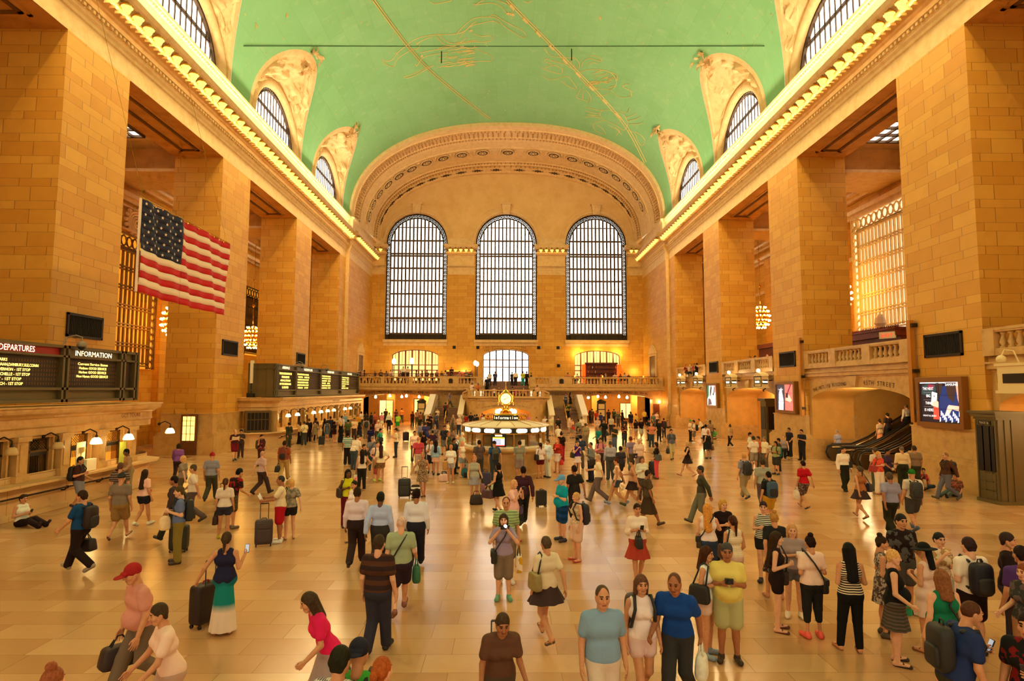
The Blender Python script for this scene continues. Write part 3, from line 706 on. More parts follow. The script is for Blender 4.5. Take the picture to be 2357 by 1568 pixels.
def counter(name,plan,y0,y1,X,n,label,lits,fy=0,gl=''):
    m=MB(); sweep(m,plan,CPROF,1); sweep(m,plan,HPROF,0)
    o=tag(m.build(name,[MARB,STONEW]),label,'ticket counter')
    # pilasters between the windows along the straight part
    p=MB(); wid=(y1-y0)/n
    for i in range(n+1):
        y=y0+i*wid; p.box(X-.6,y-.22,1.12,X+.06,y+.22,2.56); p.box(X-.6,y-.27,1.12,X+.11,y+.27,1.34); p.box(X-.6,y-.28,2.4,X+.12,y+.28,2.56); p.box(X-.6,y-.13,1.45,X+.09,y+.13,2.3)
        if i<n: p.box(X-.6,y+.24,2.46,X-.08,y+wid-.24,2.56); p.box(X-.62,y+.24,1.1,X-.02,y+wid-.24,1.14)
        for e in(.34,.42): 
            if i<n: p.box(X-.6,y+e,1.14,X-.1-.1*(e>.4),y+e+.08,2.48); p.box(X-.6,y+wid-e-.08,1.14,X-.1-.1*(e>.4),y+wid-e,2.48)
    p.build('pilaster_row',MARB,o)
    r=MB()
    for i in range(n):
        y=y0+(i+.5)*wid
    r.tube([(X+.26,y0+.3,.72),(X+.26,y1-.3,.72)],.03,6)
    for i in range(n+1): y=y0+.3+(y1-y0-.6)*i/n; r.tube([(X,y,.62),(X+.16,y,.62),(X+.26,y,.72)],.025,5); r.sphere((X+.26,y,.72),.05,6)
    r.build('bag_rail',BRONZE,o)
    for i in range(n):
        y=y0+(i+.5)*wid; lit=lits[i]; w=wid-1.0
        ord_=('first','second','third','fourth','fifth','sixth','seventh','eighth','ninth','tenth','eleventh','twelfth')[i]
        ticket_window((X-.05,y,1.13),w,f'{"lit" if lit else "dark"} caged ticket window, {ord_} along the {gl} from the near end',f'ticket windows of the {gl}',lit)
        if lit: lamp_light((X+.42,y+.05,2.0),9 if gl[0]=='n' else 6)
        lamp_bracket(f'{"lit" if lit else "unlit"} bracket lamp over the {ord_} ticket window of the {gl}',(X+.42,y+.05,2.2),lit,f'bracket lamps of the {gl}')
    return o
NX=-15.35
c1=counter('ticket_counter',[(NX,12.0),(NX,26.3),(NX-.25,26.9),(NX-.8,27.2),(NX-4,27.2)],13.85,25.25,NX,6,'near marble ticket counter below the departures board on the left',[0,0,0,0,1,1],gl='near left counter')
FX=-16.2
c2=counter('ticket_counter',[(-18.9,42.15),(-17.6,42.2),(-16.9,42.6),(FX,43.4),(FX,68.4)],43.35,66.75,FX,12,'far long marble ticket counter below the second departures board on the left',[1,1,0,1,1,1,1,0,1,1,0,0],gl='far left counter')
# windowed curved end of the far counter
o=thing('ticket_window',(-17.15,42.38,1.2),'wide dark window in the curved near end of the far left ticket counter','ticket window',rz=rad(-62))
m=MB(); m.box(-.02,-.75,0,.06,.75,1.3); m.build('back_panel',DARK,o); m=MB()
for (a,b,c,d) in((-.85,-.05,.85,.05),(-.85,1.25,.85,1.4),(-.85,0,-.72,1.3),(.72,0,.85,1.3)): m.box(-.1,a,b,.14,c,d)
for i in range(7): y=-.7+1.4*i/6; m.box(.07,y-.02,0,.1,y+.02,1.3)
m.box(.06,-.72,.75,.12,.72,.8); m.build('cage_frame',CAGE,o)
t=MB(); text(t,'GCT TOURS',(NX+.075,25.0,2.95),(0,1,0),(0,0,1),.2,1.25); t.build('carved_lettering',INK,c1)
t=MB(); text(t,'TIMES SQUARE',(FX+.075,58.,2.95),(0,1,0),(0,0,1),.22,2.6); t.build('carved_lettering',INK,c2)
# things on the near counter: posters
def standee(loc,rz,w,h,m_,label,fn=None,d=.02):
    o=thing('poster_card',loc,label,'poster',rz=rz); b=MB(); b.box(-w/2,-d/2,0,w/2,d/2,h); b.build('card',m_,o); 
    if fn: fn(o,w,h)
    return o
def goblet(o,w,h):
    m=MB(); m.lathe([(.09,.0),(.02,.02),(.02,.12),(.12,.2),(.13,.34)],(0,-.02,h*.5),12); m.build('printed_emblem',GOLDP,o); t=MB()
    for i in range(3): t.box(-w*.3,-.016,h*.4-i*.06,w*.3,-.012,h*.4-i*.06+.02)
    t.build('printed_lines',INK,o)
PAPER=plain('paper',(246,236,208),.6); GREENP=plain('green_card',(120,180,140),.6); LIMEP=plain('lime_card',(170,180,70),.6)
yq=onX(187,1070,NX)[1]
standee((NX+.12,22.1,1.13),rad(100),.62,1.05,PAPER,'tall cream poster with a cup emblem leaning in the first lit near window',goblet)
standee((NX+.2,22.0,1.13),rad(90),.34,.48,GREENP,'small mint green leaflet standing before the cream poster')
standee((NX+.24,22.45,1.13),rad(88),.5,.42,PAPER,'stack of white leaflets standing on the near counter ledge',d=.12)
standee((NX+.05,24.6,1.13),rad(90),.4,.85,LIMEP,'lime and yellow tour poster in the second lit near window')
# ---- departure boards
LAMEL=plain('split_flap_dark',(44,30,16),.6); LAM2=plain('split_flap_slot',(88,58,30),.6)
def board(name,X,y0,y1,z0,z1,panels,label,depth=.75):
    o=thing(name,(X,(y0+y1)/2,z0),label,'departure board'); H=z1-z0; cy=(y0+y1)/2
    m=MB(); m.box(-depth,y0-cy,0,-.12,y1-cy,H); m.build('casing',OLIVE,o)
    f=MB(); ys=[p[0] for p in panels]+[panels[-1][1]]
    for y in ys:
        for e in(-.11,.11): f.box(-.14,y-cy+e-.05,0,.05,y-cy+e+.05,H)
    for z,t in((0,.1),(.42,.09),(H-.42,.07),(H-.1,.1)): f.box(-.14,y0-cy,z,.05,y1-cy,z+t)
    for i in range(4): f.box(-depth*(i/3)-.05*(i<3),y0-cy-.03,0,-depth*(i/3)+.02,y0-cy+.03,H)
    for z in(0,.42,H-.42,H-.1): f.box(-depth,y0-cy-.03,z,0,y0-cy+.03,z+.08)
    f.build('frame',OLIVE,o)
    for a,b,kind,head,lines in panels:
        a+=.2;b-=.2; w=b-a; pm=MB()
        hm={'red':RED,'blue':plain('blue_enamel',(34,44,84),.4),'green':plain('green_enamel',(40,72,40),.4)}.get(kind,OLIVE)
        pm.box(-.13,a-cy,H-.36,-.08,b-cy,H-.1,0); pm.box(-.13,a-cy,.5,-.11,b-cy,H-.44,1)
        nr=len(lines); zt=H-.52; dz=(H-1.08)/max(1,nr)
        pr=pm.build('display_panel',[hm,LAMEL],o)
        sl=MB(); 
        for i in range(nr):
            z=zt-dz*(i+.8); n=int(w/.12)
            for k in range(n): sl.box(-.112,a-cy+.06+k*.12,z,-.1,a-cy+.06+k*.12+.08,z+dz*.6)
        sl.build('flap_slots',LAM2,pr)  # character slots of the split-flap rows, one block each
        if isinstance(head,tuple):
            t=MB(); q0,q1=[onX(x,798,X)[1]-cy for x in head[1:]]; text(t,head[0],(-.075,(q0+q1)/2,H-.31),(0,1,0),(0,0,1),.27,q1-q0); t.build('heading_letters',LETW,pr)
        elif head: t=MB(); text(t,head,(-.075,(a+b)/2-cy,H-.32),(0,1,0),(0,0,1),.27,min(w*.72,len(head)*.19)); t.build('heading_letters',LETW,pr)
        t=MB()
        for i,L in enumerate(lines):
            if isinstance(L,tuple):
                q1=onX(L[1],850,X)[1]-cy; L2=len(L[0])*dz*.5; text(t,L[0],(-.09,q1-L2/2,zt-dz*(i+.86)),(0,1,0),(0,0,1),dz*.85,L2); continue
            if L: al,tx=(L[0],L[1:]); 
            else: continue
            L2=min(w*.93,len(tx)*dz*.5); z=zt-dz*(i+.86)
            yc=(a+b)/2-cy if al=='c' else a-cy+.05+L2/2
            text(t,tx,(-.09,yc,z),(0,1,0),(0,0,1),dz*.85,L2)
        if t.n: t.build('amber_lettering',LEDY,pr)
    return o
BX=NX-.1; B0=onX(0,783,BX)[1]
ydiv=onX(153,790,BX)[1]; yinf=onX(284,806,BX)[1]; yend=onX(315,812,BX)[1]
nb=board('departure_board',BX,ydiv-7.0,yend,3.62,5.6,[(ydiv-7.0,ydiv,'red',('DEPARTURES',4,86),[('REMARKS',22),('DOVER PLNS-CANAAN,DANBURY,SLE,CONN',94),('STAMFORD-MT VERNON - 1ST STOP',76),('NEW ROCHELLE - 1ST STOP',76),('125TH ST - 1ST STOP',57),('GREENWICH - 1ST STOP',61)]),
 (ydiv,yinf,'','INFORMATION',['cCurrent Service Status','cHudson: GOOD SERVICE','cHarlem: GOOD SERVICE','cNew Haven: GOOD SERVICE','','']),(yinf,yend,'','',[])],'near olive departures and information board on top of the left counter')
FXB=FX-.05
yA=43.2; yy=[onX(x,880,FXB)[1] for x in(637,681,738,785,825)]
fb=board('departure_board',FXB,yy[0]-.3,yy[4],3.55,5.9,[(yy[0],yy[1],'','ARRIVALS',['cTRACK INFORMATION TO','cPOUGHKEEPSIE','cAND ALL STATIONS','cON THE HUDSON LINE','cIS UPDATED']),
 (yy[1],yy[2],'blue','HUDSON LINE',['lTIME TRK DESTINATION  REMARKS','l825  11 BEACON      HARLEM 125','l830  17 CROTON NORTH 1ST STOP','l842  35 POUGHKEEPSIE YONKERS','l855  24 CROTON NORTH 1ST STOP','l907  19 BEACON      1ST STOP']),
 (yy[2],yy[3],'blue','HARLEM LINE',['lTIME TRK DESTINATION  REMARKS','l828  12 NORTH WHITE  1ST STOP','l834  21 SOUTHEAST    125TH ST','l848  37 WASSAIC      CHANGE','l852  13 NORTH WHITE  1ST STOP','l910  22 CRESTWOOD    1ST STOP']),
 (yy[3],yy[4],'green','NEW HAVEN',['lTIME TRK DESTINATION  REMARKS','l826  14 STAMFORD     1ST STOP','l837  18 NEW HAVEN    STAMFORD','l845  26 NEW CANAAN   1ST STOP','l850  16 HARRISON','l904  28 NEW HAVEN    CHANGE'])],'far olive departures board with four panels on top of the long left counter',1.9)
def dome_camera(loc,label,s=1):
    o=thing('security_camera',loc,label,'camera','dome cameras on brackets'); m=MB(); m.tube([(-.5,-.2,.0),(-.45,0,.42),(-.2,.1,.5),(0,.12,.42),(0,.12,.26)],.025,6); m.box(-.6,-.3,-.1,-.4,-.1,.1); m.build('bracket',plain('camera_grey',(140,126,104),.5),o,False)
    m=MB(); m.lathe([(.05,.28),(.14,.24),(.17,.12),(.15,.08)],(0,.12,0),10); m.build('housing',MATS['camera_grey'],o,True); m=MB(); m.sphere((0,.12,.07),.11,8); m.build('dome',BLACK,o,True)
dome_camera((NX+.15,ydiv+.3,5.5),'dome camera on a curved arm above the near departures board')
dome_camera((FX+.2,yy[1]+.5,5.75),'dome camera on the far board beside its first blue heading')
dome_camera((FX+.2,yy[2]+.8,5.75),'dome camera on the far board beside its second blue heading')
# ---- flag
def flag():
    fx=-13.; y0,y1,z0,z1=21.2,27.95,7.5,10.85; o=thing('national_flag',(fx,(y0+y1)/2,z0),'large stars and stripes flag hanging above the left counter','flag')
    red=plain('flag_red',(206,10,28),.7); wh=plain('flag_white',(252,226,206),.7); bl=plain('flag_blue',(24,26,64),.7)
    cy=(y0+y1)/2; nu=60; 
    def pt(u,v): # u along fly 0..1, v up 0..1
        return (.07*sin(u*18+v*2)*(1-.4*v)+.05*sin(u*41+v*5),y0-cy+(y1-y0)*u+.02*sin(v*9),(z1-z0)*v-.05*sin(PI*u)*(1-v))
    m=MB(); s=13
    for k in range(s):
        v0,v1=k/s,(k+1)/s; 
        P=[[pt(i/nu,v) for v in(v0,(v0+v1)/2,v1)] for i in range(nu+1)]
        for i0,i1,mi in((0,24,2 if k>=6 else (0 if k%2==0 else 1)),(24,nu,0 if k%2==0 else 1)): m.grid(P[i0:i1+1],mi)
    me=m.build('stripes_field',[red,wh,bl],o,True); sd_=me.modifiers.new('s','SOLIDIFY'); sd_.thickness=.02; sd_.offset=0
    st=MB()
    for r in range(9):
        n=6 if r%2==0 else 5
        for c in range(n):
            u=.4*((c+.5+(0 if n==6 else .5))/6); v=6/13+7/13*((r+.6)/9.2)
            p=[pt(u+(.0105 if k%2==0 else .0042)*sin(k*PI/5),v+(.0215 if k%2==0 else .0086)*cos(k*PI/5)) for k in range(10)]
            pc=pt(u,v)
            st.add([(a+.03,b,c_) for a,b,c_ in [pc]+p],[(0,k+1,(k+1)%10+1) for k in range(10)])
    st.build('stars',wh,o)
    r=MB(); r.tube([(0,y0-cy-.1,z1-z0+.04),(0,y1-cy+.1,z1-z0+.04)],.025,6)
    for u in(.02,.98): r.tube([(0,y0-cy+(y1-y0)*u,z1-z0+.04),(-2.5,y0-cy+(y1-y0)*u,12.2)],.006,4)
    for i in range(16): r.tube([(0,y0-cy+(y1-y0)*i/15,z1-z0+.04),(0,y0-cy+(y1-y0)*i/15,z1-z0-.06)],.02,4)
    r.build('hanging_rod',GOLD,o); h=MB(); h.box(-.03,y0-cy-.07,0,.03,y0-cy,z1-z0); h.build('hoist_band',wh,o)
flag()
# ---- information booth
def booth():
    C=(0.,30.5,0.); o=thing('information_booth',C,'round marble and brass information booth in the middle of the floor','booth')
    m=MB(); m.lathe([(2.12,0),(2.12,.12),(2.02,.16),(2.02,1.08),(2.06,1.12),(2.14,1.16),(2.2,1.22),(2.2,1.3),(2.02,1.32),(1.6,1.32)],(0,0,0),48); m.build('marble_counter',MARB,o,True,sharp=30)
    m=MB(); m.lathe([(2.06,1.33),(2.06,1.42),(2.0,1.43)],(0,0,0),48); m.build('leaflet_ledge',plain('leaflets',(246,226,206),.6,noise=.3,nscale=30),o)
    gl=MB(); gl.lathe([(1.9,1.33),(1.9,2.04)],(0,0,0),32,cap=False)
    gm,t=newmat('booth_glass'); t.b.inputs['Base Color'].default_value=(.55,.4,.18,1); t.b.inputs['Roughness'].default_value=.08; t.b.inputs['Alpha'].default_value=.35
    gl.build('glass',gm,o,True)
    inn=MB(); inn.lathe([(1.2,0),(1.2,2.0)],(0,0,0),24); inn.build('inner_drum',plain('brass_wall',(150,100,36),.4,.6),o,True)
    fr=MB(); n=16
    for i in range(n): a=2*PI*(i+.5)/n; fr.obox((1.93*cos(a),1.93*sin(a),1.7),(.04*cos(a),.04*sin(a),0),(-.03*sin(a),.03*cos(a),0),(0,0,.38))
    fr.lathe([(1.98,1.33),(1.98,1.4),(1.9,1.4)],(0,0,0),48); fr.lathe([(1.9,2.0),(2.0,2.0),(2.0,2.05),(1.95,2.06)],(0,0,0),48); fr.build('brass_frame',BRASS,o)
    sg=MB(); sg.lathe([(1.96,2.05),(1.98,2.06),(1.98,2.3),(1.96,2.31)],(0,0,0),48); sg.build('sign_band',BLACK,o)
    for i in range(n):
        a=2*PI*i/n; k=MB(); u=np.array([-sin(a),cos(a),0]); r=np.array([cos(a),sin(a),0])
        for w,z0,z1 in((.26,2.11,2.23),(.2,2.08,2.26)): k.obox(r*1.985+np.array([0,0,(z0+z1)/2]),u*w,r*.015,(0,0,(z1-z0)/2))
        k.build('lit_sign',BULBW,o)
    rf=MB(); 
    rf.lathe([(2.16,2.31),(2.18,2.36),(2.1,2.42),(1.0,2.6),(.6,2.6)],(0,0,0),48); rf.build('canopy_roof',WHITEM,o,True,sharp=30)
    rb=MB()
    for i in range(n): a=2*PI*(i+.5)/n; rb.bar((2.12*cos(a),2.12*sin(a),2.42),(1.0*cos(a),1.0*sin(a),2.61),.04,.03)
    rb.build('roof_ribs',MARB,o)
    rl=MB(); 
    for z in(2.62,2.86): rl.tube([(1.0*cos(a),1.0*sin(a),z) for a in np.linspace(0,2*PI,33)[:-1]],.03,6,closed=True)
    for i in range(40): a=2*PI*i/40; rl.tube([(1.0*cos(a),1.0*sin(a),2.62),(1.05*cos(a+.04),1.05*sin(a+.04),2.74),(1.0*cos(a),1.0*sin(a),2.86)],.018,4)
    rl.build('gallery_rail',GOLD,o)
    t=MB(); 
    for i,ch in enumerate('Information'): 
        a=-PI/2+(i-5)*.105; text(t,ch,(1.09*cos(a),1.09*sin(a),2.68),(-sin(a),cos(a),0),(0,0,1),.2)
    t.build('information_letters',LETW,o); t=MB(); t.lathe([(1.06,2.63),(1.06,2.86)],(0,0,0),32,cap=False,a0=-PI/2-.62,a1=-PI/2+.62); t.build('letter_band',BLACK,o)
    tp=MB(); tp.lathe([(.75,2.86),(.78,2.9),(.6,2.94),(.3,3.0),(.16,3.1),(.12,3.24),(.2,3.3)],(0,0,0),24); tp.build('lamp_table',GOLD,o,True)
    for i in range(4):
        a=PI/4+i*PI/2+.5; 
    for x,y in((-.41,-.3),(.43,-.3),(-.3,.45),(.3,.45)): g=MB(); g.sphere((x,y,3.02),.115,10); g.build('lamp_globe',BULBW,o,True); st=MB(); st.lathe([(.05,2.86),(.03,2.92)],(x,y,0),8); st.build('lamp_stem',GOLD,o)
    # four-faced clock
    ck=thing('brass_clock',(C[0],C[1],3.25),'four-faced glowing brass clock on top of the information booth','clock'); body=MB(); body.lathe([(.1,0),(.2,.04),(.12,.08),(.2,.12),(.33,.24),(.36,.4),(.33,.55),(.24,.67),(.16,.72),(.12,.78),(.05,.84),(.03,.9)],(0,0,0),24); body.sphere((0,0,.95),.06,8); body.build('clock_case',GOLD,ck,True)
    sp=MB(); sp.lathe([(.02,.98),(.012,1.3),(.004,1.4)],(0,0,0),8); sp.build('spire',WHITEM,ck)
    OPAL=plain('opal_clock_glass',(255,236,160),.3,emit=(255,226,120),es=2.6)
    for i in range(4):
        a=i*PI/2-PI/2; r=np.array([cos(a),sin(a),0]); u=np.array([-sin(a),cos(a),0]); z=np.array([0,0,1]); c=r*.36+z*.4
        f=MB(); f.add([c+r*.02+.27*(cos(q)*u+sin(q)*z) for q in np.linspace(0,2*PI,29)[:-1]],[tuple(range(28))]); ff=f.build('clock_face',OPAL,ck)
        b=MB(); b.tube([c+r*.02+.29*(cos(q)*u+sin(q)*z) for q in np.linspace(0,2*PI,29)[:-1]],.035,6,closed=True); b.build('bezel',GOLD,ff,True)
        h=MB(); h.bar(c+r*.035,c+r*.035+.13*(-.9*u-.4*z),.03,.01,r); h.bar(c+r*.035,c+r*.035+.2*(.93*u+.36*z),.02,.01,r)
        for k in range(12): q=k*PI/6; h.bar(c+r*.03+.22*(cos(q)*u+sin(q)*z),c+r*.03+.25*(cos(q)*u+sin(q)*z),.014,.006,r)
        h.build('hands_and_marks',plain('clock_black',(40,26,6),.5),ff)
        for q in(PI/4,3*PI/4): pass
    # screens and notices in the windows
    S=[(-PI/2-.17,'arrivals screen showing a yellow and white timetable in the booth window')]
    a=S[0][0]; r=np.array([cos(a),sin(a),0]); u=np.array([-sin(a),cos(a),0]); z=np.array([0,0,1]); sc=thing('arrivals_screen',(C[0]+1.96*r[0],C[1]+1.96*r[1],1.42),S[0][1],'screen')
    b=MB(); b.obox(z*.31,u*.36,r*.03,z*.31); b.build('screen_case',BLACK,sc)
    for z0,z1,w0,w1,col in((.06,.11,-.27,.29,(200,60,40)),(.11,.4,-.27,.29,(214,220,246)),(.4,.46,-.27,.29,(250,220,40)),(.5,.57,-.16,.18,(240,220,200))):
        p=MB(); p.obox(r*.035+u*(w0+w1)/2+z*(z0+z1)/2,u*(w1-w0)/2,r*.004,z*(z1-z0)/2); p.build('screen_band',plain('scr_%d_%d'%(col[0],col[2]),col,.4,emit=col,es=1.2),sc)
    t=MB(); text(t,'ARRIVALS',r*.042+z*.515+u*.01,u,z,.06,.3)
    for i in range(4): t.obox(r*.041+u*(-.05)+z*(.34-i*.06),u*.18,r*.002,z*.012)
    t.build('screen_text',plain('screen_ink',(40,50,120),.5),sc)
    for a,lab in((-PI/2+.42,'white notice taped in the booth window right of the screen'),(-PI/2+1.0,'white and green notice in the booth window at the right'),(-PI/2-.72,'white notice in the booth window at the left')):
        r=np.array([cos(a),sin(a),0]); u=np.array([-sin(a),cos(a),0]); b=MB(); b.obox((0,0,.14),u*.1,r*.004,(0,0,.14)); q=b.build('notice',PAPER,None); q.location=(C[0]+1.99*r[0],C[1]+1.99*r[1],1.48); tag(q,lab,'notice')
booth()
# ================================================================ WEST BALCONY, STAIRS, PASSAGES
YB=71.0; ZF=4.55
def glow(loc,e,c=(1,.62,.2),r=.6,name='passage_lamp'):
    l=bpy.data.lights.new(name,'POINT'); l.energy=e; l.color=c; l.shadow_soft_size=r
    o=bpy.data.objects.new(name,l); COL.objects.link(o); o.location=loc; return o
OCH=plain('ochre_plaster',(224,168,84),.7,noise=.1,nscale=1.5)
# wall under the balcony
m=MB(); AX=[-12.65,12.95]; AR=4.2; AZ=2.95; ARI=.62
archwall(m,YB,-18.0,-4.75,0,4.0,AX[0],AR,0,AZ,0,rise=ARI); archwall(m,YB,4.75,18.35,0,4.0,AX[1],AR,0,AZ,0,rise=ARI)
m.add([(-4.75,YB,0),(4.75,YB,0),(4.75,YB,3.1),(-4.75,YB,3.1)],[(0,1,2,3)],0)
for cx in AX: archreveal(m,YB,YB+1.2,cx,AR,0,AZ,0,rise=ARI,sill=False)
struct(m.build('wall_west_lower',MARB),'marble wall with two wide flat arches under the west balcony','wall')
m=MB()
for cx in AX:
    m.add([(cx-.45,YB-.14,3.55),(cx+.45,YB-.14,3.55),(cx+.6,YB-.14,4.05),(cx-.6,YB-.14,4.05),(cx-.45,YB,3.55),(cx+.45,YB,3.55),(cx+.6,YB,4.05),(cx-.6,YB,4.05)],[(0,1,2,3),(0,4,5,1),(0,3,7,4),(1,5,6,2)])
def balslab(x0,x1):
    for d,z0,z1 in((.1,3.95,4.05),(.25,4.05,4.25),(.12,4.25,4.4),(.2,4.4,4.5)): m.box(x0,YB-.9-d,z0,x1,YB+.2,z1)
balslab(-18.0,-2.55); balslab(2.75,18.35)
m.box(-18.0,YB-.9,4.0,-2.55,YW,ZF); m.box(2.75,YB-.9,4.0,18.35,YW,ZF); m.box(-2.55,YB+3.5,4.0,2.75,YW,ZF)
struct(m.build('floor_balcony',[MARB]),'marble slab of the west balcony with its moulded edge','floor')
# lettering
for txt,cx,a0,a1,z in(('TICKET MACHINES',AX[0],2.52,1.78,0),('SUBWAY • 42ND ST',AX[0],1.36,.62,0),('TICKET MACHINES',AX[1],2.52,1.78,0),('TRACKS 31 TO 42',AX[1],1.36,.62,0)):
    pass
ltr=MB()
def arcrow(mb,txt,cx,y,x0,x1,zf,size):
    n=len(txt)
    for i,ch in enumerate(txt):
        if ch==' ': continue
        x=x0+(x1-x0)*i/(n-1); dz=(zf(x+.01)-zf(x-.01))/.02; L=math.hypot(1,dz)
        text(mb,ch,(x,y,zf(x)),(1/L,0,dz/L),(-dz/L,0,1/L),size)
def zarc(cx): return lambda x: AZ+ARI*math.sqrt(max(0,1-((x-cx)/(AR+.3))**2))+.16
for txt,cx,x0,x1 in(('TICKET MACHINES',AX[0],-3.75,-.75),('SUBWAY • 42ND ST',AX[0],.85,3.5),('TICKET MACHINES',AX[1],-3.6,-.7),('TRACKS 31 TO 42',AX[1],.8,3.6)): arcrow(ltr,txt,cx,YB-.02,cx+x0,cx+x1,zarc(cx),.42)
for cx in(-5.9,6.0): text(ltr,'WEST BALCONY',(cx,YB-.02,3.45),(1,0,0),(0,0,1),.3,2.6)
t=tag(ltr.build('carved_lettering',INK),'dark carved lettering on the marble wall above the two wide arches under the balcony','lettering')
# passages behind the arches
for k,cx in enumerate(AX):
    m=MB(); x0,x1=(-18.0,-4.9) if k==0 else (5.,18.35)
    m.add([(x0,YB+9,0),(x1,YB+9,0),(x1,YB+9,4),(x0,YB+9,4)],[(0,1,2,3)]); m.add([(x0,YB+1.2,0),(x0,YB+9,0),(x0,YB+9,4),(x0,YB+1.2,4)],[(0,1,2,3)]); m.add([(x1,YB+1.2,0),(x1,YB+9,0),(x1,YB+9,4),(x1,YB+1.2,4)],[(0,1,2,3)])
    m.add([(x0,YB+1.2,3.75),(x1,YB+1.2,3.75),(x1,YB+9,3.75),(x0,YB+9,3.75)],[(0,1,2,3)]); m.box(cx-2.2,YB+5,0,cx-1.3,YB+5.9,3.75); m.box(cx+2.6,YB+4,0,cx+3.3,YB+4.7,3.75)
    struct(m.build(f'wall_passage_{sd(2*k-1)}',OCH),f'ochre passage walls behind the {sd(2*k-1)} arch under the balcony','wall')
    for q in(-2.5,1.,3.4): glow((cx+q,YB+3.2,3.1),170)
    for j,q in enumerate((-3.,-1.6,-.4,.7,2.,3.2)):
        b=MB(); b.lathe([(.03,.35),(.14,.2),(.16,.05),(.08,-.02)],(0,0,0),8); tag(b.build('hanging_lamp',BULBW,loc=(cx+q,YB+2.2+j%3*1.6,3.05+.12*(j%2))),f'small glowing hanging lamp inside the {sd(2*k-1)} arch under the balcony','lamp',f'lamps in the {sd(2*k-1)} passage')
t=MB(); arcrow(t,'SUBWAY SHUTTLE LEXINGTON',AX[0]+.5,YB+2.4,AX[0]-1.6,AX[0]+3.4,lambda x:3.35,.26); arcrow(t,'WAITING ROOM',AX[1],YB+2.4,AX[1]-1.5,AX[1]+1.6,lambda x:3.3,.3); tag(t.build('hanging_lettering',plain('ochre_letters',(150,86,20),.6)),'ochre lettering spanning the passages under the balcony','lettering')
# passage fittings: kiosks and shop windows
def kiosk(loc,label,h=2.9,w=.95):
    o=thing('map_kiosk',loc,label,'kiosk'); m=MB(); m.box(-w/2,-.3,0,w/2,.3,h-.3); m.box(-w/2-.06,-.36,h-.3,w/2+.06,.36,h-.12); m.lathe([(w/2,h-.12),(.3,h),(.05,h+.1)],(0,0,0),4); m.build('casing',plain('kiosk_dark',(50,44,34),.5),o)
    p=MB(); p.box(-w*.38,-.32,1.0,w*.38,-.305,1.75); p.box(-w*.38,-.32,1.85,w*.38,-.305,h-.45); p.build('display',plain('kiosk_display',(150,100,40),.5,emit=(220,160,70),es=.4),o)
kiosk((-9.95,72.2,0),'tall dark map kiosk standing in the left arch under the balcony'); kiosk((14.3-.9-2.1,72.0,0),'tall dark map kiosk standing in the right arch under the balcony')
def shopfront(loc,w,h,label):
    o=thing('lit_shop_window',loc,label,'shop window'); m=MB(); m.box(-w/2,0,.6,w/2,.05,h); m.build('lit_glass',plain('shop_glow',(255,220,130),.4,emit=(255,206,110),es=1.8),o); f=MB()
    for a,b,c,d in((-w/2-.12,.3,-w/2,h+.12),(w/2,.3,w/2+.12,h+.12),(-w/2,h,w/2,h+.12),(-w/2,.3,w/2,.6),(-.04,.6,.04,h)): f.box(a,-.06,b,c,.06,d)
    f.build('frame',WOODB,o)
shopfront((-14.9,76,0),1.6,2.7,'lit shop window at the left inside the left arch under the balcony'); shopfront((-10.4,79.5,0),3.0,2.8,'wide bright shop window deep in the left arch under the balcony'); shopfront((15.1,76.5,0),1.3,2.4,'lit display window inside the right arch under the balcony')
s_=MB(); s_.box(-.35,-.03,0,.35,.03,1.6); tag(s_.build('notice_board',WOODR,loc=(17.6,70.95,.9)),'brown panel on the wall right of the right arch under the balcony','panel')
b=MB(); b.sphere((0,0,0),.16,8); tag(b.build('globe_lamp',BULBW,loc=(17.9,70.75,2.75)),'small round globe lamp on the wall right of the right arch','lamp'); glow((17.7,70.2,2.7),25,(1,.5,.12))
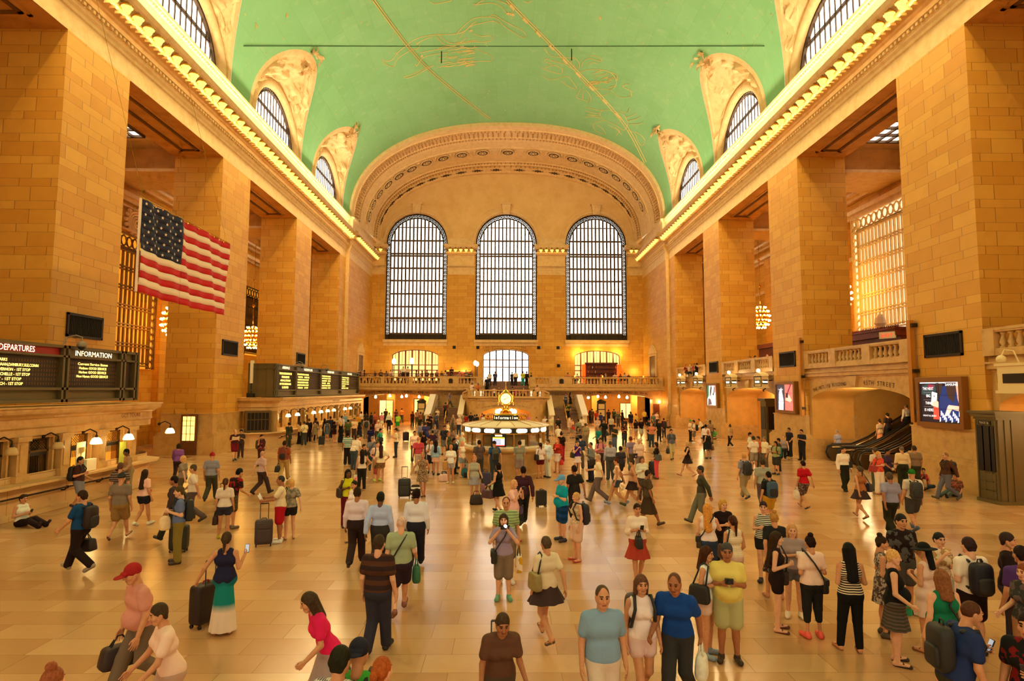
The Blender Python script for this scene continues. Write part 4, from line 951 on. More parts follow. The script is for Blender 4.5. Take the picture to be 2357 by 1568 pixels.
# ---- balustrades
def baluster(mb,x,y,z0,z1,r=.11,n=8):
    h=z1-z0; mb.lathe([(r,0),(r,.08*h),(r*.55,.14*h),(r*1.05,.34*h),(r*.9,.45*h),(r*.5,.72*h),(r*.5,.84*h),(r*.85,.9*h),(r*.85,h)],(x,y,z0),n)
def balustrade(name,a,b,z0,z1,ped,label,th=.36,nb=None,group=None):
    """straight stone balustrade between a and b (plan points): base, rail, pedestals, every baluster a part"""
    a=np.array(a,float);b=np.array(b,float);L=np.linalg.norm(b-a);u=(b-a)/L;nrm=np.array([-u[1],u[0]])
    o=thing(name,(a[0],a[1],z0),label,'balustrade',group); H=z1-z0
    def B(m,q0,q1,zz0,zz1,t): c=u*(q0+q1)/2; m.obox((c[0],c[1],(zz0+zz1)/2),(u[0]*(q1-q0)/2,u[1]*(q1-q0)/2,0),(nrm[0]*t/2,nrm[1]*t/2,0),(0,0,(zz1-zz0)/2))
    m=MB(); B(m,0,L,0,H*.2,th*1.1); B(m,0,L,H*.2,H*.27,th*.9); m.build('base',MARB,o)
    m=MB(); B(m,0,L,H*.84,H*.9,th); B(m,0,L,H*.9,H,th*1.2); m.build('rail',MARB,o)
    pr=[]
    for q0,q1,hh in ped:
        m=MB(); B(m,q0*L,q1*L,0,H*(1 if hh==0 else hh),th*1.25); m.build('pedestal',MARB,o); pr.append((q0,q1))
    pr.sort(); gaps=[]; q=0
    for p in pr:
        if p[0]-q>.01: gaps.append((q,p[0]))
        q=max(q,p[1])
    if 1-q>.01: gaps.append((q,1))
    tot=sum(g[1]-g[0] for g in gaps)*L; pitch=max(.36 if nb is None else tot/nb,tot/96)
    tmpl=None
    for g0,g1 in gaps:
        n=max(1,int((g1-g0)*L/pitch)); 
        for i in range(n):
            q=(g0+(g1-g0)*(i+.5)/n)*L; c=u*q
            if tmpl is None: mm=MB(); baluster(mm,0,0,H*.27,H*.84,.13); tmpl=mm.build('baluster',MARB,o,True); tmpl.location=(c[0],c[1],0)
            else: k=tmpl.copy(); COL.objects.link(k); k.parent=o; k.location=(c[0],c[1],0)
    return o
yb=YB-.75
def fx(x,a,b): return (x-a)/(b-a)
XA=[onY(x,870,yb)[0] for x in(826,877,886,944,950,1018,1058,1097,1112)]
def peds(x0,x1,spans): return [(fx(a,x0,x1),fx(b,x0,x1),h) for a,b,h in spans]
xs=lambda p:onY(p,870,yb)[0]
balustrade('balcony_balustrade',(-17.7,yb),(-2.6,yb),ZF-.05,5.58,peds(-17.7,-2.6,[(-17.7,xs(824),0),(xs(877),xs(885),0),(xs(941),xs(950),0),(xs(1012),xs(1056),1.05),(xs(1097),-2.6,0)]),'pale marble balustrade along the left half of the west balcony')
balustrade('balcony_balustrade',(2.75,yb),(18.2,yb),ZF-.05,5.58,peds(2.75,18.2,[(2.75,xs(1232),0),(xs(1265),xs(1316),1.05),(xs(1380),xs(1386),0),(xs(1445),xs(1452),0),(xs(1516),18.2,0)]),'pale marble balustrade along the right half of the west balcony')
for p,lab in((1038,'left'),(1292,'right')):
    x=xs(p); m=MB(); m.prism([(-.24,0),(.24,0),(.24,.45),(.12,.55),(-.12,.55),(-.24,.45)],lambda a,b,h:(a,h,b),-.05,0); tag(m.build('bronze_plaque',BRONZE,loc=(x,yb-.24,4.82)),f'small arched bronze plaque on the {lab} solid pedestal of the west balcony balustrade','plaque')
# ---- side wall grand stairs
def steps(m,x0,x1,y0,y1,z0,z1,n):
    for i in range(n):
        y=y0+(y1-y0)*i/n; z=z0+(z1-z0)*(i+1)/n; m.box(x0,y,z0,x1,y1,z,0); m.box(x0,y-.03,z-.035,x1,y+.02,z+.002,1)
NOSE=plain('worn_stair_nosing',(182,132,104),.35)
for k,(x0,x1) in enumerate(((-7.75,-4.75),(4.75,7.85))):
    s=(-1,1)[k]; nm=sd(s); m=MB(); steps(m,x0,x1,63.0,67.4,0,2.08,13); o=tag(m.build('grand_staircase',[STAIRM,NOSE]),f'{nm} flight of brown marble steps rising to the west balcony','stairs')
    m=MB(); m.box(x0,67.4,0,x1,YB-.02,2.08); m.build('landing',STAIRM,o)
    xo=x0 if s<0 else x1; a,b=(xo-.6,xo) if s<0 else (xo,xo+.6)
    m=MB(); pf=[(62.6,0),(62.6,1.55),(67.2,3.45),(YB-.02,3.45),(YB-.02,0)]
    m.prism(pf,lambda y,z,h:(h,y,z),a+.08,b-.08); m.prism([(62.45,1.45),(62.45,1.58),(67.2,3.58),(67.9,3.58),(67.9,3.45),(67.2,3.45)],lambda y,z,h:(h,y,z),a-.03,b+.03); m.build('parapet',WHITEM,o)
    r=MB(); xm=(x0+x1)/2+.1*s
    for xx in(xm,): 
        r.tube([(xx,63.2,.95),(xx,67.4,3.0),(xx,67.9,3.0)],.05,8)
        for q in(0,.33,.66,1): r.tube([(xx,63.2+4.2*q,2.08*q),(xx,63.2+4.2*q,.95+2.05*q)],.03,6)
    for xx in(xo-s*.2,):
        r.tube([(xx,63.,.95),(xx,67.4,3.0),(xx,70.5,3.0)],.035,6)
    r.build('brass_handrail',BRASS,o,True)
    # upper part of the flight that turns inwards
    m=MB(); y0=67.9
    for i in range(6):
        x=(x1 if s<0 else x0); z=2.08+(3.12-2.08)*(i+1)/6; xa=x-s*i*.33; xb=x-s*2.2; m.box(min(xa,xb),y0,0,max(xa,xb),YB-.02,z,0)
    m.build('upper_steps',[STAIRM,NOSE],o)
# central bow with its arch
m=MB(); LY=64.3; plan=[(-4.75,67.9),(-4.55,66.2),(-3.9,65.0),(-3.0,LY),(3.05,LY),(3.95,65.0),(4.6,66.2),(4.8,67.9)]
archwall(m,LY,-3.0,3.05,0,3.2,0.0,2.65,0,1.45,0,rise=.75); archreveal(m,LY,LY+.6,0.0,2.65,0,1.45,0,rise=.75,sill=False)
for i in(0,1,2,4,5,6):
    (xa,ya),(xb,yb_)=plan[i],plan[i+1]; m.add([(xa,ya,0),(xb,yb_,0),(xb,yb_,3.2),(xa,ya,3.2)],[(0,1,2,3)])
m.add([(x,y,3.12) for x,y in plan]+[(4.8,70.9,3.12),(-4.75,70.9,3.12)],[tuple(range(10))])
LAND=tag(m.build('stair_landing',MARB),'bowed marble landing at the head of the two flights, with a wide arch below','landing')
m=MB()
for i in range(7):
    (xa,ya),(xb,yb_)=plan[i],plan[i+1]; m.bar((xa,ya-.05,3.3),(xb,yb_-.05,3.3),.3,.2); m.bar((xa,ya-.03,3.02),(xb,yb_-.03,3.02),.14,.12)
m.build('cornice_band',MARB,LAND)
t=MB(); zf=lambda x:1.45+.75*math.sqrt(max(0,1-(x/2.95)**2))+.22
arcrow(t,'DINING CONCOURSE',0,LY-.015,-2.45,-.25,zf,.2); arcrow(t,'TRACKS 100 TO 117',0,LY-.015,.25,2.45,zf,.2); t.build('carved_lettering',INK,LAND)
m=MB(); m.add([(-3,LY+3,-2),(3,LY+3,-2),(3,LY+3,3),(-3,LY+3,3)],[(0,1,2,3)]); m.add([(-2.9,LY+.6,0),(-2.9,LY+3,0),(-2.9,LY+3,3),(-2.9,LY+.6,3)],[(0,1,2,3)]); m.add([(2.9,LY+.6,0),(2.9,LY+3,0),(2.9,LY+3,3),(2.9,LY+.6,3)],[(0,1,2,3)])
struct(m.build('wall_lower_stair',OCH),'ochre wall inside the arch below the stair landing','wall'); glow((0,LY+1.6,2.0),130); glow((-1.8,LY+1.4,1.2),30)
# landing balustrade following the bow: rail drops to the parapets
o=thing('landing_balustrade',(0,LY,3.2),'curved marble balustrade round the stair landing behind the booth','balustrade')
zr=[3.45,3.8,4.05,4.1,4.1,4.05,3.8,3.45]; r=MB(); bs=MB()
for i in range(7):
    (xa,ya),(xb,yb_)=plan[i],plan[i+1]; ya-=LY;yb_-=LY; r.bar((xa,ya,zr[i]-3.2-.06),(xb,yb_,zr[i+1]-3.2-.06),.34,.13); bs.bar((xa,ya,max(.05,zr[i]-3.2-.78)),(xb,yb_,max(.05,zr[i+1]-3.2-.78)),.3,.16)
    L=math.hypot(xb-xa,yb_-ya); n=int(L/.34)
    for k in range(n):
        q=(k+.5)/n; x,y=xa+(xb-xa)*q,ya+(yb_-ya)*q; zt=zr[i]+(zr[i+1]-zr[i])*q-3.2-.1; zb=max(.1,zt-.62); mm=MB(); baluster(mm,0,0,0,zt-zb,.11); k_=mm.build('baluster',MARB,o,True); k_.location=(x,y,zb)
    for (x,y,z) in((xa,ya,zr[i]),): bs.box(x-.17,y-.17,0,x+.17,y+.17,z-3.2)
r.build('rail',MARB,o); bs.build('base',MARB,o)
for s in(-1,1): # inner sloping parapets
    x=s*4.72+.03; m=MB(); m.prism([(62.6,0),(62.6,1.55),(67.4,3.4),(67.9,3.4),(67.9,0)],lambda y,z,h:(h,y,z),x-.2,x+.2); m.prism([(62.45,1.46),(62.45,1.58),(67.4,3.5),(67.9,3.5),(67.9,3.38),(67.4,3.38)],lambda y,z,h:(h,y,z),x-.3,x+.3); m.build('sloping_parapet',WHITEM,LAND)
# middle flight to the balcony and on to the doors
m=MB(); steps(m,-2.5,2.7,YB-2.9,YB+.6,3.12,ZF,9); steps(m,-2.5,2.7,YB+3.4,YB+5.6,ZF,5.15,5); m.box(-2.5,YB+5.6,ZF,2.7,YW,5.15); m.box(-2.5,YB+.6,4.0,2.7,YB+3.6,ZF)
o=tag(m.build('middle_staircase',[STAIRM,NOSE]),'short middle flight of steps up to the balcony and the street doors','stairs')
r=MB()
for x in(-2.45,2.65): r.tube([(x,YB-2.7,4.1),(x,YB+.5,5.5),(x,YB+3,5.6)],.05,8); r.tube([(x,YB-2.7,3.1),(x,YB-2.7,4.1)],.04,6); r.tube([(x,YB+.5,4.5),(x,YB+.5,5.5)],.04,6)
r.build('brass_handrail',BRASS,o,True)
# ---- street doors and restaurant fronts on the balcony wall
def arched_front(cx,r,zs,z0,label,lit,name,rows):
    y=YW+.5; o=struct(None or MB().add([(cx-r,y+.2,z0),(cx+r,y+.2,z0)]+[(cx+r*cos(PI*i/20),y+.2,zs+.85*sin(PI*i/20)) for i in range(21)],[tuple([0,1]+list(range(2,23)))]).build(name,lit),label,'door')
    m=MB()
    for i in range(8):
        x=cx-r+2*r*i/7; zt=zs+.85*math.sqrt(max(0,1-((x-cx)/r)**2)); m.box(x-.09,y-.08,z0,x+.09,y+.1,zt)
    for z in rows: m.box(cx-r,y-.06,z,cx+r,y+.08,z+.12)
    for i in range(7):
        x=cx-r+2*r*(i+.5)/7; zt=zs+.85*math.sqrt(max(0,1-((x-cx)/r)**2)); m.box(x-.02,y-.02,rows[-1],x+.02,y+.06,zt)
    m.tube([(cx-r*cos(PI*i/20),y,zs+.85*sin(PI*i/20)) for i in range(21)],.1,5); m.build('frame',WOODB,o)
DAYD=plain('daylight_door_glass',(255,250,240),.3,emit=(255,244,226),es=3.0); WARMG=plain('warm_front_glass',(240,190,110),.4,emit=(255,206,130),es=.9)
arched_front(BCX[1],BR[1],BZS[1],5.15,'arched bank of glazed street doors in the middle of the balcony wall',DAYD,'door_1',[7.05,8.0])
arched_front(BCX[0],BR[0],BZS[0],4.6,'arched glazed restaurant front behind the tables on the left balcony',WARMG,'window_50',[6.6,7.3])
arched_front(BCX[2],BR[2],BZS[2],4.6,'arched glazed front behind the bar on the right balcony',WARMG,'window_51',[6.6,7.3])
t=MB(); 
for i,(tx,z) in enumerate((('TO VANDERBILT AVENUE',.42),('THE CAMPBELL APARTMENT',.02))): arcrow(t,tx,0,YW-.02,-2.6-.25*i*-1*0-.2*i,2.6+.2*i,lambda x,z=z:9.42+z-.045*x*x*.9,.32)
tag(t.build('carved_lettering',INK),'carved lettering over the street doors in the middle of the far wall','lettering')
for x,z in((-6.9,9.7),(-3.75,9.7),(4.35,9.7),(6.95,9.7),(7.0,7.3)): q=MB(); q.box(-.2,-.06,-.2,.2,0,.2); tag(q.build('square_vent',DARK,loc=(x,YW,z)),'small square dark vent on the far wall below the tall windows','vent','square vents on the far wall')
# lamps standing on the balcony
for p,q,lab in((907,832,'first'),(948,831,'second')):
    L=onY(p,q,75.5); o=thing('standing_lamp',(L[0],L[1],ZF),f'black post lamp with a white egg globe, {lab} from the left among the balcony tables','lamp'); m=MB(); m.tube([(0,0,0),(0,0,L[2]-ZF)],.05,6); m.build('post',BLACK,o); g=MB(); g.sphere((0,0,L[2]-ZF),.25,10,0,1.5); g.build('globe',BULBW,o,True)
for p,q in((1094,836),(1098,838)):
    L=onY(p,q,73.5); o=thing('standing_lamp',(L[0],L[1],ZF),'black post lamp, one of the pair left of the street doors','lamp','paired lamps by the doors'); m=MB(); m.tube([(0,0,0),(0,0,L[2]-ZF)],.05,6); m.build('post',BLACK,o); g=MB(); g.sphere((0,0,L[2]-ZF),.22,10,0,1.4); g.build('globe',BULBW,o,True)
for x,lab in((onY(1067,832,79)[0],'left'),(onY(1465,850,79)[0],'right')): glow((x,79.6,6.6),60,(1,.7,.2),.1)
for x in(9.6,12.2,14.8): glow((x,79.7,8.9),110,(1,.72,.2),.15)
for x in(-14.5,-11.5,-9.5): glow((x,79.2,7.4),60,(1,.7,.25),.2)
# bar with bottles on the right balcony
o=thing('bar_cabinet',(12.6,79.6,ZF),'dark wooden back bar with glowing red ends on the right balcony','bar'); m=MB(); m.box(-2.1,0,0,2.1,.6,1.1); m.box(-2.1,.5,1.1,2.1,.6,3.1); m.box(-2.15,.0,2.95,2.15,.6,3.15)
for z in(1.75,2.35): m.box(-2.0,.2,z,2.0,.55,z+.05)
m.build('cabinet',WOODR,o); e=MB(); e.box(-2.55,.0,0,-2.12,.5,2.9); e.box(2.12,0,0,2.55,.5,2.9); e.build('lit_end_panel',plain('red_glow',(230,90,20),.5,emit=(255,80,10),es=1.2),o)
for k in range(18):
    z=(1.8,2.4,1.1)[k%3]; x=(-1.7+.16*(k//3)) if k<9 else (.9+.16*((k-9)//3)); m=MB(); m.lathe([(.05,0),(.05,.2),(.02,.26),(.02,.34)],(0,0,0),7)
    tag(m.build('liquor_bottle',plain(('bottle_pale','bottle_amber')[k%2],((236,220,180),(190,110,40))[k%2],.2),loc=(12.6+x+(.1*k%3),79.95,ZF+z)),'small bottle on the shelves of the back bar on the right balcony','bottle','bottles on the back bar')
# tall wooden sideboard of lights at left of the doors
o=thing('back_bar_shelf',(-6.2,79.9,ZF),'low lit shelf with amber lights between the left restaurant and the doors','shelf'); m=MB(); m.box(-1.7,0,0,1.7,.4,1.9); m.build('cabinet',WOODR,o); m=MB()
for i in range(16): m.box(-1.6+i*.2,-.06,1.92,-1.5+i*.2,.06,2.06)
m.build('amber_lights',plain('amber_shelf',(255,190,80),.4,emit=(255,170,50),es=2.5),o)
# side doorways on the balcony
for s,p0,p1,pt in((-1,822,833,818),(1,1498,1511,819)):
    X=-18.0 if s<0 else 18.35; y0=onX(p0,860,X)[1]; y1=onX(p1,860,X)[1]; a,b=min(y0,y1),max(y0,y1); zt=8.3
    o=thing('door_surround',(X,(a+b)/2,ZF),f'carved stone doorway at the {sd(s)} end of the west balcony','doorway'); w=(b-a)/2; m=MB(); n=-s
    for c,d,e,f in((-w-.3,0,-w,zt-ZF),(w,0,w+.3,zt-ZF),(-w-.35,zt-ZF,w+.35,zt-ZF+.3)): m.box(min(0,n*.15),c,d,max(0,n*.15),e,f)
    m.prism([(-w-.4,zt-ZF+.3),(w+.4,zt-ZF+.3),(w*.7,zt-ZF+1.0),(0,zt-ZF+1.5),(-w*.7,zt-ZF+1.0)],lambda y,z,h:(h,y,z),0,n*.25)
    m.build('stone_frame',TRIM,o); m=MB(); m.box(min(0,n*.04),-w,0,max(0,n*.04),w,zt-ZF); m.build('door_leaf',WOODB,o)
# ================================================================ RIGHT SIDE: ARCHES, BALUSTRADES, SIGNS, SCREENS, ESCALATORS
def rwall(k,y0,y1,crown,spring,x,label,txt=None):
    m=MB(); cy=(y0+y1)/2; r=(y1-y0)/2-.28; rise=crown-spring; n=24
    A=[(x,cy-r*cos(PI*i/n),spring+rise*sin(PI*i/n)) for i in range(n+1)]; T=[(x,p[1],5.0) for p in A]
    m.grid([A,T]); 
    for a,b in((y0,cy-r),(cy+r,y1)): m.add([(x,a,0),(x,b,0),(x,b,5.0),(x,a,5.0)],[(0,1,2,3)])
    B=[(x+2.6,p[1],p[2]) for p in A]; A2=[(x,cy-r,0)]+A+[(x,cy+r,0)]; B2=[(x+2.6,cy-r,0)]+B+[(x+2.6,cy+r,0)]
    m.grid([A2,B2],1)
    for d,z0,z1 in((.06,4.85,4.95),(.2,4.95,5.15),(.3,5.15,5.22),(.1,5.22,5.45)): m.box(x-d,y0,z0,x+.6,y1,z1,0)
    m.add([(x-.16,cy-.3,crown+.05),(x-.16,cy+.3,crown+.05),(x-.16,cy+.42,4.9),(x-.16,cy-.42,4.9),(x,cy-.3,crown+.05),(x,cy+.3,crown+.05),(x,cy+.42,4.9),(x,cy-.42,4.9)],[(0,1,2,3),(0,4,5,1),(0,3,7,4),(1,5,6,2)],0)
    m.box(x,y0,5.2,26.4,y1,5.45,0)
    struct(m.build(f'wall_right_bay_{k}',[MARB,OCH]),label,'wall')
    return cy,r
RB=[(13.9,23.45),(27.8,37.75),(42.1,52.2),(56.4,66.2)]
RX=18.95
nm=['nearest','second','third','farthest']
for k,(a,b) in enumerate(RB):
    rwall(k+1,a,b,4.28,3.5,RX,f'{nm[k]} marble bay with a flat arch between the right-hand piers')
    balustrade('gallery_balustrade',(RX-.1,a+.02),(RX-.1,b-.02),5.45,6.52,[(0,.06,0),(.3,.37,0),(.63,.7,0),(.94,1,0)],f'marble balustrade over the {nm[k]} arch between the right-hand piers',.36)
# back walls inside the arches
for k,(a,b) in enumerate(RB):
    m=MB(); x=RX+2.6+(3.2 if k==1 else 0)
    if k!=1:
        m.add([(x,a,0),(x,b,0),(x,b,5.2),(x,a,5.2)],[(0,1,2,3)]); 
        struct(m.build(f'wall_passage_bay_{k+1}',OCH),f'ochre wall inside the {nm[k]} right-hand arch','wall')
        d=MB(); d.box(x-.1,(a+b)/2-1.5,0,x-.04,(a+b)/2+1.5,2.6); struct(d.build(f'door_{10+k}',WOODB),f'dark doorway to the tracks inside the {nm[k]} right-hand arch','door')
    else:
        m.add([(RX+.1,b+.1,0),(RX+9,b+.1,0),(RX+9,b+.1,5.2),(RX+.1,b+.1,5.2)],[(0,1,2,3)]); m.add([(RX+9,a,0),(RX+9,b,0),(RX+9,b,5.2),(RX+9,a,5.2)],[(0,1,2,3)])
        struct(m.build('wall_passage_bay_2',OCH),'ochre wall beside the escalators inside the second right-hand arch','wall')
    glow((RX+1.4,(a+b)/2+1,3.3),150,(1,.74,.36),.7)
d=MB(); d.box(-.06,-.55,0,0,.55,2.3); tag(d.build('dark_panel',DARK,loc=(RX+.35,36.9,.9)),'tall dark notice panel inside the arch left of the escalators','panel') if False else None
for p,x0,q0,q1,lab in(((1906,968),20.5,940,1012,'left of the escalators inside the second right-hand arch'),((1699,950),20.8,923,974,'inside the third right-hand arch')):
    L=onX(p[0],p[1],x0); z0=onX(p[0],q1,x0)[2]; z1=onX(p[0],q0,x0)[2]
    d=MB(); d.box(-.05,-.5,0,.05,.5,z1-z0); o=tag(d.build('information_board',DARK,loc=(L[0],L[1],z0)),f'tall dark framed notice panel {lab}','panel'); f=MB()
    for a,b,c,e in((-.56,-.06,-.5,z1-z0+.06),(.5,-.06,.56,z1-z0+.06),(-.5,z1-z0,.5,z1-z0+.06),(-.5,-.06,.5,0)): f.box(-.08,a,b,.06,c,e)
    f.build('frame',WOODB,o)
t=MB(); cy,r=(RB[1][0]+RB[1][1])/2,(RB[1][1]-RB[1][0])/2-.28
def arcY(mb,txt,x,ya,yb,zf,size):
    n=len(txt)
    for i,ch in enumerate(txt):
        if ch==' ': continue
        y=ya+(yb-ya)*i/(n-1); dz=(zf(y-.01)-zf(y+.01))/.02; L=math.hypot(1,dz); text(mb,ch,(x,y,zf(y)),(0,-1/L,dz/L),(0,dz/L,1/L),size)
zf=lambda y:3.5+.78*math.sqrt(max(0,1-((y-cy)/(r+.35))**2))+.12
arcY(t,'THE METLIFE BUILDING',RX-.02,cy+4.35,cy+.9,zf,.3); arcY(t,'45TH STREET',RX-.02,cy-.9,cy-3.3,lambda y:zf(y)+.03,.34)
tag(t.build('carved_lettering',INK),'dark carved street lettering over the escalator arch on the right','lettering')
# track sign boxes hanging above the far arches
for p,lab in(((1568,881),'first'),((1607,880),'second'),((1683,880),'third'),((1752,879),'fourth')):
    X=RX-.75; L=onX(p[0],p[1],X); o=thing('track_sign',(L[0],L[1],L[2]-.4),f'cream lantern box with lit track sign, {lab} from the far end of the right wall','sign'); m=MB()
    m.box(-.25,-.62,0,.25,.62,.8); m.prism([(-.68,.8),(.68,.8),(.5,.95),(0,1.1),(-.5,.95)],lambda y,z,h:(h,y,z),-.28,.28); m.box(-.29,-.66,-.05,.29,.66,.04); m.build('lantern_box',CREAM,o)
    f=MB()
    for x0 in(-.27,):
        for a,b,c,d in((-.62,0,-.55,.8),(.55,0,.62,.8),(-.62,.73,.62,.8),(-.62,0,.62,.07)): f.box(x0,a,b,x0+.03,c,d)
    f.build('bronze_trim',BRONZE,o); g=MB(); g.box(-.275,-.42,.24,-.26,.42,.54); gg=g.build('lit_panel',BLACK,o); t=MB(); text(t,'TRACK '+{'first':'37','second':'36','third':'34','fourth':'32'}[lab],(-.29,0,.32),(0,-1,0),(0,0,1),.2,.66); t.build('lit_letters',BULBW,gg)
    g=MB(); g.box(-.45,-.44,.26,-.44,.44,.52) if False else None
    # the sign also reads towards the hall's east end
    e=MB(); e.box(-.2,-.64,.24,.2,-.625,.54); ee=e.build('end_panel',BLACK,o); t=MB(); text(t,'TRACK',(0,-.65,.32),(1,0,0),(0,0,1),.18,.36); t.build('lit_letters',BULBW,ee)
    l=MB(); l.sphere((-.1,.2,1.2),.13,8); l.build('globe',BULBW,o,True); b=MB(); b.tube([(.2,-.3,-.05),(.1,0,-.2),(.3,.3,-.28)],.04,6); b.tube([(.25,0,.5),(.75,0,.5)],.04,6); b.build('scroll_bracket',BRONZE,o)
# corner sign at the right edge
X=RX-.75; L=onX(2352,868,X); o=thing('track_sign',(L[0],L[1],L[2]-.5),'cream lantern sign cut by the right edge of the picture above the track kiosk','sign'); m=MB(); m.box(-.3,-.7,0,.3,.7,.9); m.box(-.36,-.76,.9,.36,.76,1.0); m.box(-.36,-.76,-.08,.36,.76,.02); m.build('lantern_box',CREAM,o); f=MB(); f.box(-.32,-.45,.28,-.3,.45,.62); f.box(-.3,.7,.28,.3,.715,.62); f.build('sign_panel',BRONZE,o)
b=MB(); b.tube([(.2,.3,1.0),(.1,.4,1.45),(-.1,.55,1.5),(-.2,.6,1.25)],.03,6); b.build('bracket',CREAM,o); g=MB(); g.sphere((-.2,.6,1.15),.16,8); g.build('camera_dome',CREAM,o,True)
# advertising screens on the piers
def adscreen(p0,p1,label,draw,d=.22):
    a=onX(p0[0],p0[1],XR-.1); b=onX(p1[0],p1[1],XR-.1); y1,y0=a[1],b[1]; z1,z0=a[2],b[2]; w=y1-y0; h=z1-z0
    o=thing('advertising_screen',(XR-.02,(y0+y1)/2,z0),label,'screen'); f=MB(); e=.2
    for q0,r0,q1,r1 in((-w/2-e,-e,-w/2,h+e),(w/2,-e,w/2+e,h+e),(-w/2,h,w/2,h+e),(-w/2,-e,w/2,0)): f.box(-d-.06,q0,r0,0,q1,r1)
    f.build('bronze_frame',plain('bronze_frame',(150,98,44),.4,.4),o); s=MB(); s.box(-d,-w/2,0,-.02,w/2,h); sc=s.build('screen_face',plain('screen_dark',(22,16,26),.3,emit=(30,22,34),es=.6),o)
    # px(u,v): u 0..1 left to right as seen, v 0..1 upward
    P=lambda u,v,k=0:(-d-.006-.004*k,w/2-w*u,h*v)
    draw(sc,P,w,h); g=MB()
    for i in(1,2): g.box(-d-.03,-w/2,h*i/3-.006,-d-.02,w/2,h*i/3+.006)
    g.box(-d-.03,-.006,0,-d-.02,.006,h); g.build('panel_seams',BLACK,o)
def em(n,c,e=.9): return plain('screen_'+n,c,.4,emit=c,es=e)
def blob(sc,P,name,pts,mat,k):
    m=MB(); m.add([P(u,v,k) for u,v in pts],[tuple(range(len(pts)))]); m.build(name,mat,sc)
def txt(sc,P,w,rows,mat):
    t=MB()
    for tx,u,v,size,wd in rows: text(t,tx,P(u,v,9),(0,-1,0),(0,0,1),size,wd)
    t.build('screen_text',mat,sc)
def ad1(sc,P,w,h):
    wh=em('white',(250,246,250),1.3)
    blob(sc,P,'white_top_band',[(.02,.965),(.98,.965),(.98,.99),(.02,.99)],wh,1)
    blob(sc,P,'blurred_crowd',[(.05,.7),(.3,.6),(.45,.8),(.42,.93),(.2,.95),(.08,.9)],em('teal',(40,66,70),.7),1)
    blob(sc,P,'pink_blur',[(.2,.84),(.36,.82),(.4,.92),(.26,.95)],em('pinkdark',(150,40,70),.7),2)
    blob(sc,P,'blue_dress',[(.52,.05),(.96,.05),(.97,.75),(.85,.9),(.62,.9),(.52,.7),(.5,.4)],em('navy',(18,44,104)),2)
    blob(sc,P,'dark_hair',[(.44,.98),(.5,.6),(.56,.72),(.62,.95)],em('hair',(54,34,34)),3); blob(sc,P,'dark_hair',[(.68,.98),(.72,.62),(.86,.5),(.92,.8),(.94,.98)],em('hair',(54,34,34)),3)
    blob(sc,P,'shoulder',[(.92,.98),(1,.98),(1,.4),(.95,.6)],em('skin',(232,160,140)),3)
    blob(sc,P,'red_sleeve',[(.34,.08),(.5,.08),(.5,.5),(.44,.55),(.36,.4)],em('coral',(236,70,54)),3)
    blob(sc,P,'hand_holding_phone',[(.3,.42),(.48,.36),(.5,.5),(.42,.56),(.3,.5)],em('skin2',(240,190,170)),4)
    blob(sc,P,'white_phone',[(.31,.5),(.45,.54),(.47,.72),(.34,.76)],wh,5); blob(sc,P,'phone_logo',[(.38,.63),(.405,.62),(.41,.655),(.385,.66)],em('ink',(20,20,30),.3),6)
    for i in range(4): blob(sc,P,'pale_finger',[(.62+.03*i,.16+.02*i),(.65+.03*i,.15+.02*i),(.76+.03*i,.42-.01*i),(.72+.03*i,.42-.01*i)],em('skin2',(240,190,170)),5)
    blob(sc,P,'forearm',[(.7,.36),(.97,.3),(.98,.42),(.74,.44)],em('skin2',(240,190,170)),4)
    for i in range(14):
        u=.5+.036*i; v=.02+.05*((i*7)%4); blob(sc,P,'skirt_print',[(u,v),(u+.03,v+.02),(u+.035,v+.1),(u+.01,v+.13)],wh,6)
    txt(sc,P,w,[('SAMSUNG',.84,.9,.15,w*.3),('THE NEXT',.25,.8,.17,w*.28),('BIG',.25,.62,.17,w*.1),('THING',.25,.44,.17,w*.17),('IS HERE',.25,.27,.17,w*.23),('GALAXY S6 | EDGE+',.26,.14,.1,w*.34)],wh)
    for v in(.73,.55,.38): blob(sc,P,'rule_line',[(.12,v),(.38,v),(.38,v+.006),(.12,v+.006)],em('grey',(160,150,160),.7),6)
adscreen((2123,880),(2221,977),'large advertising screen with phone advert on the nearest right pier',ad1)
def ad2(sc,P,w,h):
    blob(sc,P,'coral_ground',[(.48,0),(1,0),(1,1),(.48,1)],em('coral2',(244,110,104)),1); blob(sc,P,'grey_ground',[(0,0),(.48,0),(.48,1),(0,1)],em('slate',(60,56,66),.8),1)
    blob(sc,P,'pale_hand',[(.52,.4),(.8,.3),(.9,.4),(.75,.6),(.62,.62)],em('skin2',(240,190,170)),2); blob(sc,P,'white_figure',[(.1,0),(.4,0),(.42,.4),(.3,.9),(.14,.7)],em('whiteish',(200,200,214)),2)
    blob(sc,P,'dark_strap',[(.6,.62),(.66,.6),(.9,1),(.82,1)],em('wine',(120,30,50)),3); blob(sc,P,'dark_phone',[(.55,.5),(.68,.48),(.7,.66),(.58,.68)],em('ink2',(30,26,50),.4),4)
    txt(sc,P,w,[('THE NEXT',.28,.78,.12,w*.3),('BIG',.28,.6,.12,w*.14),('THING',.28,.44,.12,w*.22),('IS HERE',.28,.28,.12,w*.28)],em('white',(250,246,250),1.3))
adscreen((1792,886),(1833,946),'tall advertising screen in coral and grey on the second right pier',ad2)
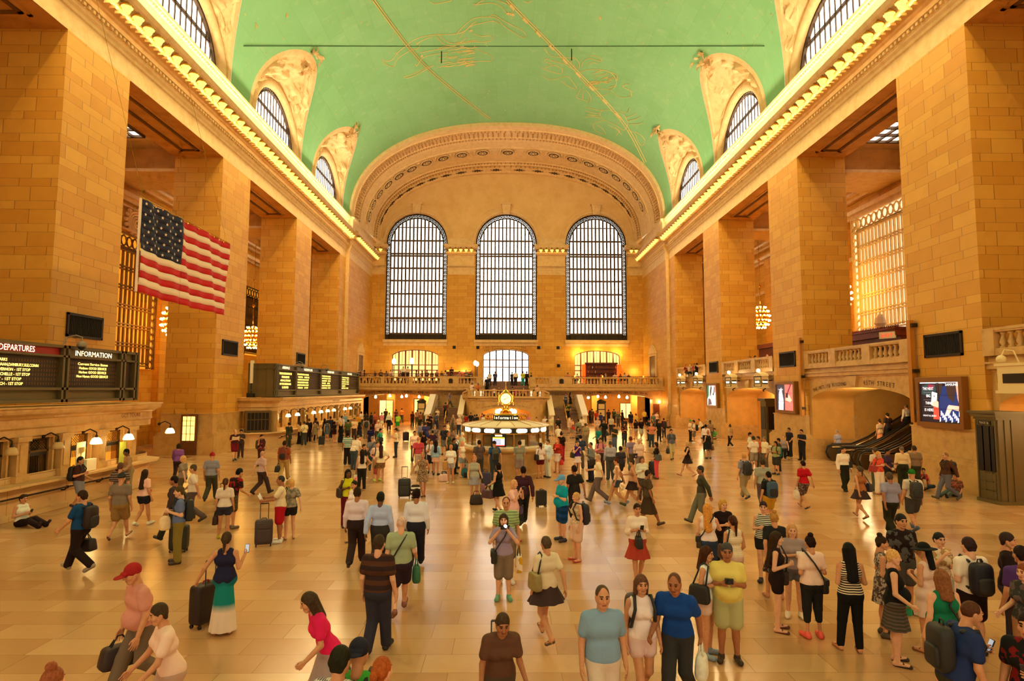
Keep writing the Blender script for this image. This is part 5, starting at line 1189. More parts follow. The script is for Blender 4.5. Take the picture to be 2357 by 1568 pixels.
def ad3(sc,P,w,h):
    blob(sc,P,'pale_ground',[(0,0),(1,0),(1,1),(0,1)],em('mist',(206,216,226)),1); blob(sc,P,'green_side',[(0,.3),(.2,.5),(.22,1),(0,1)],em('green',(40,110,70),.8),2); blob(sc,P,'pink_blossom',[(.7,.6),(1,.7),(1,1),(.8,1)],em('rose',(240,150,150)),2)
    blob(sc,P,'black_curve',[(.3,.45),(.4,.5),(.55,.9),(.45,1),(.36,.8)],em('ink2',(30,26,50),.4),3); blob(sc,P,'black_curve',[(.6,.55),(.75,.5),(.85,.9),(.78,.95),(.72,.65)],em('ink2',(30,26,50),.4),3); blob(sc,P,'dark_base',[(.1,0),(.5,.05),(.4,.3),(.15,.35)],em('ink3',(80,60,90),.5),3)
adscreen((1631,888),(1653,934),'narrow advertising screen in grey and green on the third right pier',ad3)
# green kiosk TRACK 26
a=onZ(2226,1147)
o=thing('track_kiosk',(18.6,22.15,0),'olive metal kiosk reading Track 26 beside the nearest right pier','kiosk'); KM=plain('kiosk_olive',(112,96,60),.5,.2)
m=MB(); m.box(-.72,-.1,0,.3,.9,3.05); m.box(-.78,-.16,0,.3,.96,.12); m.box(-.76,-.14,3.05,.34,.94,3.15); m.box(-.84,-.22,3.15,.34,1.02,3.27); m.box(-.9,-.28,3.27,.34,1.08,3.36); m.build('casing',KM,o)
f=MB()
for y in(-.08,.18,.5,.82): f.box(-.75,y,.12,-.7,y+.06,3.0)
for x in(-.7,-.45,-.2): f.box(x,-.13,.12,x+.08,-.09,3.05)
f.build('pilaster_strips',KM,o)
d=MB(); d.box(-.75,.02,1.15,-.715,.8,2.82); d.build('timetable_panel',BLACK,o); d=MB()
for i in range(3): d.box(-.745,.04,.16+.32*i,-.72,.78,.44+.32*i)
dd=d.build('drawer_front',KM,o); d=MB(); d.box(-.76,.15,2.86,-.715,.7,3.0); q=d.build('name_plate',BLACK,o); t=MB(); text(t,'TRACK 26',(-.768,.43,2.885),(0,-1,0),(0,0,1),.12,.44); t.build('plate_letters',PAPER,q)
# same maker's kiosk inside the third arch
L=onX(1756,930,19.6); o=thing('track_kiosk',(20.0,L[1]-.5,0),'olive metal timetable kiosk inside the third right-hand arch','kiosk'); m=MB(); m.box(-.6,-.5,0,.5,.5,3.3); m.box(-.75,-.65,3.3,.6,.65,3.5); m.build('casing',KM,o); d=MB(); d.box(-.63,-.38,1.2,-.605,.38,2.9); d.box(-.45,-.53,1.2,.35,-.505,2.9); d.build('timetable_panel',BLACK,o)
# escalators rising away to the right
def escal(x0,y0,w,label):
    o=thing('escalator',(x0,y0,0),label,'escalator','escalators to the street'); K=[(0,0),(.9,0),(1.6,.12),(3.0,.9),(8.0,3.9),(9,4.2)]
    st=MB(); 
    for i in range(26): x=.9+i*.29; z=max(0,(x-1.4)*.6); st.box(x,-w/2,max(0,z-.5),x+.29,w/2,z+.1)
    st.build('steps',plain('escalator_step',(96,84,72),.4,.7),o)
    for s in(-1,1):
        y=s*(w/2+.12); b=MB(); pr=[(-.1,.12),(.0,.0),(1.2,-.02),(2.2,.4),(8.4,4.1),(8.4,5.0),(2.2,1.32),(1.2,.9),(0,.9),(-.14,.78),(-.22,.45)]
        b.prism(pr,lambda x,z,h:(x,h,z),y-.1,y+.1); b.build('balustrade_panel',plain('escalator_panel',(128,100,66),.35,.6),o)
        h=MB(); h.tube([(1.0,y,.06),(.1,y,.04),(-.2,y,.22),(-.3,y,.5),(-.2,y,.82),(.1,y,.97),(1.2,y,.98),(2.2,y,1.4),(8.4,y,5.08)],.05,8); h.build('handrail',BLACK,o,True)
        l=MB(); l.tube([(.0,y-s*.12,.8),(1.2,y-s*.12,.82),(2.2,y-s*.12,1.24),(8.4,y-s*.12,4.92)],.02,5); l.build('steel_edge',plain('steel',(210,190,160),.25,1.),o)
a=onZ(1910,1045); 
escal(19.15,35.2,1.0,'escalator farthest from the camera in the street arch'); escal(18.9,33.4,1.0,'middle escalator in the street arch'); escal(18.7,31.2,1.0,'escalator nearest the camera in the street arch')
# restaurant front on the right gallery and EXIT sign
o=thing('restaurant_kiosk',(24.6,40.3,5.46),'dark red wooden restaurant front on the upper right gallery','restaurant front'); m=MB(); m.box(0,-3,0,.6,4.6,2.1); m.box(-.4,-3.1,2.1,.7,4.8,2.5); m.box(-.5,-3.2,2.5,.8,4.9,2.62); m.build('panelled_front',WOODR,o); m=MB(); m.box(-.06,-1.2,.5,0,1.0,1.8); m.box(-.06,1.6,.5,0,4.2,1.8); m.build('dark_glazing',DARK,o)
m=MB()
for i in range(40): m.lathe([(.02,0),(.06,.1),(.02,.2)],(-.1,-2.9+i*.19,2.62),6)
m.build('cresting',WOODR,o)
o=thing('restaurant_kiosk',(24.6,55.5,5.46),'dark red wooden front far along the right gallery behind a chandelier','restaurant front'); m=MB(); m.box(0,-3,0,.6,3,2.6); m.box(-.3,-3.1,2.6,.7,3.1,3.0); m.build('panelled_front',WOODR,o)
L=onX(2043,772,24.0); o=thing('exit_sign',(L[0],L[1],L[2]),'white sign with red EXIT letters on the restaurant front','sign',rz=rad(-60)); m=MB(); m.box(-.5,-.04,-.2,.5,.04,.22); m.build('sign_box',PAPER,o); t=MB(); text(t,'EXIT',(0,-.05,-.1),(1,0,0),(0,0,1),.3,.7); t.build('exit_letters',plain('exit_red',(220,40,30),.5,emit=(255,50,30),es=1.2),o)
m=MB(); m.lathe([(.2,0),(.25,.3),(.36,.5),(.3,.9),(.16,1.1)],(0,0,0),12); o=tag(m.build('stone_urn',WHITEM,loc=(24.9,39.8,8.07)),'white rounded figure standing on top of the wooden restaurant front','ornament')
# poles and pipes on the right piers
def pole(p0,p1,X,label,w=.2):
    a=onX(*p0,X); b=onX(*p1,X); m=MB(); m.bar((0,0,b[2]-a[2]),(0,0,0),w,w*1.2); o=tag(m.build('tall_pole',plain('ochre_metal',(196,128,34),.4,.3),loc=tuple(a)),label,'pole'); 
    for q in(.05,.5,.9): f=MB(); f.box(-w*.4,-w*1.2,(b[2]-a[2])*q-.08,w*.9,w*.8,(b[2]-a[2])*q+.08); f.build('clamp',BRONZE,o)
pole((2094,738),(2105,972),18.5,'tall ochre pole at the near side of the escalator arch'); pole((1841,778),(1848,958),18.5,'tall bronze pole at the corner of the second right pier',.16)
# left small things: lit door in pier foot, rail, speakers
L=onX(434,962,-21.9); o=thing('lit_glass_door',(-19.9,42.15-4.0,0),'small lit glass door in the base of the second left pier','door'); Y0=38.3
o.location=(onY(435,1000,38.05)[0],38.05,0); m=MB(); m.box(-.5,-.06,0,.5,.04,2.5); m.build('door_frame',WOODB,o); m=MB(); m.box(-.36,-.1,.9,.36,-.06,2.38); g=m.build('lit_pane',plain('door_glow',(255,220,130),.4,emit=(255,206,100),es=1.8),o); m=MB()
for x in(-.12,.12): m.box(x-.015,-.12,.9,x+.015,-.1,2.38)
for z in(1.3,1.8,2.1): m.box(-.36,-.12,z,.36,-.1,z+.03)
m.build('glazing_bars',WOODB,g)
L=onX(352,972,-17.9); lamp_bracket('glowing bracket lamp at the far corner of the near ticket counter',(NX+.1,27.9,2.2),True,'bracket lamps of the near left counter')
o=thing('speaker_column',(FX-1.7,42.9,3.5),'slim white loudspeaker column on top of the far counter beside the pier','loudspeaker'); m=MB(); m.box(-.1,-.1,1.0,.1,.1,2.6); m.build('cabinet',PAPER,o); m=MB(); m.tube([(0,0,0),(0,0,1.0)],.04,6); m.box(-.25,-.2,0,.25,.2,.3); m.build('stand',BLACK,o)
# things lying on the floor
for p,lab in(((1455,1232),'small brass floor plate in the marble right of the standing woman in the red skirt'),): L=onZ(*p); m=MB(); m.box(-.16,-.09,0,.16,.09,.006); tag(m.build('floor_plate',BRASS,loc=(L[0],L[1],.001)),lab,'floor plate')
# ================================================================ PEOPLE: bodies grown as one smooth surface
def cell_corners(): return [(i,j,k) for i in(0,1) for j in(0,1) for k in(0,1)]
_CO=cell_corners(); _ED=[(a,b) for a in range(8) for b in range(a+1,8) if sum(abs(_CO[a][q]-_CO[b][q]) for q in range(3))==1]
def surfnet(f,o,h):
    """naive surface nets on a sampled field (negative inside)"""
    s=f<0; n=np.array(f.shape); C=[f[i:n[0]-1+i,j:n[1]-1+j,k:n[2]-1+k] for i,j,k in _CO]; S=[s[i:n[0]-1+i,j:n[1]-1+j,k:n[2]-1+k] for i,j,k in _CO]
    cnt=sum(x.astype(np.int8) for x in S); act=(cnt>0)&(cnt<8); idx=np.argwhere(act)
    if len(idx)==0: return np.zeros((0,3)),np.zeros((0,4),int)
    ii=tuple(idx.T); cv=np.stack([c[ii] for c in C],1); acc=np.zeros((len(idx),3)); w=np.zeros(len(idx))
    for a,b in _ED:
        fa,fb=cv[:,a],cv[:,b]; m=(fa<0)!=(fb<0); t=np.where(m,fa/np.where(m,fa-fb,1),0)
        pa,pb=np.array(_CO[a],float),np.array(_CO[b],float); acc+=np.where(m[:,None],pa+t[:,None]*(pb-pa),0); w+=m
    V=o+h*(idx+acc/w[:,None]); ID=-np.ones(act.shape,int); ID[ii]=np.arange(len(idx)); Q=[]
    for ax in range(3):
        b,c=[(1,2),(2,0),(0,1)][ax]
        sl=lambda da:tuple(slice(1,-1) if q!=ax else (slice(0,-1) if da==0 else slice(1,None)) for q in range(3))
        s0,s1=s[sl(0)],s[sl(1)]; e=np.argwhere(s0!=s1)
        if len(e)==0: continue
        flip=s0[tuple(e.T)]
        base=e.copy(); base[:,b]+=1; base[:,c]+=1   # grid vertex index of edge start
        def cid(db,dc):
            q=base.copy(); q[:,b]+=db; q[:,c]+=dc; return ID[tuple(q.T)]
        q=np.stack([cid(-1,-1),cid(0,-1),cid(0,0),cid(-1,0)],1); q[~flip]=q[~flip][:,::-1]; Q.append(q)
    Q=np.concatenate(Q); Q=Q[(Q>=0).all(1)]; return V,Q
def capd(p,a,b,ra,rb):
    ab=b-a; L=max(1e-9,ab@ab); t=np.clip(((p-a)@ab)/L,0,1); d=p-a-t[...,None]*ab
    return np.sqrt((d*d).sum(-1))-(ra+(rb-ra)*t)
def elld(p,c,r):
    q=p-c; k0=np.sqrt(((q/r)**2).sum(-1)); k1=np.sqrt(((q/(r*r))**2).sum(-1)); return k0*(k0-1)/np.maximum(k1,1e-6)
class SDF:
    """list of blended shapes: ('c',a,b,ra,rb,k) limbs, ('e',c,r,k) ellipsoids, ('k',c0,c1,r0,r1,sy,k) flared cone, sub=True carves"""
    def __init__(s): s.p=[]; s.floor=None
    def c(s,a,b,ra,rb,k=.03,sub=False): s.p.append(('c',np.array(a,float),np.array(b,float),ra,rb,k,sub)); return s
    def e(s,c,r,k=.03,sub=False): s.p.append(('e',np.array(c,float),np.array(r,float)*np.ones(3),0,0,k,sub)); return s
    def cone(s,a,b,ra,rb,k=.02,sy=1.25): s.p.append(('k',np.array(a,float),np.array(b,float),ra,rb,k,sy)); return s
    def mesh(s,h):
        lo=np.full(3,9.);hi=-lo
        for q in s.p:
            if q[0]!='e' and q[-1] is True or (q[0]=='e' and q[-1] is True): continue
            if q[0]=='e': l,u=q[1]-q[2],q[1]+q[2]
            else: r=max(q[3],q[4]); l,u=np.minimum(q[1],q[2])-r,np.maximum(q[1],q[2])+r
            lo=np.minimum(lo,l);hi=np.maximum(hi,u)
        lo-=.02+2*h;hi+=.02+2*h; n=np.ceil((hi-lo)/h).astype(int)+1; f=np.full(n,.25); ax=[lo[i]+h*np.arange(n[i]) for i in range(3)]
        for q in s.p:
            k=q[5]; sub=q[6] is True
            if q[0]=='e': l,u=q[1]-q[2],q[1]+q[2]
            else: r=max(q[3],q[4]); l,u=np.minimum(q[1],q[2])-r,np.maximum(q[1],q[2])+r
            l=l-k-2*h;u=u+k+2*h; i0=np.clip(np.floor((l-lo)/h).astype(int),0,n); i1=np.clip(np.ceil((u-lo)/h).astype(int)+1,0,n)
            if (i1<=i0).any(): continue
            sl=tuple(slice(i0[i],i1[i]) for i in range(3)); P=np.stack(np.meshgrid(*[ax[i][sl[i]] for i in range(3)],indexing='ij'),-1)
            if q[0]=='c': d=capd(P,q[1],q[2],q[3],q[4])
            elif q[0]=='e': d=elld(P,q[1],q[2])
            else:
                a,b=q[1],q[2]; t=np.clip((P[...,2]-a[2])/(b[2]-a[2]),0,1); c=a+t[...,None]*(b-a); r=q[3]+(q[4]-q[3])*t
                dx=P[...,0]-c[...,0]; dy=(P[...,1]-c[...,1])*q[6]; ang=np.arctan2(dy,dx); rr=np.sqrt(dx*dx+dy*dy)
                fold=1+.05*t*np.sin(ang*9); d=rr-r*fold; z0,z1=min(a[2],b[2]),max(a[2],b[2]); d=np.maximum(d,np.maximum(z0-P[...,2],P[...,2]-z1))
            g=f[sl]
            if sub: hh=np.clip(.5+.5*(-d-g)/k,0,1) if k>0 else None; f[sl]=(np.maximum(g,-d) if k<=0 else np.maximum(g,-d)+k*hh*(1-hh)*0)
            elif k>0: hh=np.maximum(k-np.abs(g-d),0)/k; f[sl]=np.minimum(g,d)-hh*hh*k*.25
            else: f[sl]=np.minimum(g,d)
        if s.floor is not None:
            z=ax[2][None,None,:]; f=np.maximum(f,s.floor-z)
        return surfnet(f,lo,h)
# ---- heads, hair, hands (made once, placed on every body)
_pc={}
def head_geo(h):
    if ('head',h) in _pc: return _pc['head',h]
    s=SDF(); s.e((0,.004,.012),(.074,.093,.098),.0); s.c((0,-.03,-.025),(0,-.05,-.085),.066,.046,.03); s.c((-.022,-.062,-.108),(.022,-.062,-.108),.026,.026,.02)
    for q in(-1,1): s.e((q*.04,-.06,-.038),.034,.02); s.e((q*.077,.004,-.022),(.011,.024,.032),.004); s.c((q*.05,-.01,-.06),(q*.03,-.05,-.1),.03,.024,.02)
    s.c((-.04,-.08,.02),(.04,-.08,.02),.016,.016,.014)
    for q in(-1,1): s.e((q*.032,-.101,.0),(.02,.016,.014),0,True); s.e((q*.032,-.078,-.001),.0145,.0)
    s.c((0,-.092,.008),(0,-.114,-.036),.009,.014,.01); s.e((0,-.108,-.038),(.019,.014,.01),.008); s.c((-.02,-.09,-.071),(.02,-.09,-.071),.0095,.0095,.006); s.c((-.016,-.088,-.083),(.016,-.088,-.083),.009,.009,.006)
    s.c((0,.02,-.06),(0,.032,-.19),.05,.056,.03)
    V,Q=s.mesh(h); c=V[Q].mean(1); mi=np.zeros(len(Q),int)
    for q in(-1,1):
        d=np.sqrt(((c-np.array([q*.032,-.088,-.001]))**2).sum(1)); mi[(d<.0125)]=1
        b=(np.abs(c[:,0]-q*.034)<.02)&(np.abs(c[:,2]-.026)<.006)&(c[:,1]<-.07); mi[b]=3
    l=(np.abs(c[:,0])<.024)&(np.abs(c[:,2]+.077)<.011)&(c[:,1]<-.085); mi[l]=2
    _pc['head',h]=(V,Q,mi); return _pc['head',h]
def hair_geo(st,h):
    if (st,h) in _pc: return _pc[st,h]
    s=SDF()
    def capbase(zc=.0,back=-.07):
        s.e((0,.012,.02),(.087,.1,.103),0); s.c((-.045,.05,-.02),(.045,.05,-.02),.044,.044,.02); s.c((-.035,.055,back),(.035,.055,back),.03,.03,.02)
        s.e((0,-.115,-.045),(.085,.085,.1),0,True); s.e((0,-.05,-.15),(.2,.075,.1),0,True)
    if st in('short','curly','flat'): 
        if st=='curly': s.e((0,.015,.03),(.1,.112,.112),0); s.e((0,-.13,-.045),(.1,.1,.105),0,True); s.e((0,-.06,-.16),(.2,.085,.1),0,True)
        else: capbase()
    elif st=='thin':
        s.e((0,.012,.012),(.0805,.098,.101),0); s.e((0,-.125,.0),(.095,.105,.13),0,True); s.e((0,-.03,-.15),(.2,.1,.1),0,True)
    elif st in('long','longer','bob'):
        s.e((0,.012,.02),(.09,.102,.105),0); L={'long':-.28,'longer':-.5,'bob':-.12}[st]
        for q in(-1,1): s.c((q*.062,.03,.0),(q*.06,.075 if st!='bob' else .03,L),.045,.035,.03); s.c((q*.078,-.015,-.01),(q*.085,.01,max(L,-.22)),.026,.02,.02)
        s.c((0,.07,.0),(0,.1 if st!='bob' else .055,L),.06,.05,.03); s.e((0,-.125,-.045),(.07,.1,.105),0,True)
    elif st in('pony','pony2'):
        capbase(); s.c((0,.095,.02),(0,.13,-.03),.035,.035,.01); s.c((0,.135,-.03),(.015,.12,-.24 if st=='pony' else -.3),.035,.018,.02)
    elif st=='bun': capbase(); s.e((0,.045,.13),(.05,.05,.046),.01)
    elif st in('cap','capb'):
        q=-1 if st=='cap' else 1; s.e((0,.006,.03),(.092,.106,.1),0); s.c((-.04,q*.1,.02),(.04,q*.1,.02),.03,.03,.01); s.e((0,q*.15,.012),(.075,.075,.014),.006); s.e((0,-.02,-.12),(.2,.2,.115),0,True)
    elif st=='sunhat': s.e((0,.006,.05),(.095,.108,.09),0); s.e((0,.01,.02),(.2,.21,.022),.02); s.c((0,.07,0),(0,.1,-.28),.06,.05,.02)
    elif st=='brimhat': s.e((0,.006,.05),(.092,.104,.085),0); s.e((0,.01,.03),(.13,.14,.016),.015)
    V,Q=s.mesh(h); _pc[st,h]=(V,Q); return V,Q
def hand_geo(kind,h):
    if ('hand',kind,h) in _pc: return _pc['hand',kind,h]
    s=SDF(); s.c((0,0,.02),(0,0,-.02),.024,.026,.0); L=(.068,.077,.072,.055); g=kind=='grip'; ex=.0015 if h>.006 else 0
    for i in range(4):
        y=-.032+.0215*i; z=-.088+(.006 if i in(0,3) else 0); s.c((0,y*.5,-.02),(0,y,z),.017,.0125,.012)
        sp=(i-1.5)*.004; a=np.array([0,y,z]); l=L[i]*.55; l2=L[i]*.5
        if g: b=a+np.array([-.75*l,sp,-.66*l]); c=b+np.array([-.3*l2,sp,.95*l2])
        else: b=a+np.array([-.22*l*(1+.2*i),sp,-.96*l]); c=b+np.array([-.55*l2,sp,-.8*l2])
        s.c(a,b,.0098+ex,.0088+ex,.003); s.c(b,c,.0088+ex,.0072+ex,.002)
    a=np.array([-.004,-.022,-.02]); b=np.array([-.018,-.047,-.055]); c=b+(np.array([-.02,.01,-.03]) if g else np.array([-.012,-.006,-.034])); s.c(a,b,.015,.0115,.008); s.c(b,c,.0112,.009,.002)
    V,Q=s.mesh(h); _pc['hand',kind,h]=(V,Q); return V,Q
# ---- cloth
def hx(c): return tuple(int(x,16)*17 for x in c) if len(c)==3 else tuple(int(c[i:i+2],16) for i in(0,2,4))
def cloth(code):
    """abc plain; abc-st-def stripes, -pr- print, -pl- check, -om-def-ghi dip dye"""
    nm='cloth_'+code.replace('-','_')
    if nm in MATS: return MATS[nm]
    q=code.split('-'); c=s2l(hx(q[0]))
    m,t=newmat(nm); t.b.inputs['Roughness'].default_value=.85; t.b.inputs['Specular IOR Level'].default_value=.25
    o=t.obj(); sx=t.a('SeparateXYZ'); t.l.new(o,sx.inputs[0]); n=t.noise(26,o,2); base=(*c,1)
    if len(q)==1: col=t.mix(t.m2('MULTIPLY',n,.3),base,(*[v*.72 for v in c],1))
    else:
        d=(*s2l(hx(q[2])),1)
        if q[1]=='st': col=t.mix(t.m2('GREATER_THAN',t.m2('FRACT',t.m2('MULTIPLY',sx.outputs[2],float(q[3]) if len(q)>3 else 22)),.5),base,d)
        elif q[1]=='pl':
            a=t.m2('GREATER_THAN',t.m2('FRACT',t.m2('MULTIPLY',sx.outputs[2],40)),.6); b=t.m2('GREATER_THAN',t.m2('FRACT',t.m2('MULTIPLY',sx.outputs[0],40)),.6); col=t.mix(t.m2('MULTIPLY',t.m2('ADD',a,b),.5),base,d)
        elif q[1]=='pr': col=t.mix(t.m2('GREATER_THAN',t.noise(float(q[3]) if len(q)>3 else 26,o,2),.52),base,d)
        elif q[1]=='om':
            f=t.m2('DIVIDE',sx.outputs[2],1.1); e=s2l(hx(q[3])); col=t.ramp(f,(.34,e),(.46,s2l(hx(q[2]))),(.72,s2l(hx(q[2]))),(.86,c))
    t.l.new(col,t.b.inputs['Base Color']); t.bump(n,.25,.01); return m
SKIN={k:plain('skin_tone_%d'%k,c,.55,noise=.06,nscale=20) for k,c in enumerate(((232,176,140),(212,150,108),(170,108,70),(112,70,46)))}
EYE=plain('eye_dark',(40,28,22),.3); LIP={k:plain('lip_tone_%d'%k,c,.5) for k,c in enumerate(((196,112,98),(170,94,76),(130,70,54),(96,52,44)))}
def hairmat(c):
    nm='hair_'+c
    if nm in MATS: return MATS[nm]
    m=plain(nm,hx(c),.6,noise=.3,nscale=40,spec=.15); return m
# ---- poses: (elbow, wrist) as offsets from the shoulder: out, forward, up
ARM={'d':((.055,-.02,-.29),(.075,.07,-.53)),'p':((.05,-.03,-.28),(-.09,.22,-.2)),'h':((.21,-.06,-.22),(.02,.04,-.4)),'u':((.12,.17,-.2),(-.1,.25,.08)),'f':((.05,-.02,-.28),(.03,.23,-.28)),
'c':((.06,.05,-.27),(-.2,.17,-.2)),'x':((.16,-.06,-.24),(.28,-.0,-.46)),'w':((.055,.11,-.27),(.055,.3,-.44)),'s':((.07,-.15,-.25),(.08,-.22,-.5)),'m':((.05,.1,-.25),(-.13,.2,.0)),'e':((.08,.16,-.23),(.06,.4,-.26)),'b':((.08,-.1,-.26),(-.1,-.14,-.42)),
'k':((.06,.0,-.28),(.1,.2,-.42)),'o':((.17,.06,-.22),(.2,.28,-.1)),'t':((.12,.12,-.2),(.14,.24,.14)),'q':((.06,-.02,-.27),(.12,.18,-.1))}
def rotx(p,a,c):
    p=np.array(p,float)-c; return np.array([p[0],p[1]*cos(a)-p[2]*sin(a),p[1]*sin(a)+p[2]*cos(a)])+c
def skeleton(fem,arms,legs,lean,fat):
    J={}; sh=.168 if fem else .188; hw=.095
    pz=.95
    if legs=='L' or legs=='Q': pz=.13
    if legs=='C': pz=.52
    dz=pz-.95; P0=np.array([0,0,pz])
    LG={'s':(((.1,-.01,.5),(.115,.015,.085),0),)*2,'r':(((.1,-.01,.5),(.105,.015,.085),0),((.12,-.07,.5),(.15,-.1,.085),0)),'w':(((.09,-.19,.53),(.085,-.33,.12),.25),((.09,-.03,.5),(.09,.36,.19),-.75)),'v':(((.09,-.1,.51),(.085,-.18,.09),.1),((.09,-.05,.5),(.09,.2,.12),-.4)),
    'x':(((.06,-.04,.5),(-.02,-.05,.085),0),((.11,.0,.5),(.08,.03,.085),0)),'L':(((.1,-.42,.2),(.1,-.82,.07),.9),((.11,-.4,.22),(.14,-.8,.07),.9)),'Q':(((.34,-.2,.16),(-.04,-.36,.09),.2),((.34,-.2,.16),(-.06,-.3,.09),.2)),'C':(((.1,-.42,.5),(.1,-.42,.085),0),)*2,'i':(((.1,-.01,.5),(.1,.015,.085),0),((.09,-.26,.62),(.09,-.2,.2),-.3))}[legs]
    for i,s in enumerate((-1,1)):
        k,a,pitch=LG[i]; J['hip',s]=np.array([s*hw,0,pz-.02]); J['knee',s]=np.array([s*k[0],k[1],k[2]]); J['ank',s]=np.array([s*a[0],a[1],a[2]])
        f=np.array([s*.035,-.15*cos(pitch),.15*sin(pitch)-.045*max(0.,1-abs(pitch))]); J['toe',s]=J['ank',s]+f; J['pit',s]=pitch
    up=lambda p:rotx((p[0],p[1],p[2]+dz),lean,P0)
    J['pel']=P0; J['bel']=up((0,0,1.09)); J['che']=up((0,.0,1.29)); J['nek']=up((0,.02,1.47)); 
    J['hed']=up((0,-.012,1.668)); J['lean']=lean
    for i,s in enumerate((-1,1)):
        S=up((s*sh,.012,1.418)); J['sho',s]=S; e,w=ARM[arms[i]]
        J['elb',s]=S+np.array([s*e[0],-e[1]+sin(lean)*.0,e[2]]); J['wri',s]=S+np.array([s*w[0],-w[1],w[2]])
    J['sh']=sh; J['up']=up; J['hw']=hw; J['fat']=fat; J['fem']=fem; J['dz']=dz; J['legs']=legs; return J
def torso(s,J,e,lo='bel',k=.05,neck=True):
    up=J['up']; F_=J['fat']; fem=J['fem']; a,b=(.084,.096) if fem else (.1,.108)
    bl=up((-.062*F_,0,1.09)),up((.062*F_,0,1.09)); s.c(*bl,a*F_+e,a*F_+e,k)
    if F_>1.12: s.e(up((0,-.07*F_,1.07)),(.14*F_+e,.12*F_+e,.13+e),.05)
    s.c(up((-.08*F_**.5,0,1.29)),up((.08*F_**.5,0,1.29)),b*F_**.5+e,b*F_**.5+e,k)
    if fem:
        for q in(-1,1): s.e(up((q*.066,-.066,1.275)),.056*F_**.5+e*.8,.035)
    s.c(up((-J['sh']+.02,.012,1.405)),up((J['sh']-.02,.012,1.405)),.055+e,.055+e,.05)
    s.c(up((-.075,.012,1.425)),up((.075,.012,1.425)),.054+e,.054+e,.05)
    if lo=='pel' : s.c(J['pel']+np.array([-.075,0,-.02]),J['pel']+np.array([.075,0,-.02]),(.108 if fem else .106)*F_**.7+e,(.108 if fem else .106)*F_**.7+e,k)
    if lo=='hem':
        s.c(J['pel']+np.array([-.075,0,.025]),J['pel']+np.array([.075,0,.025]),(.104 if fem else .102)*F_**.7+e+.006,(.104 if fem else .102)*F_**.7+e+.006,k)
        for q in(-1,1): s.e(J['pel']+np.array([q*.064,.04,.02]),.084*F_**.6+e+.004,.03)
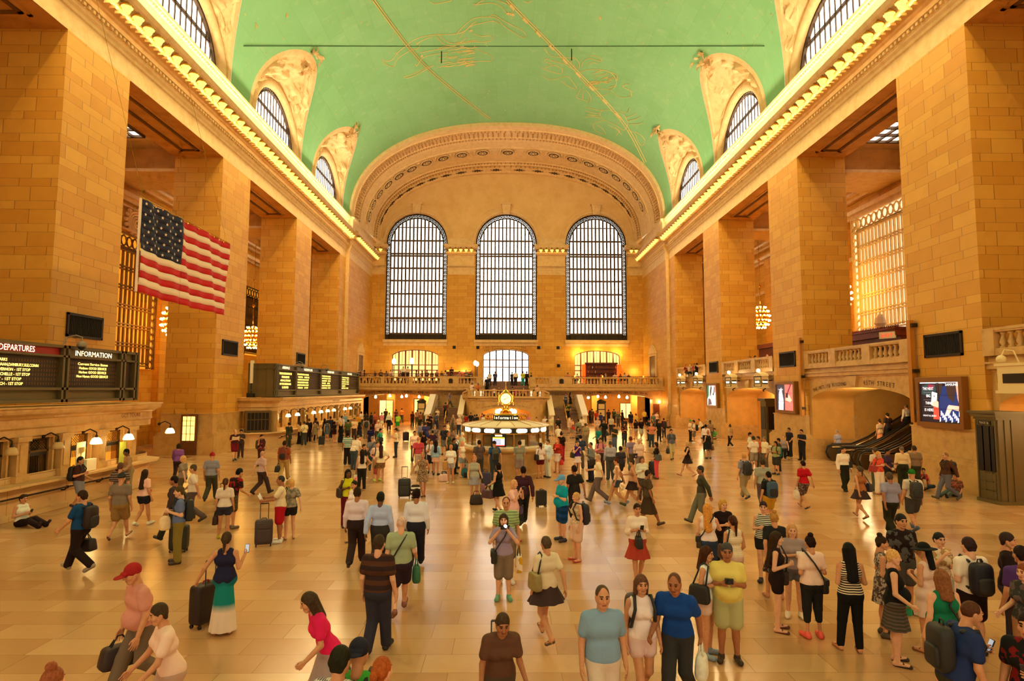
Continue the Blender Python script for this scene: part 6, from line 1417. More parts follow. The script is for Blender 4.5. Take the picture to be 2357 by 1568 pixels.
def build_person(px,py,sex,Hc,face,skin,hair,top,bot,shoe,arms,legs,label,group=None,z=0.,lean=0.,fat=1.,nod=.12,turn=0.,Y=None):
    fem=sex=='f'; H=Hc/100.; lean=rad(lean); nod=rad(nod*60)
    J=skeleton(fem,arms,legs,lean,fat); k=H/1.778
    if legs in 'LQC': topz=J['hed'][2]*k+.11*k
    else: topz=(J['hed'][2]+.11*cos(lean))*k
    a=rad(face)
    # stand the figure so that the crown of its head lies on the photographed point
    W=onZ(px,py,z+topz) if Y is None else onY(px,py,Y); off=Matrix.Rotation(a,3,'Z')@Vector(J['hed']*k); loc=Vector((W[0]-off.x,W[1]-off.y,z))
    if z==0 and Y is None and loc.y<70:
        x,y=loc.x,loc.y
        if y<27.6: x=max(x,NX+.75)
        elif 43<y<68.5: x=max(x,FX+.75)
        sit=legs in 'LQC'
        if y>37.6 or y<27.8: x=min(x,17.7 if not sit else 17.6)
        r=math.hypot(x,y-30.5)
        if r<2.6: y=30.5+(y-30.5)*2.6/r; x=x*2.6/r
        loc.x,loc.y=x,y
    dist=W[1]; vox=.0125 if dist<15 else (.016 if dist<24 else (.021 if dist<40 else .028)); hv=.007 if dist<15 else (.0105 if dist<26 else .015); fv=.0052 if dist<18 else .0068
    g=vox*.75
    o=thing('person',loc,label,'person',group,rz=a)
    # body
    b=SDF(); cov=-.012; torso(b,J,cov,'pel'); F7=fat**.6; lc=-.018 if bot.split('.')[0] in('pants','jeans','legs','maxi','capri') else 0; ac=-.008 if top.split('.')[0] in('long','shirt','jacket') else 0
    b.c(J['nek']-np.array([0,0,.05]),J['nek']+(J['hed']-J['nek'])*.5,.064,.05,.04)
    for s in(-1,1):
        b.e(J['pel']+np.array([s*.066,.045,-.03]),.09*F7+cov,.04)
        hp,kn,an,to=J['hip',s],J['knee',s],J['ank',s],J['toe',s]; b.c(hp,kn,.086*F7+lc,.056*F7+lc,.035); b.c(kn,an,.056*F7+lc,.038+lc*.5,.02); cf_=kn+(an-kn)*.3; b.e(cf_+np.array([0,.016 if legs not in'LQ' else 0,0]),np.array((.05*F7,.052*F7,.11) if legs not in 'LQ' else (.05,.09,.05))+lc,.03)
        b.c(an+np.array([0,.03,-.045 if abs(J['pit',s])<.5 else 0]),to,.036,.03,.02); b.c(an,an+np.array([0,.03,-.04]),.036,.036,.02)
        sh,el,wr=J['sho',s],J['elb',s],J['wri',s]; af=1. if fem else 1.12; b.c(sh,el,.047*af*fat**.5+ac,.037*af+ac,.03); b.c(el,wr,.039*af+ac,.026*af,.015)
    V,Q=b.mesh(vox); MI=np.zeros(len(Q),int)
    # head and hands grafted at neck and wrists
    hV,hQ,hm=head_geo(hv); cn,sn=cos(nod+lean*.6),sin(nod+lean*.6); R1=np.array([[1,0,0],[0,cn,-sn],[0,sn,cn]]); tq=rad(turn); R2=np.array([[cos(tq),-sin(tq),0],[sin(tq),cos(tq),0],[0,0,1]]); RH=R2@R1
    hs=.97 if fem else 1.02
    HV=(hV*hs)@RH.T+J['hed']; Q=np.concatenate([Q,hQ+len(V)]); MI=np.concatenate([MI,hm]); V=np.concatenate([V,HV])
    for i,s in enumerate((-1,1)):
        gr=arms[i] in 'pufxkmteoq'; dV,dQ=hand_geo('grip' if gr else 'relax',fv); d=J['wri',s]-J['elb',s]; d/=np.linalg.norm(d); zz=-d; th=np.array([0,-1,.0]) if abs(d[1])<.75 else np.array([0,0,1.]); th=th-(th@d)*d; th/=np.linalg.norm(th); yy=-th; xx=np.cross(yy,zz); xx*=1.
        vv=dV.copy()*(.92 if fem else 1.04); 
        inw=np.array([-s,0,0.]); 
        if xx@inw>0: vv[:,0]*=-1; fl=True
        else: fl=False
        W_=vv@np.stack([xx,yy,zz]) + J['wri',s]; q=dQ[:,::-1] if fl else dQ
        Q=np.concatenate([Q,q+len(V)]); MI=np.concatenate([MI,np.zeros(len(q),int)]); V=np.concatenate([V,W_])
    hst,hc=hair.split('.')
    hm_=hairmat('322' if hst in('cap','capb','sunhat','brimhat') else (hc or '433'))
    link('body',rawmesh('body',V*k,Q,[SKIN[skin],EYE,LIP[skin],hm_],MI),o)
    if hst!='bald':
        v,q=hair_geo(hst,hv); v=(v*hs)@RH.T+J['hed']; link({'cap':'cap','capb':'cap','sunhat':'hat','brimhat':'hat'}.get(hst,'hair'),rawmesh('hair',v*k,q,[cloth(hc) if hst in('cap','capb','sunhat','brimhat') else hm_]),o)
    # top
    tt,tc=top.split('.'); bt,bc=bot.split('.'); dress=bt=='dress'
    s_=SDF(); e=.012+g*.5; loose=.006 if tt in('tee','polo','shirt','long','blouse') else 0.
    torso(s_,J,e+loose,'hem' if tt not in('tuck','shirt','crop') and not dress else 'bel')
    if tt in('tank','cami','crop'): # open shoulders: straps only
        s_=SDF(); up=J['up']; F_=J['fat']; torso(s_,J,e,'hem' if tt!='crop' and not dress else 'bel'); s_.p=[q for q in s_.p if not (q[0]=='c' and abs(q[3]-(.055+e))<1e-6)]
        w=.075 if tt=='cami' else .1; 
        if tt!='cami': s_.c(up((-w,.012,1.42)),up((w,.012,1.42)),.056+e,.056+e,.04)
        for q in(-1,1): s_.c(up((q*w,-.06,1.36)),up((q*w,.0,1.475)),.02,.018,.02); s_.c(up((q*w,.0,1.475)),up((q*w,.07,1.36)),.018,.02,.02)
    if tt in('tuck','shirt'): s_.c(J['pel']+np.array([-.07,0,.05]),J['pel']+np.array([.07,0,.05]),.11*fat+e,.11*fat+e,.04)
    for i,s in enumerate((-1,1)):
        sh,el,wr=J['sho',s],J['elb',s],J['wri',s]; af=1. if fem else 1.12
        if tt in('tee','polo','tuck','blouse'): s_.c(sh,sh+(el-sh)*.6,.047*af*fat**.5+e,.045*af+e+.004,.03)
        if tt in('long','shirt','jacket'): s_.c(sh,el,.05*af+e,.042*af+e,.03); s_.c(el,el+(wr-el)*(.92 if tt!='shirt' else .9),.044*af+e,.034*af+e,.02)
        if tt=='mid': s_.c(sh,el,.05*af+e,.046*af+e,.03); s_.c(el,el+(wr-el)*.25,.046*af+e,.046*af+e,.02)
    if tt!='none' and not dress: V,Q=s_.mesh(vox); link({'shirt':'shirt','polo':'polo_shirt','tank':'tank_top','cami':'tank_top','jacket':'jacket','blouse':'blouse'}.get(tt,'shirt'),rawmesh('top',V*k,Q,[cloth(tc)]),o)
    # bottom
    c_=SDF() if not dress else s_; e=.014+g*.4
    pel=J['pel']
    if bt in('skirt','mini','maxi','dress','midi'):
        hem={'skirt':.56,'mini':.68,'maxi':.06,'dress':.6,'midi':.42}[bt]; wz=pel+np.array([0,0,.1])
        spread=.05+abs(J['ank',1][1]-J['ank',-1][1])*.25
        c_.cone(wz,np.array([pel[0],pel[1]-.0,hem]),(.135 if tt in('tuck','shirt','crop') or dress else .11)*fat+e,.205*fat**.6+spread*(.6 if bt!='maxi' else .5),.02)
        c_.c(pel+np.array([-.075,0,0]),pel+np.array([.075,0,0]),.115*fat**.7+e,.115*fat**.7+e,.03)
    else:
        F7=fat**.6; c_.c(pel+np.array([-.075,0,-.02]),pel+np.array([.075,0,-.02]),(.108 if fem else .106)*fat**.7+e,(.108 if fem else .106)*fat**.7+e,.04); wr_=.01 if tt in('tuck','shirt','crop') else -.018; c_.c(pel+np.array([-.066*fat,0,.055]),pel+np.array([.066*fat,0,.055]),(.1 if fem else .11)*fat+e+wr_,(.1 if fem else .11)*fat+e+wr_,.04)
        for s in(-1,1):
            c_.e(pel+np.array([s*.066,.045,-.03]),.09*F7+e,.04); hp,kn,an=J['hip',s],J['knee',s],J['ank',s]; x={'pants':.012,'jeans':.006,'legs':0,'capri':0,'shorts':.03,'hot':.014,'bermuda':.026}[bt]
            t={'shorts':.78,'hot':.36,'bermuda':.98}.get(bt,1); m_=hp+(kn-hp)*t; c_.c(hp,m_,.088*F7+e+x*.5,.086*F7+(.06-.086)*t*F7+e+x,.03)
            if t==1:
                u=.45 if bt=='capri' else .97; q=kn+(an-kn)*u; c_.c(kn,q,.058*F7+e+x,(.042 if bt in('legs','capri','jeans') else .052)+e+x,.02)
    V,Q=c_.mesh(vox); link({'skirt':'skirt','mini':'skirt','maxi':'skirt','midi':'skirt','dress':'dress','shorts':'shorts','hot':'shorts','bermuda':'shorts','legs':'leggings','capri':'leggings','jeans':'jeans'}.get(bt,'trousers'),rawmesh('bottom',V*k,Q,[cloth(bc if not dress else tc)]),o)
    # shoes
    for s in(-1,1):
        an,to,pit=J['ank',s],J['toe',s],J['pit',s]; f=SDF(); flat=abs(pit)<.3 and legs not in 'LQ'; sh_,sc=shoe.split('.'); r=.012 if sh_!='sandal' else .006
        d=to-an; hl=an+np.array([0,.03,-.045]) if flat or pit>0 else an+np.array([0,.045,-.01])
        if sh_=='sandal':
            lo=np.array([0,0,-.022]); f.c(hl+lo,to+np.array([0,-.02,-.012]),.03,.034,.0); f.c(hl+(to-hl)*.6+np.array([-.03,0,.025]),hl+(to-hl)*.6+np.array([.03,0,.025]),.012,.012,.0); f.floor=(0 if flat else None)
        else: f.c(hl,to,.036+r,.032+r,.01); f.c(an,hl,.036+r,.036+r,.02); f.floor=(0 if flat else None)
        if sh_=='boot': f.c(an,an+(J['knee',s]-an)*.3,.045+r,.05+r,.02)
        V,Q=f.mesh(max(.009,vox*.75)); 
        if len(Q): link('shoe' if sh_!='sandal' else 'sandal',rawmesh('shoe',V*k,Q,[plain('shoe_'+sc,hx(sc),.5)]),o)
    o['_k']=k
    return o,J,k
# ---- bags and carried things
def bagmat(c): return cloth(c) if '-' in c else plain('bag_'+c,hx(c),.55,noise=.12,nscale=14)
def rbox(m,c,s,r=.25,mi=0,taper=1.):
    """soft box: rounded super-ellipsoid"""
    c=np.array(c,float); n=12; P=[]
    for i in range(n+1):
        v=-PI/2+PI*i/n; row=[]
        for j in range(16):
            u=2*PI*j/16; sg=lambda w,e:math.copysign(abs(w)**e,w)
            zz=sg(sin(v),r); tp=1+(taper-1)*(zz*.5+.5); row.append((c[0]+s[0]*sg(cos(v),r)*sg(cos(u),r)*tp,c[1]+s[1]*sg(cos(v),r)*sg(sin(u),r)*tp,c[2]+s[2]*zz))
        row.append(row[0]); P.append(row)
    m.grid(P,mi)
def place(root,J,k,p):
    q=Matrix.Rotation(root.rotation_euler.z,3,'Z')@Vector(np.array(p,float)*k); return root.location+q
def bag(kind,root,J,k,col,label,side=1,col2=None):
    M1=bagmat(col); M2=bagmat(col2 or '222'); rz=root.rotation_euler.z; s=side
    if kind=='bp':
        c=J['up']((0,.2,1.22)); o=thing('backpack',place(root,J,k,c),label,'backpack',rz=rz); m=MB(); rbox(m,(0,.02,-.02),(.16,.095,.25),.45); m.build('bag_body',M1,o,True); m=MB(); rbox(m,(0,.11,-.1),(.12,.04,.12),.45); m.build('front_pocket',M2,o,True); m=MB()
        for q in(-1,1):
            a=J['up']((q*.1,.12,1.44))-c; b=J['up']((q*.11,-.05,1.5))-c; d=J['up']((q*.13,-.145,1.36))-c; e=J['up']((q*.16,-.06,1.12))-c; f=J['up']((q*.13,.13,1.04))-c; m.tube([a,b,d,e,f],.022,6)
        m.tube([(-.04,.0,.23),(-.03,0,.28),(.03,0,.28),(.04,0,.23)],.01,5); m.build('strap',M2,o,True)
    elif kind in('sb','cb'): # cross-body bag on the hip
        c=J['pel']+np.array([s*.2,-.04,-.03]); o=thing('shoulder_bag',place(root,J,k,c),label,'bag',rz=rz); m=MB(); rbox(m,(0,0,-.02),(.06,.15,.12),.35); m.build('bag_body',M1,o,True); m=MB(); rbox(m,(s*.012,0,.05),(.062,.152,.06),.35); m.build('flap',M2,o,True)
        m=MB(); w=-s if kind=='cb' else s; a=c; m.tube([np.array([0,-.1,.08]),J['up']((s*.1,-.16,1.15))-a,J['up']((0,-.17 if J['fem'] else -.15,1.3))-a,J['up']((w*.1,-.06,1.5))-a,J['up']((w*.1,.08,1.45))-a,J['up']((0,.14,1.3))-a,J['up']((s*.12,.14,1.1))-a,np.array([0,.1,.08])],.014,6); m.build('strap',M2,o,True)
    elif kind in('hb','tote','pb','duf','paper'):
        w=J['wri',s].copy()
        on=kind; d=J['wri',s]-J['elb',s]; d/=np.linalg.norm(d); hnd=w+d*.08; z0=hnd[2]
        L={'hb':.2,'tote':.28,'pb':.2,'duf':.2,'paper':.16}[kind]; sz={'hb':(.07,.16,.12),'tote':(.08,.19,.17),'pb':(.09,.14,.17),'duf':(.13,.24,.14),'paper':(.08,.15,.19)}[kind]
        zc=max(sz[2]+.015,z0-L-sz[2]*.6); o=thing({'pb':'carrier_bag','duf':'travel_bag','paper':'paper_bag','tote':'tote_bag'}.get(kind,'handbag'),place(root,J,k,(hnd[0],hnd[1],zc)),label,'bag',rz=rz); m=MB(); rbox(m,(0,0,0),sz,.3 if kind!='pb' else .6,taper=.8 if kind!='paper' else 1.05); m.build('bag_body',M1,o,True); m=MB(); t=sz[2]; hh=z0-zc
        for q in(-1,1): m.tube([(q*.03,-sz[1]*.5,t*.85),(q*.01,-.03,hh-.02),(q*.01,.03,hh-.02),(q*.03,sz[1]*.5,t*.85)],.011,5)
        m.build('handle',M2 if kind!='pb' else M1,o,True)
        if kind=='hb': m=MB(); m.box(sz[0]*.9,-.02,-.01,sz[0]*1.05,.02,.04); m.box(-sz[0]*1.05,-.02,-.01,-sz[0]*.9,.02,.04); m.build('clasp',GOLD,o)
    elif kind in('shb',): # bag under the arm on one shoulder
        c=J['up']((s*(J['sh']+.08),.05,1.06)); o=thing('shoulder_bag',place(root,J,k,c),label,'bag',rz=rz); m=MB(); rbox(m,(0,0,0),(.07,.17,.14),.35,taper=.85); m.build('bag_body',M1,o,True); m=MB(); a=J['up']((s*(J['sh']-.04),.0,1.5))-c; m.tube([(0,-.1,.12),a+np.array([0,-.06,-.04]),a,a+np.array([0,.06,-.04]),(0,.1,.12)],.013,6); m.build('strap',M2,o,True)
    elif kind=='ph':
        w=(J['wri',1]+J['wri',-1])/2 if side==0 else J['wri',side]; d=J['wri',side or 1]-J['elb',side or 1]; d/=np.linalg.norm(d); c=w+d*.1; o=thing('phone',place(root,J,k,c),label,'phone',rz=rz); m=MB(); m.obox((0,0,.03),(.036,0,0),(0,.005,.004),(0,-.03,.065)); m.build('phone_case',M1,o); m=MB(); m.obox((0,.007,.034),(.031,0,0),(0,.0015,.001),(0,-.028,.058)); m.build('phone_screen',plain('phone_glow',(200,214,230),.2,emit=(200,220,255),es=.3),o)
    elif kind=='cam':
        w=(J['wri',1]+J['wri',-1])/2+np.array([0,-.07,.06]); o=thing('camera',place(root,J,k,w),label,'camera',rz=rz); m=MB(); m.box(-.06,-.02,-.035,.06,.03,.04); m.build('camera_body',BLACK,o); m=MB(); m.lathe([(.03,0),(.03,.04),(.024,.045)],(0,0,0),12,axis=1); q=m.build('lens',BLACK,o); q.rotation_euler=(0,0,PI); q.location=(0,-.02,0)
        if col2=='fff': m=MB(); m.sphere((.035,-.03,.03),.03,8); m.build('flash',plain('camera_flash',(255,255,255),.3,emit=(255,255,255),es=30),o)
    elif kind in('map','book','clutch','cup','papers'):
        w=(J['wri',1]+J['wri',-1])/2 if side==0 else J['wri',side]; d=J['wri',side or 1]-J['elb',side or 1]; d/=np.linalg.norm(d); c=w+d*.11; o=thing({'papers':'papers','cup':'paper_cup','clutch':'clutch_bag'}.get(kind,kind),place(root,J,k,c),label,kind,rz=rz); m=MB()
        if kind=='map':
            for q in(-1,1): m.obox((q*.1,-.02,.05),(.1,0,.02*q),(0,.004,.004),(0,-.05,.09))
            m.build('folded_sheet',M1,o)
        elif kind=='cup': m.lathe([(.03,0),(.04,.1)],(0,0,0),12); m.build('cup_body',M1,o); m=MB(); m.lathe([(.043,.1),(.04,.115)],(0,0,0),12); m.build('lid',M2,o)
        elif kind=='clutch': rbox(m,(0,-.02,0),(.03,.15,.09),.3); m.build('bag_body',M1,o,True); m=MB(); m.box(-.034,-.15,.03,.034,.11,.045); m.build('zip',GOLD,o)
        else: m.obox((0,0,.04),(.1,0,0),(0,.008,.006),(0,-.05,.11)); m.build('sheets',M1,o)
    elif kind in('sc','sc2','fl','flt'):
        pass
    return o
def floor_bag(kind,px,py,col,label,face=0,col2='222',h=.6,handle=1.0):
    """luggage standing on the floor; px,py is where it meets the floor"""
    W=onZ(px,py,0); W[0]=min(W[0],17.6) if W[1]>22 else W[0]; M1=bagmat(col); M2=bagmat(col2); o=thing({'sc':'suitcase','duf':'travel_bag','bp':'backpack','tote':'tote_bag'}[kind],(W[0],W[1],0),label,{'sc':'suitcase','bp':'backpack'}.get(kind,'bag'),rz=rad(face)); m=MB()
    if kind=='sc':
        w,d=h*.36,h*.2; rbox(m,(0,0,.06+h/2),(w,d,h/2),.22); m.build('shell',M1,o,True); m=MB(); rbox(m,(0,-d*.9,.06+h*.36),(w*.8,d*.3,h*.26),.25); rbox(m,(0,-d*.9,.06+h*.78),(w*.8,d*.26,h*.12),.25); m.build('front_pocket',M2 if col2!='222' else M1,o,True)
        m=MB(); 
        for q in(-1,1): m.tube([(q*w*.45,d*.8,h*.6),(q*w*.45,d*.8,handle)],.011,6)
        m.tube([(-w*.45,d*.8,handle),(w*.45,d*.8,handle)],.016,6); m.build('telescopic_handle',plain('handle_grey',(70,64,60),.35,.6),o,True)
        for q in(-1,1):
            for y in(-d*.6,d*.75): m=MB(); m.lathe([(.035,-.015),(.035,.015)],(q*w*.8,y,.036),10,axis=0); m.build('wheel',BLACK,o)
        m=MB(); m.tube([(-.07,0,h+.06),(-.05,0,h+.1),(.05,0,h+.1),(.07,0,h+.06)],.012,5); m.build('top_grip',M2,o)
    elif kind in('duf','tote'):
        rbox(m,(0,0,h*.5),(h*.75,h*.42,h*.5),.35,taper=.8); m.build('bag_body',M1,o,True); m=MB()
        for q in(-1,1): m.tube([(-h*.35,q*h*.2,h*.9),(-h*.25,q*h*.15,h*1.35),(h*.25,q*h*.15,h*1.35),(h*.35,q*h*.2,h*.9)],.014,6)
        m.build('handle',M2,o,True)
    else:
        rbox(m,(0,0,h*.5),(h*.36,h*.26,h*.5),.45); m.build('bag_body',M1,o,True); m=MB(); rbox(m,(0,-h*.25,h*.35),(h*.26,h*.1,h*.25),.45); m.build('front_pocket',M2,o,True); m=MB()
        for q in(-1,1): m.tube([(q*h*.2,h*.2,h*.9),(q*h*.22,h*.42,h*.6),(q*h*.2,h*.25,h*.15)],.02,6)
        m.build('strap',M2,o,True)
    return o
def people(spec):
    ox=oy=0.; sc=1.
    for ln in spec.strip().split('\n'):
        ln=ln.strip()
        if not ln or ln[0]=='#': continue
        if ln[0]=='@': ox,oy,sc=[float(q) for q in ln[1:].split()]; continue
        parts=[p.strip() for p in ln.split(';')]; t=parts[0].split(); kw={}
        for q in t[12:]:
            a,b=q.split('='); kw[a]=float(b)
        r,J,k=build_person(ox+float(t[0])/sc,oy+float(t[1])/sc,t[2],float(t[3]),float(t[4]),int(t[5]),t[6],t[7],t[8],t[9],t[10],t[11],parts[1],**kw)
        for b in [q for q in parts[2:] if q]:
            q=b.split(' ',3); side=int(q[2]); cc=q[1].split('/'); bag(q[0],r,J,k,cc[0],q[3],side,cc[1] if len(cc)>1 else None)
        if '_k' in r: del r['_k']
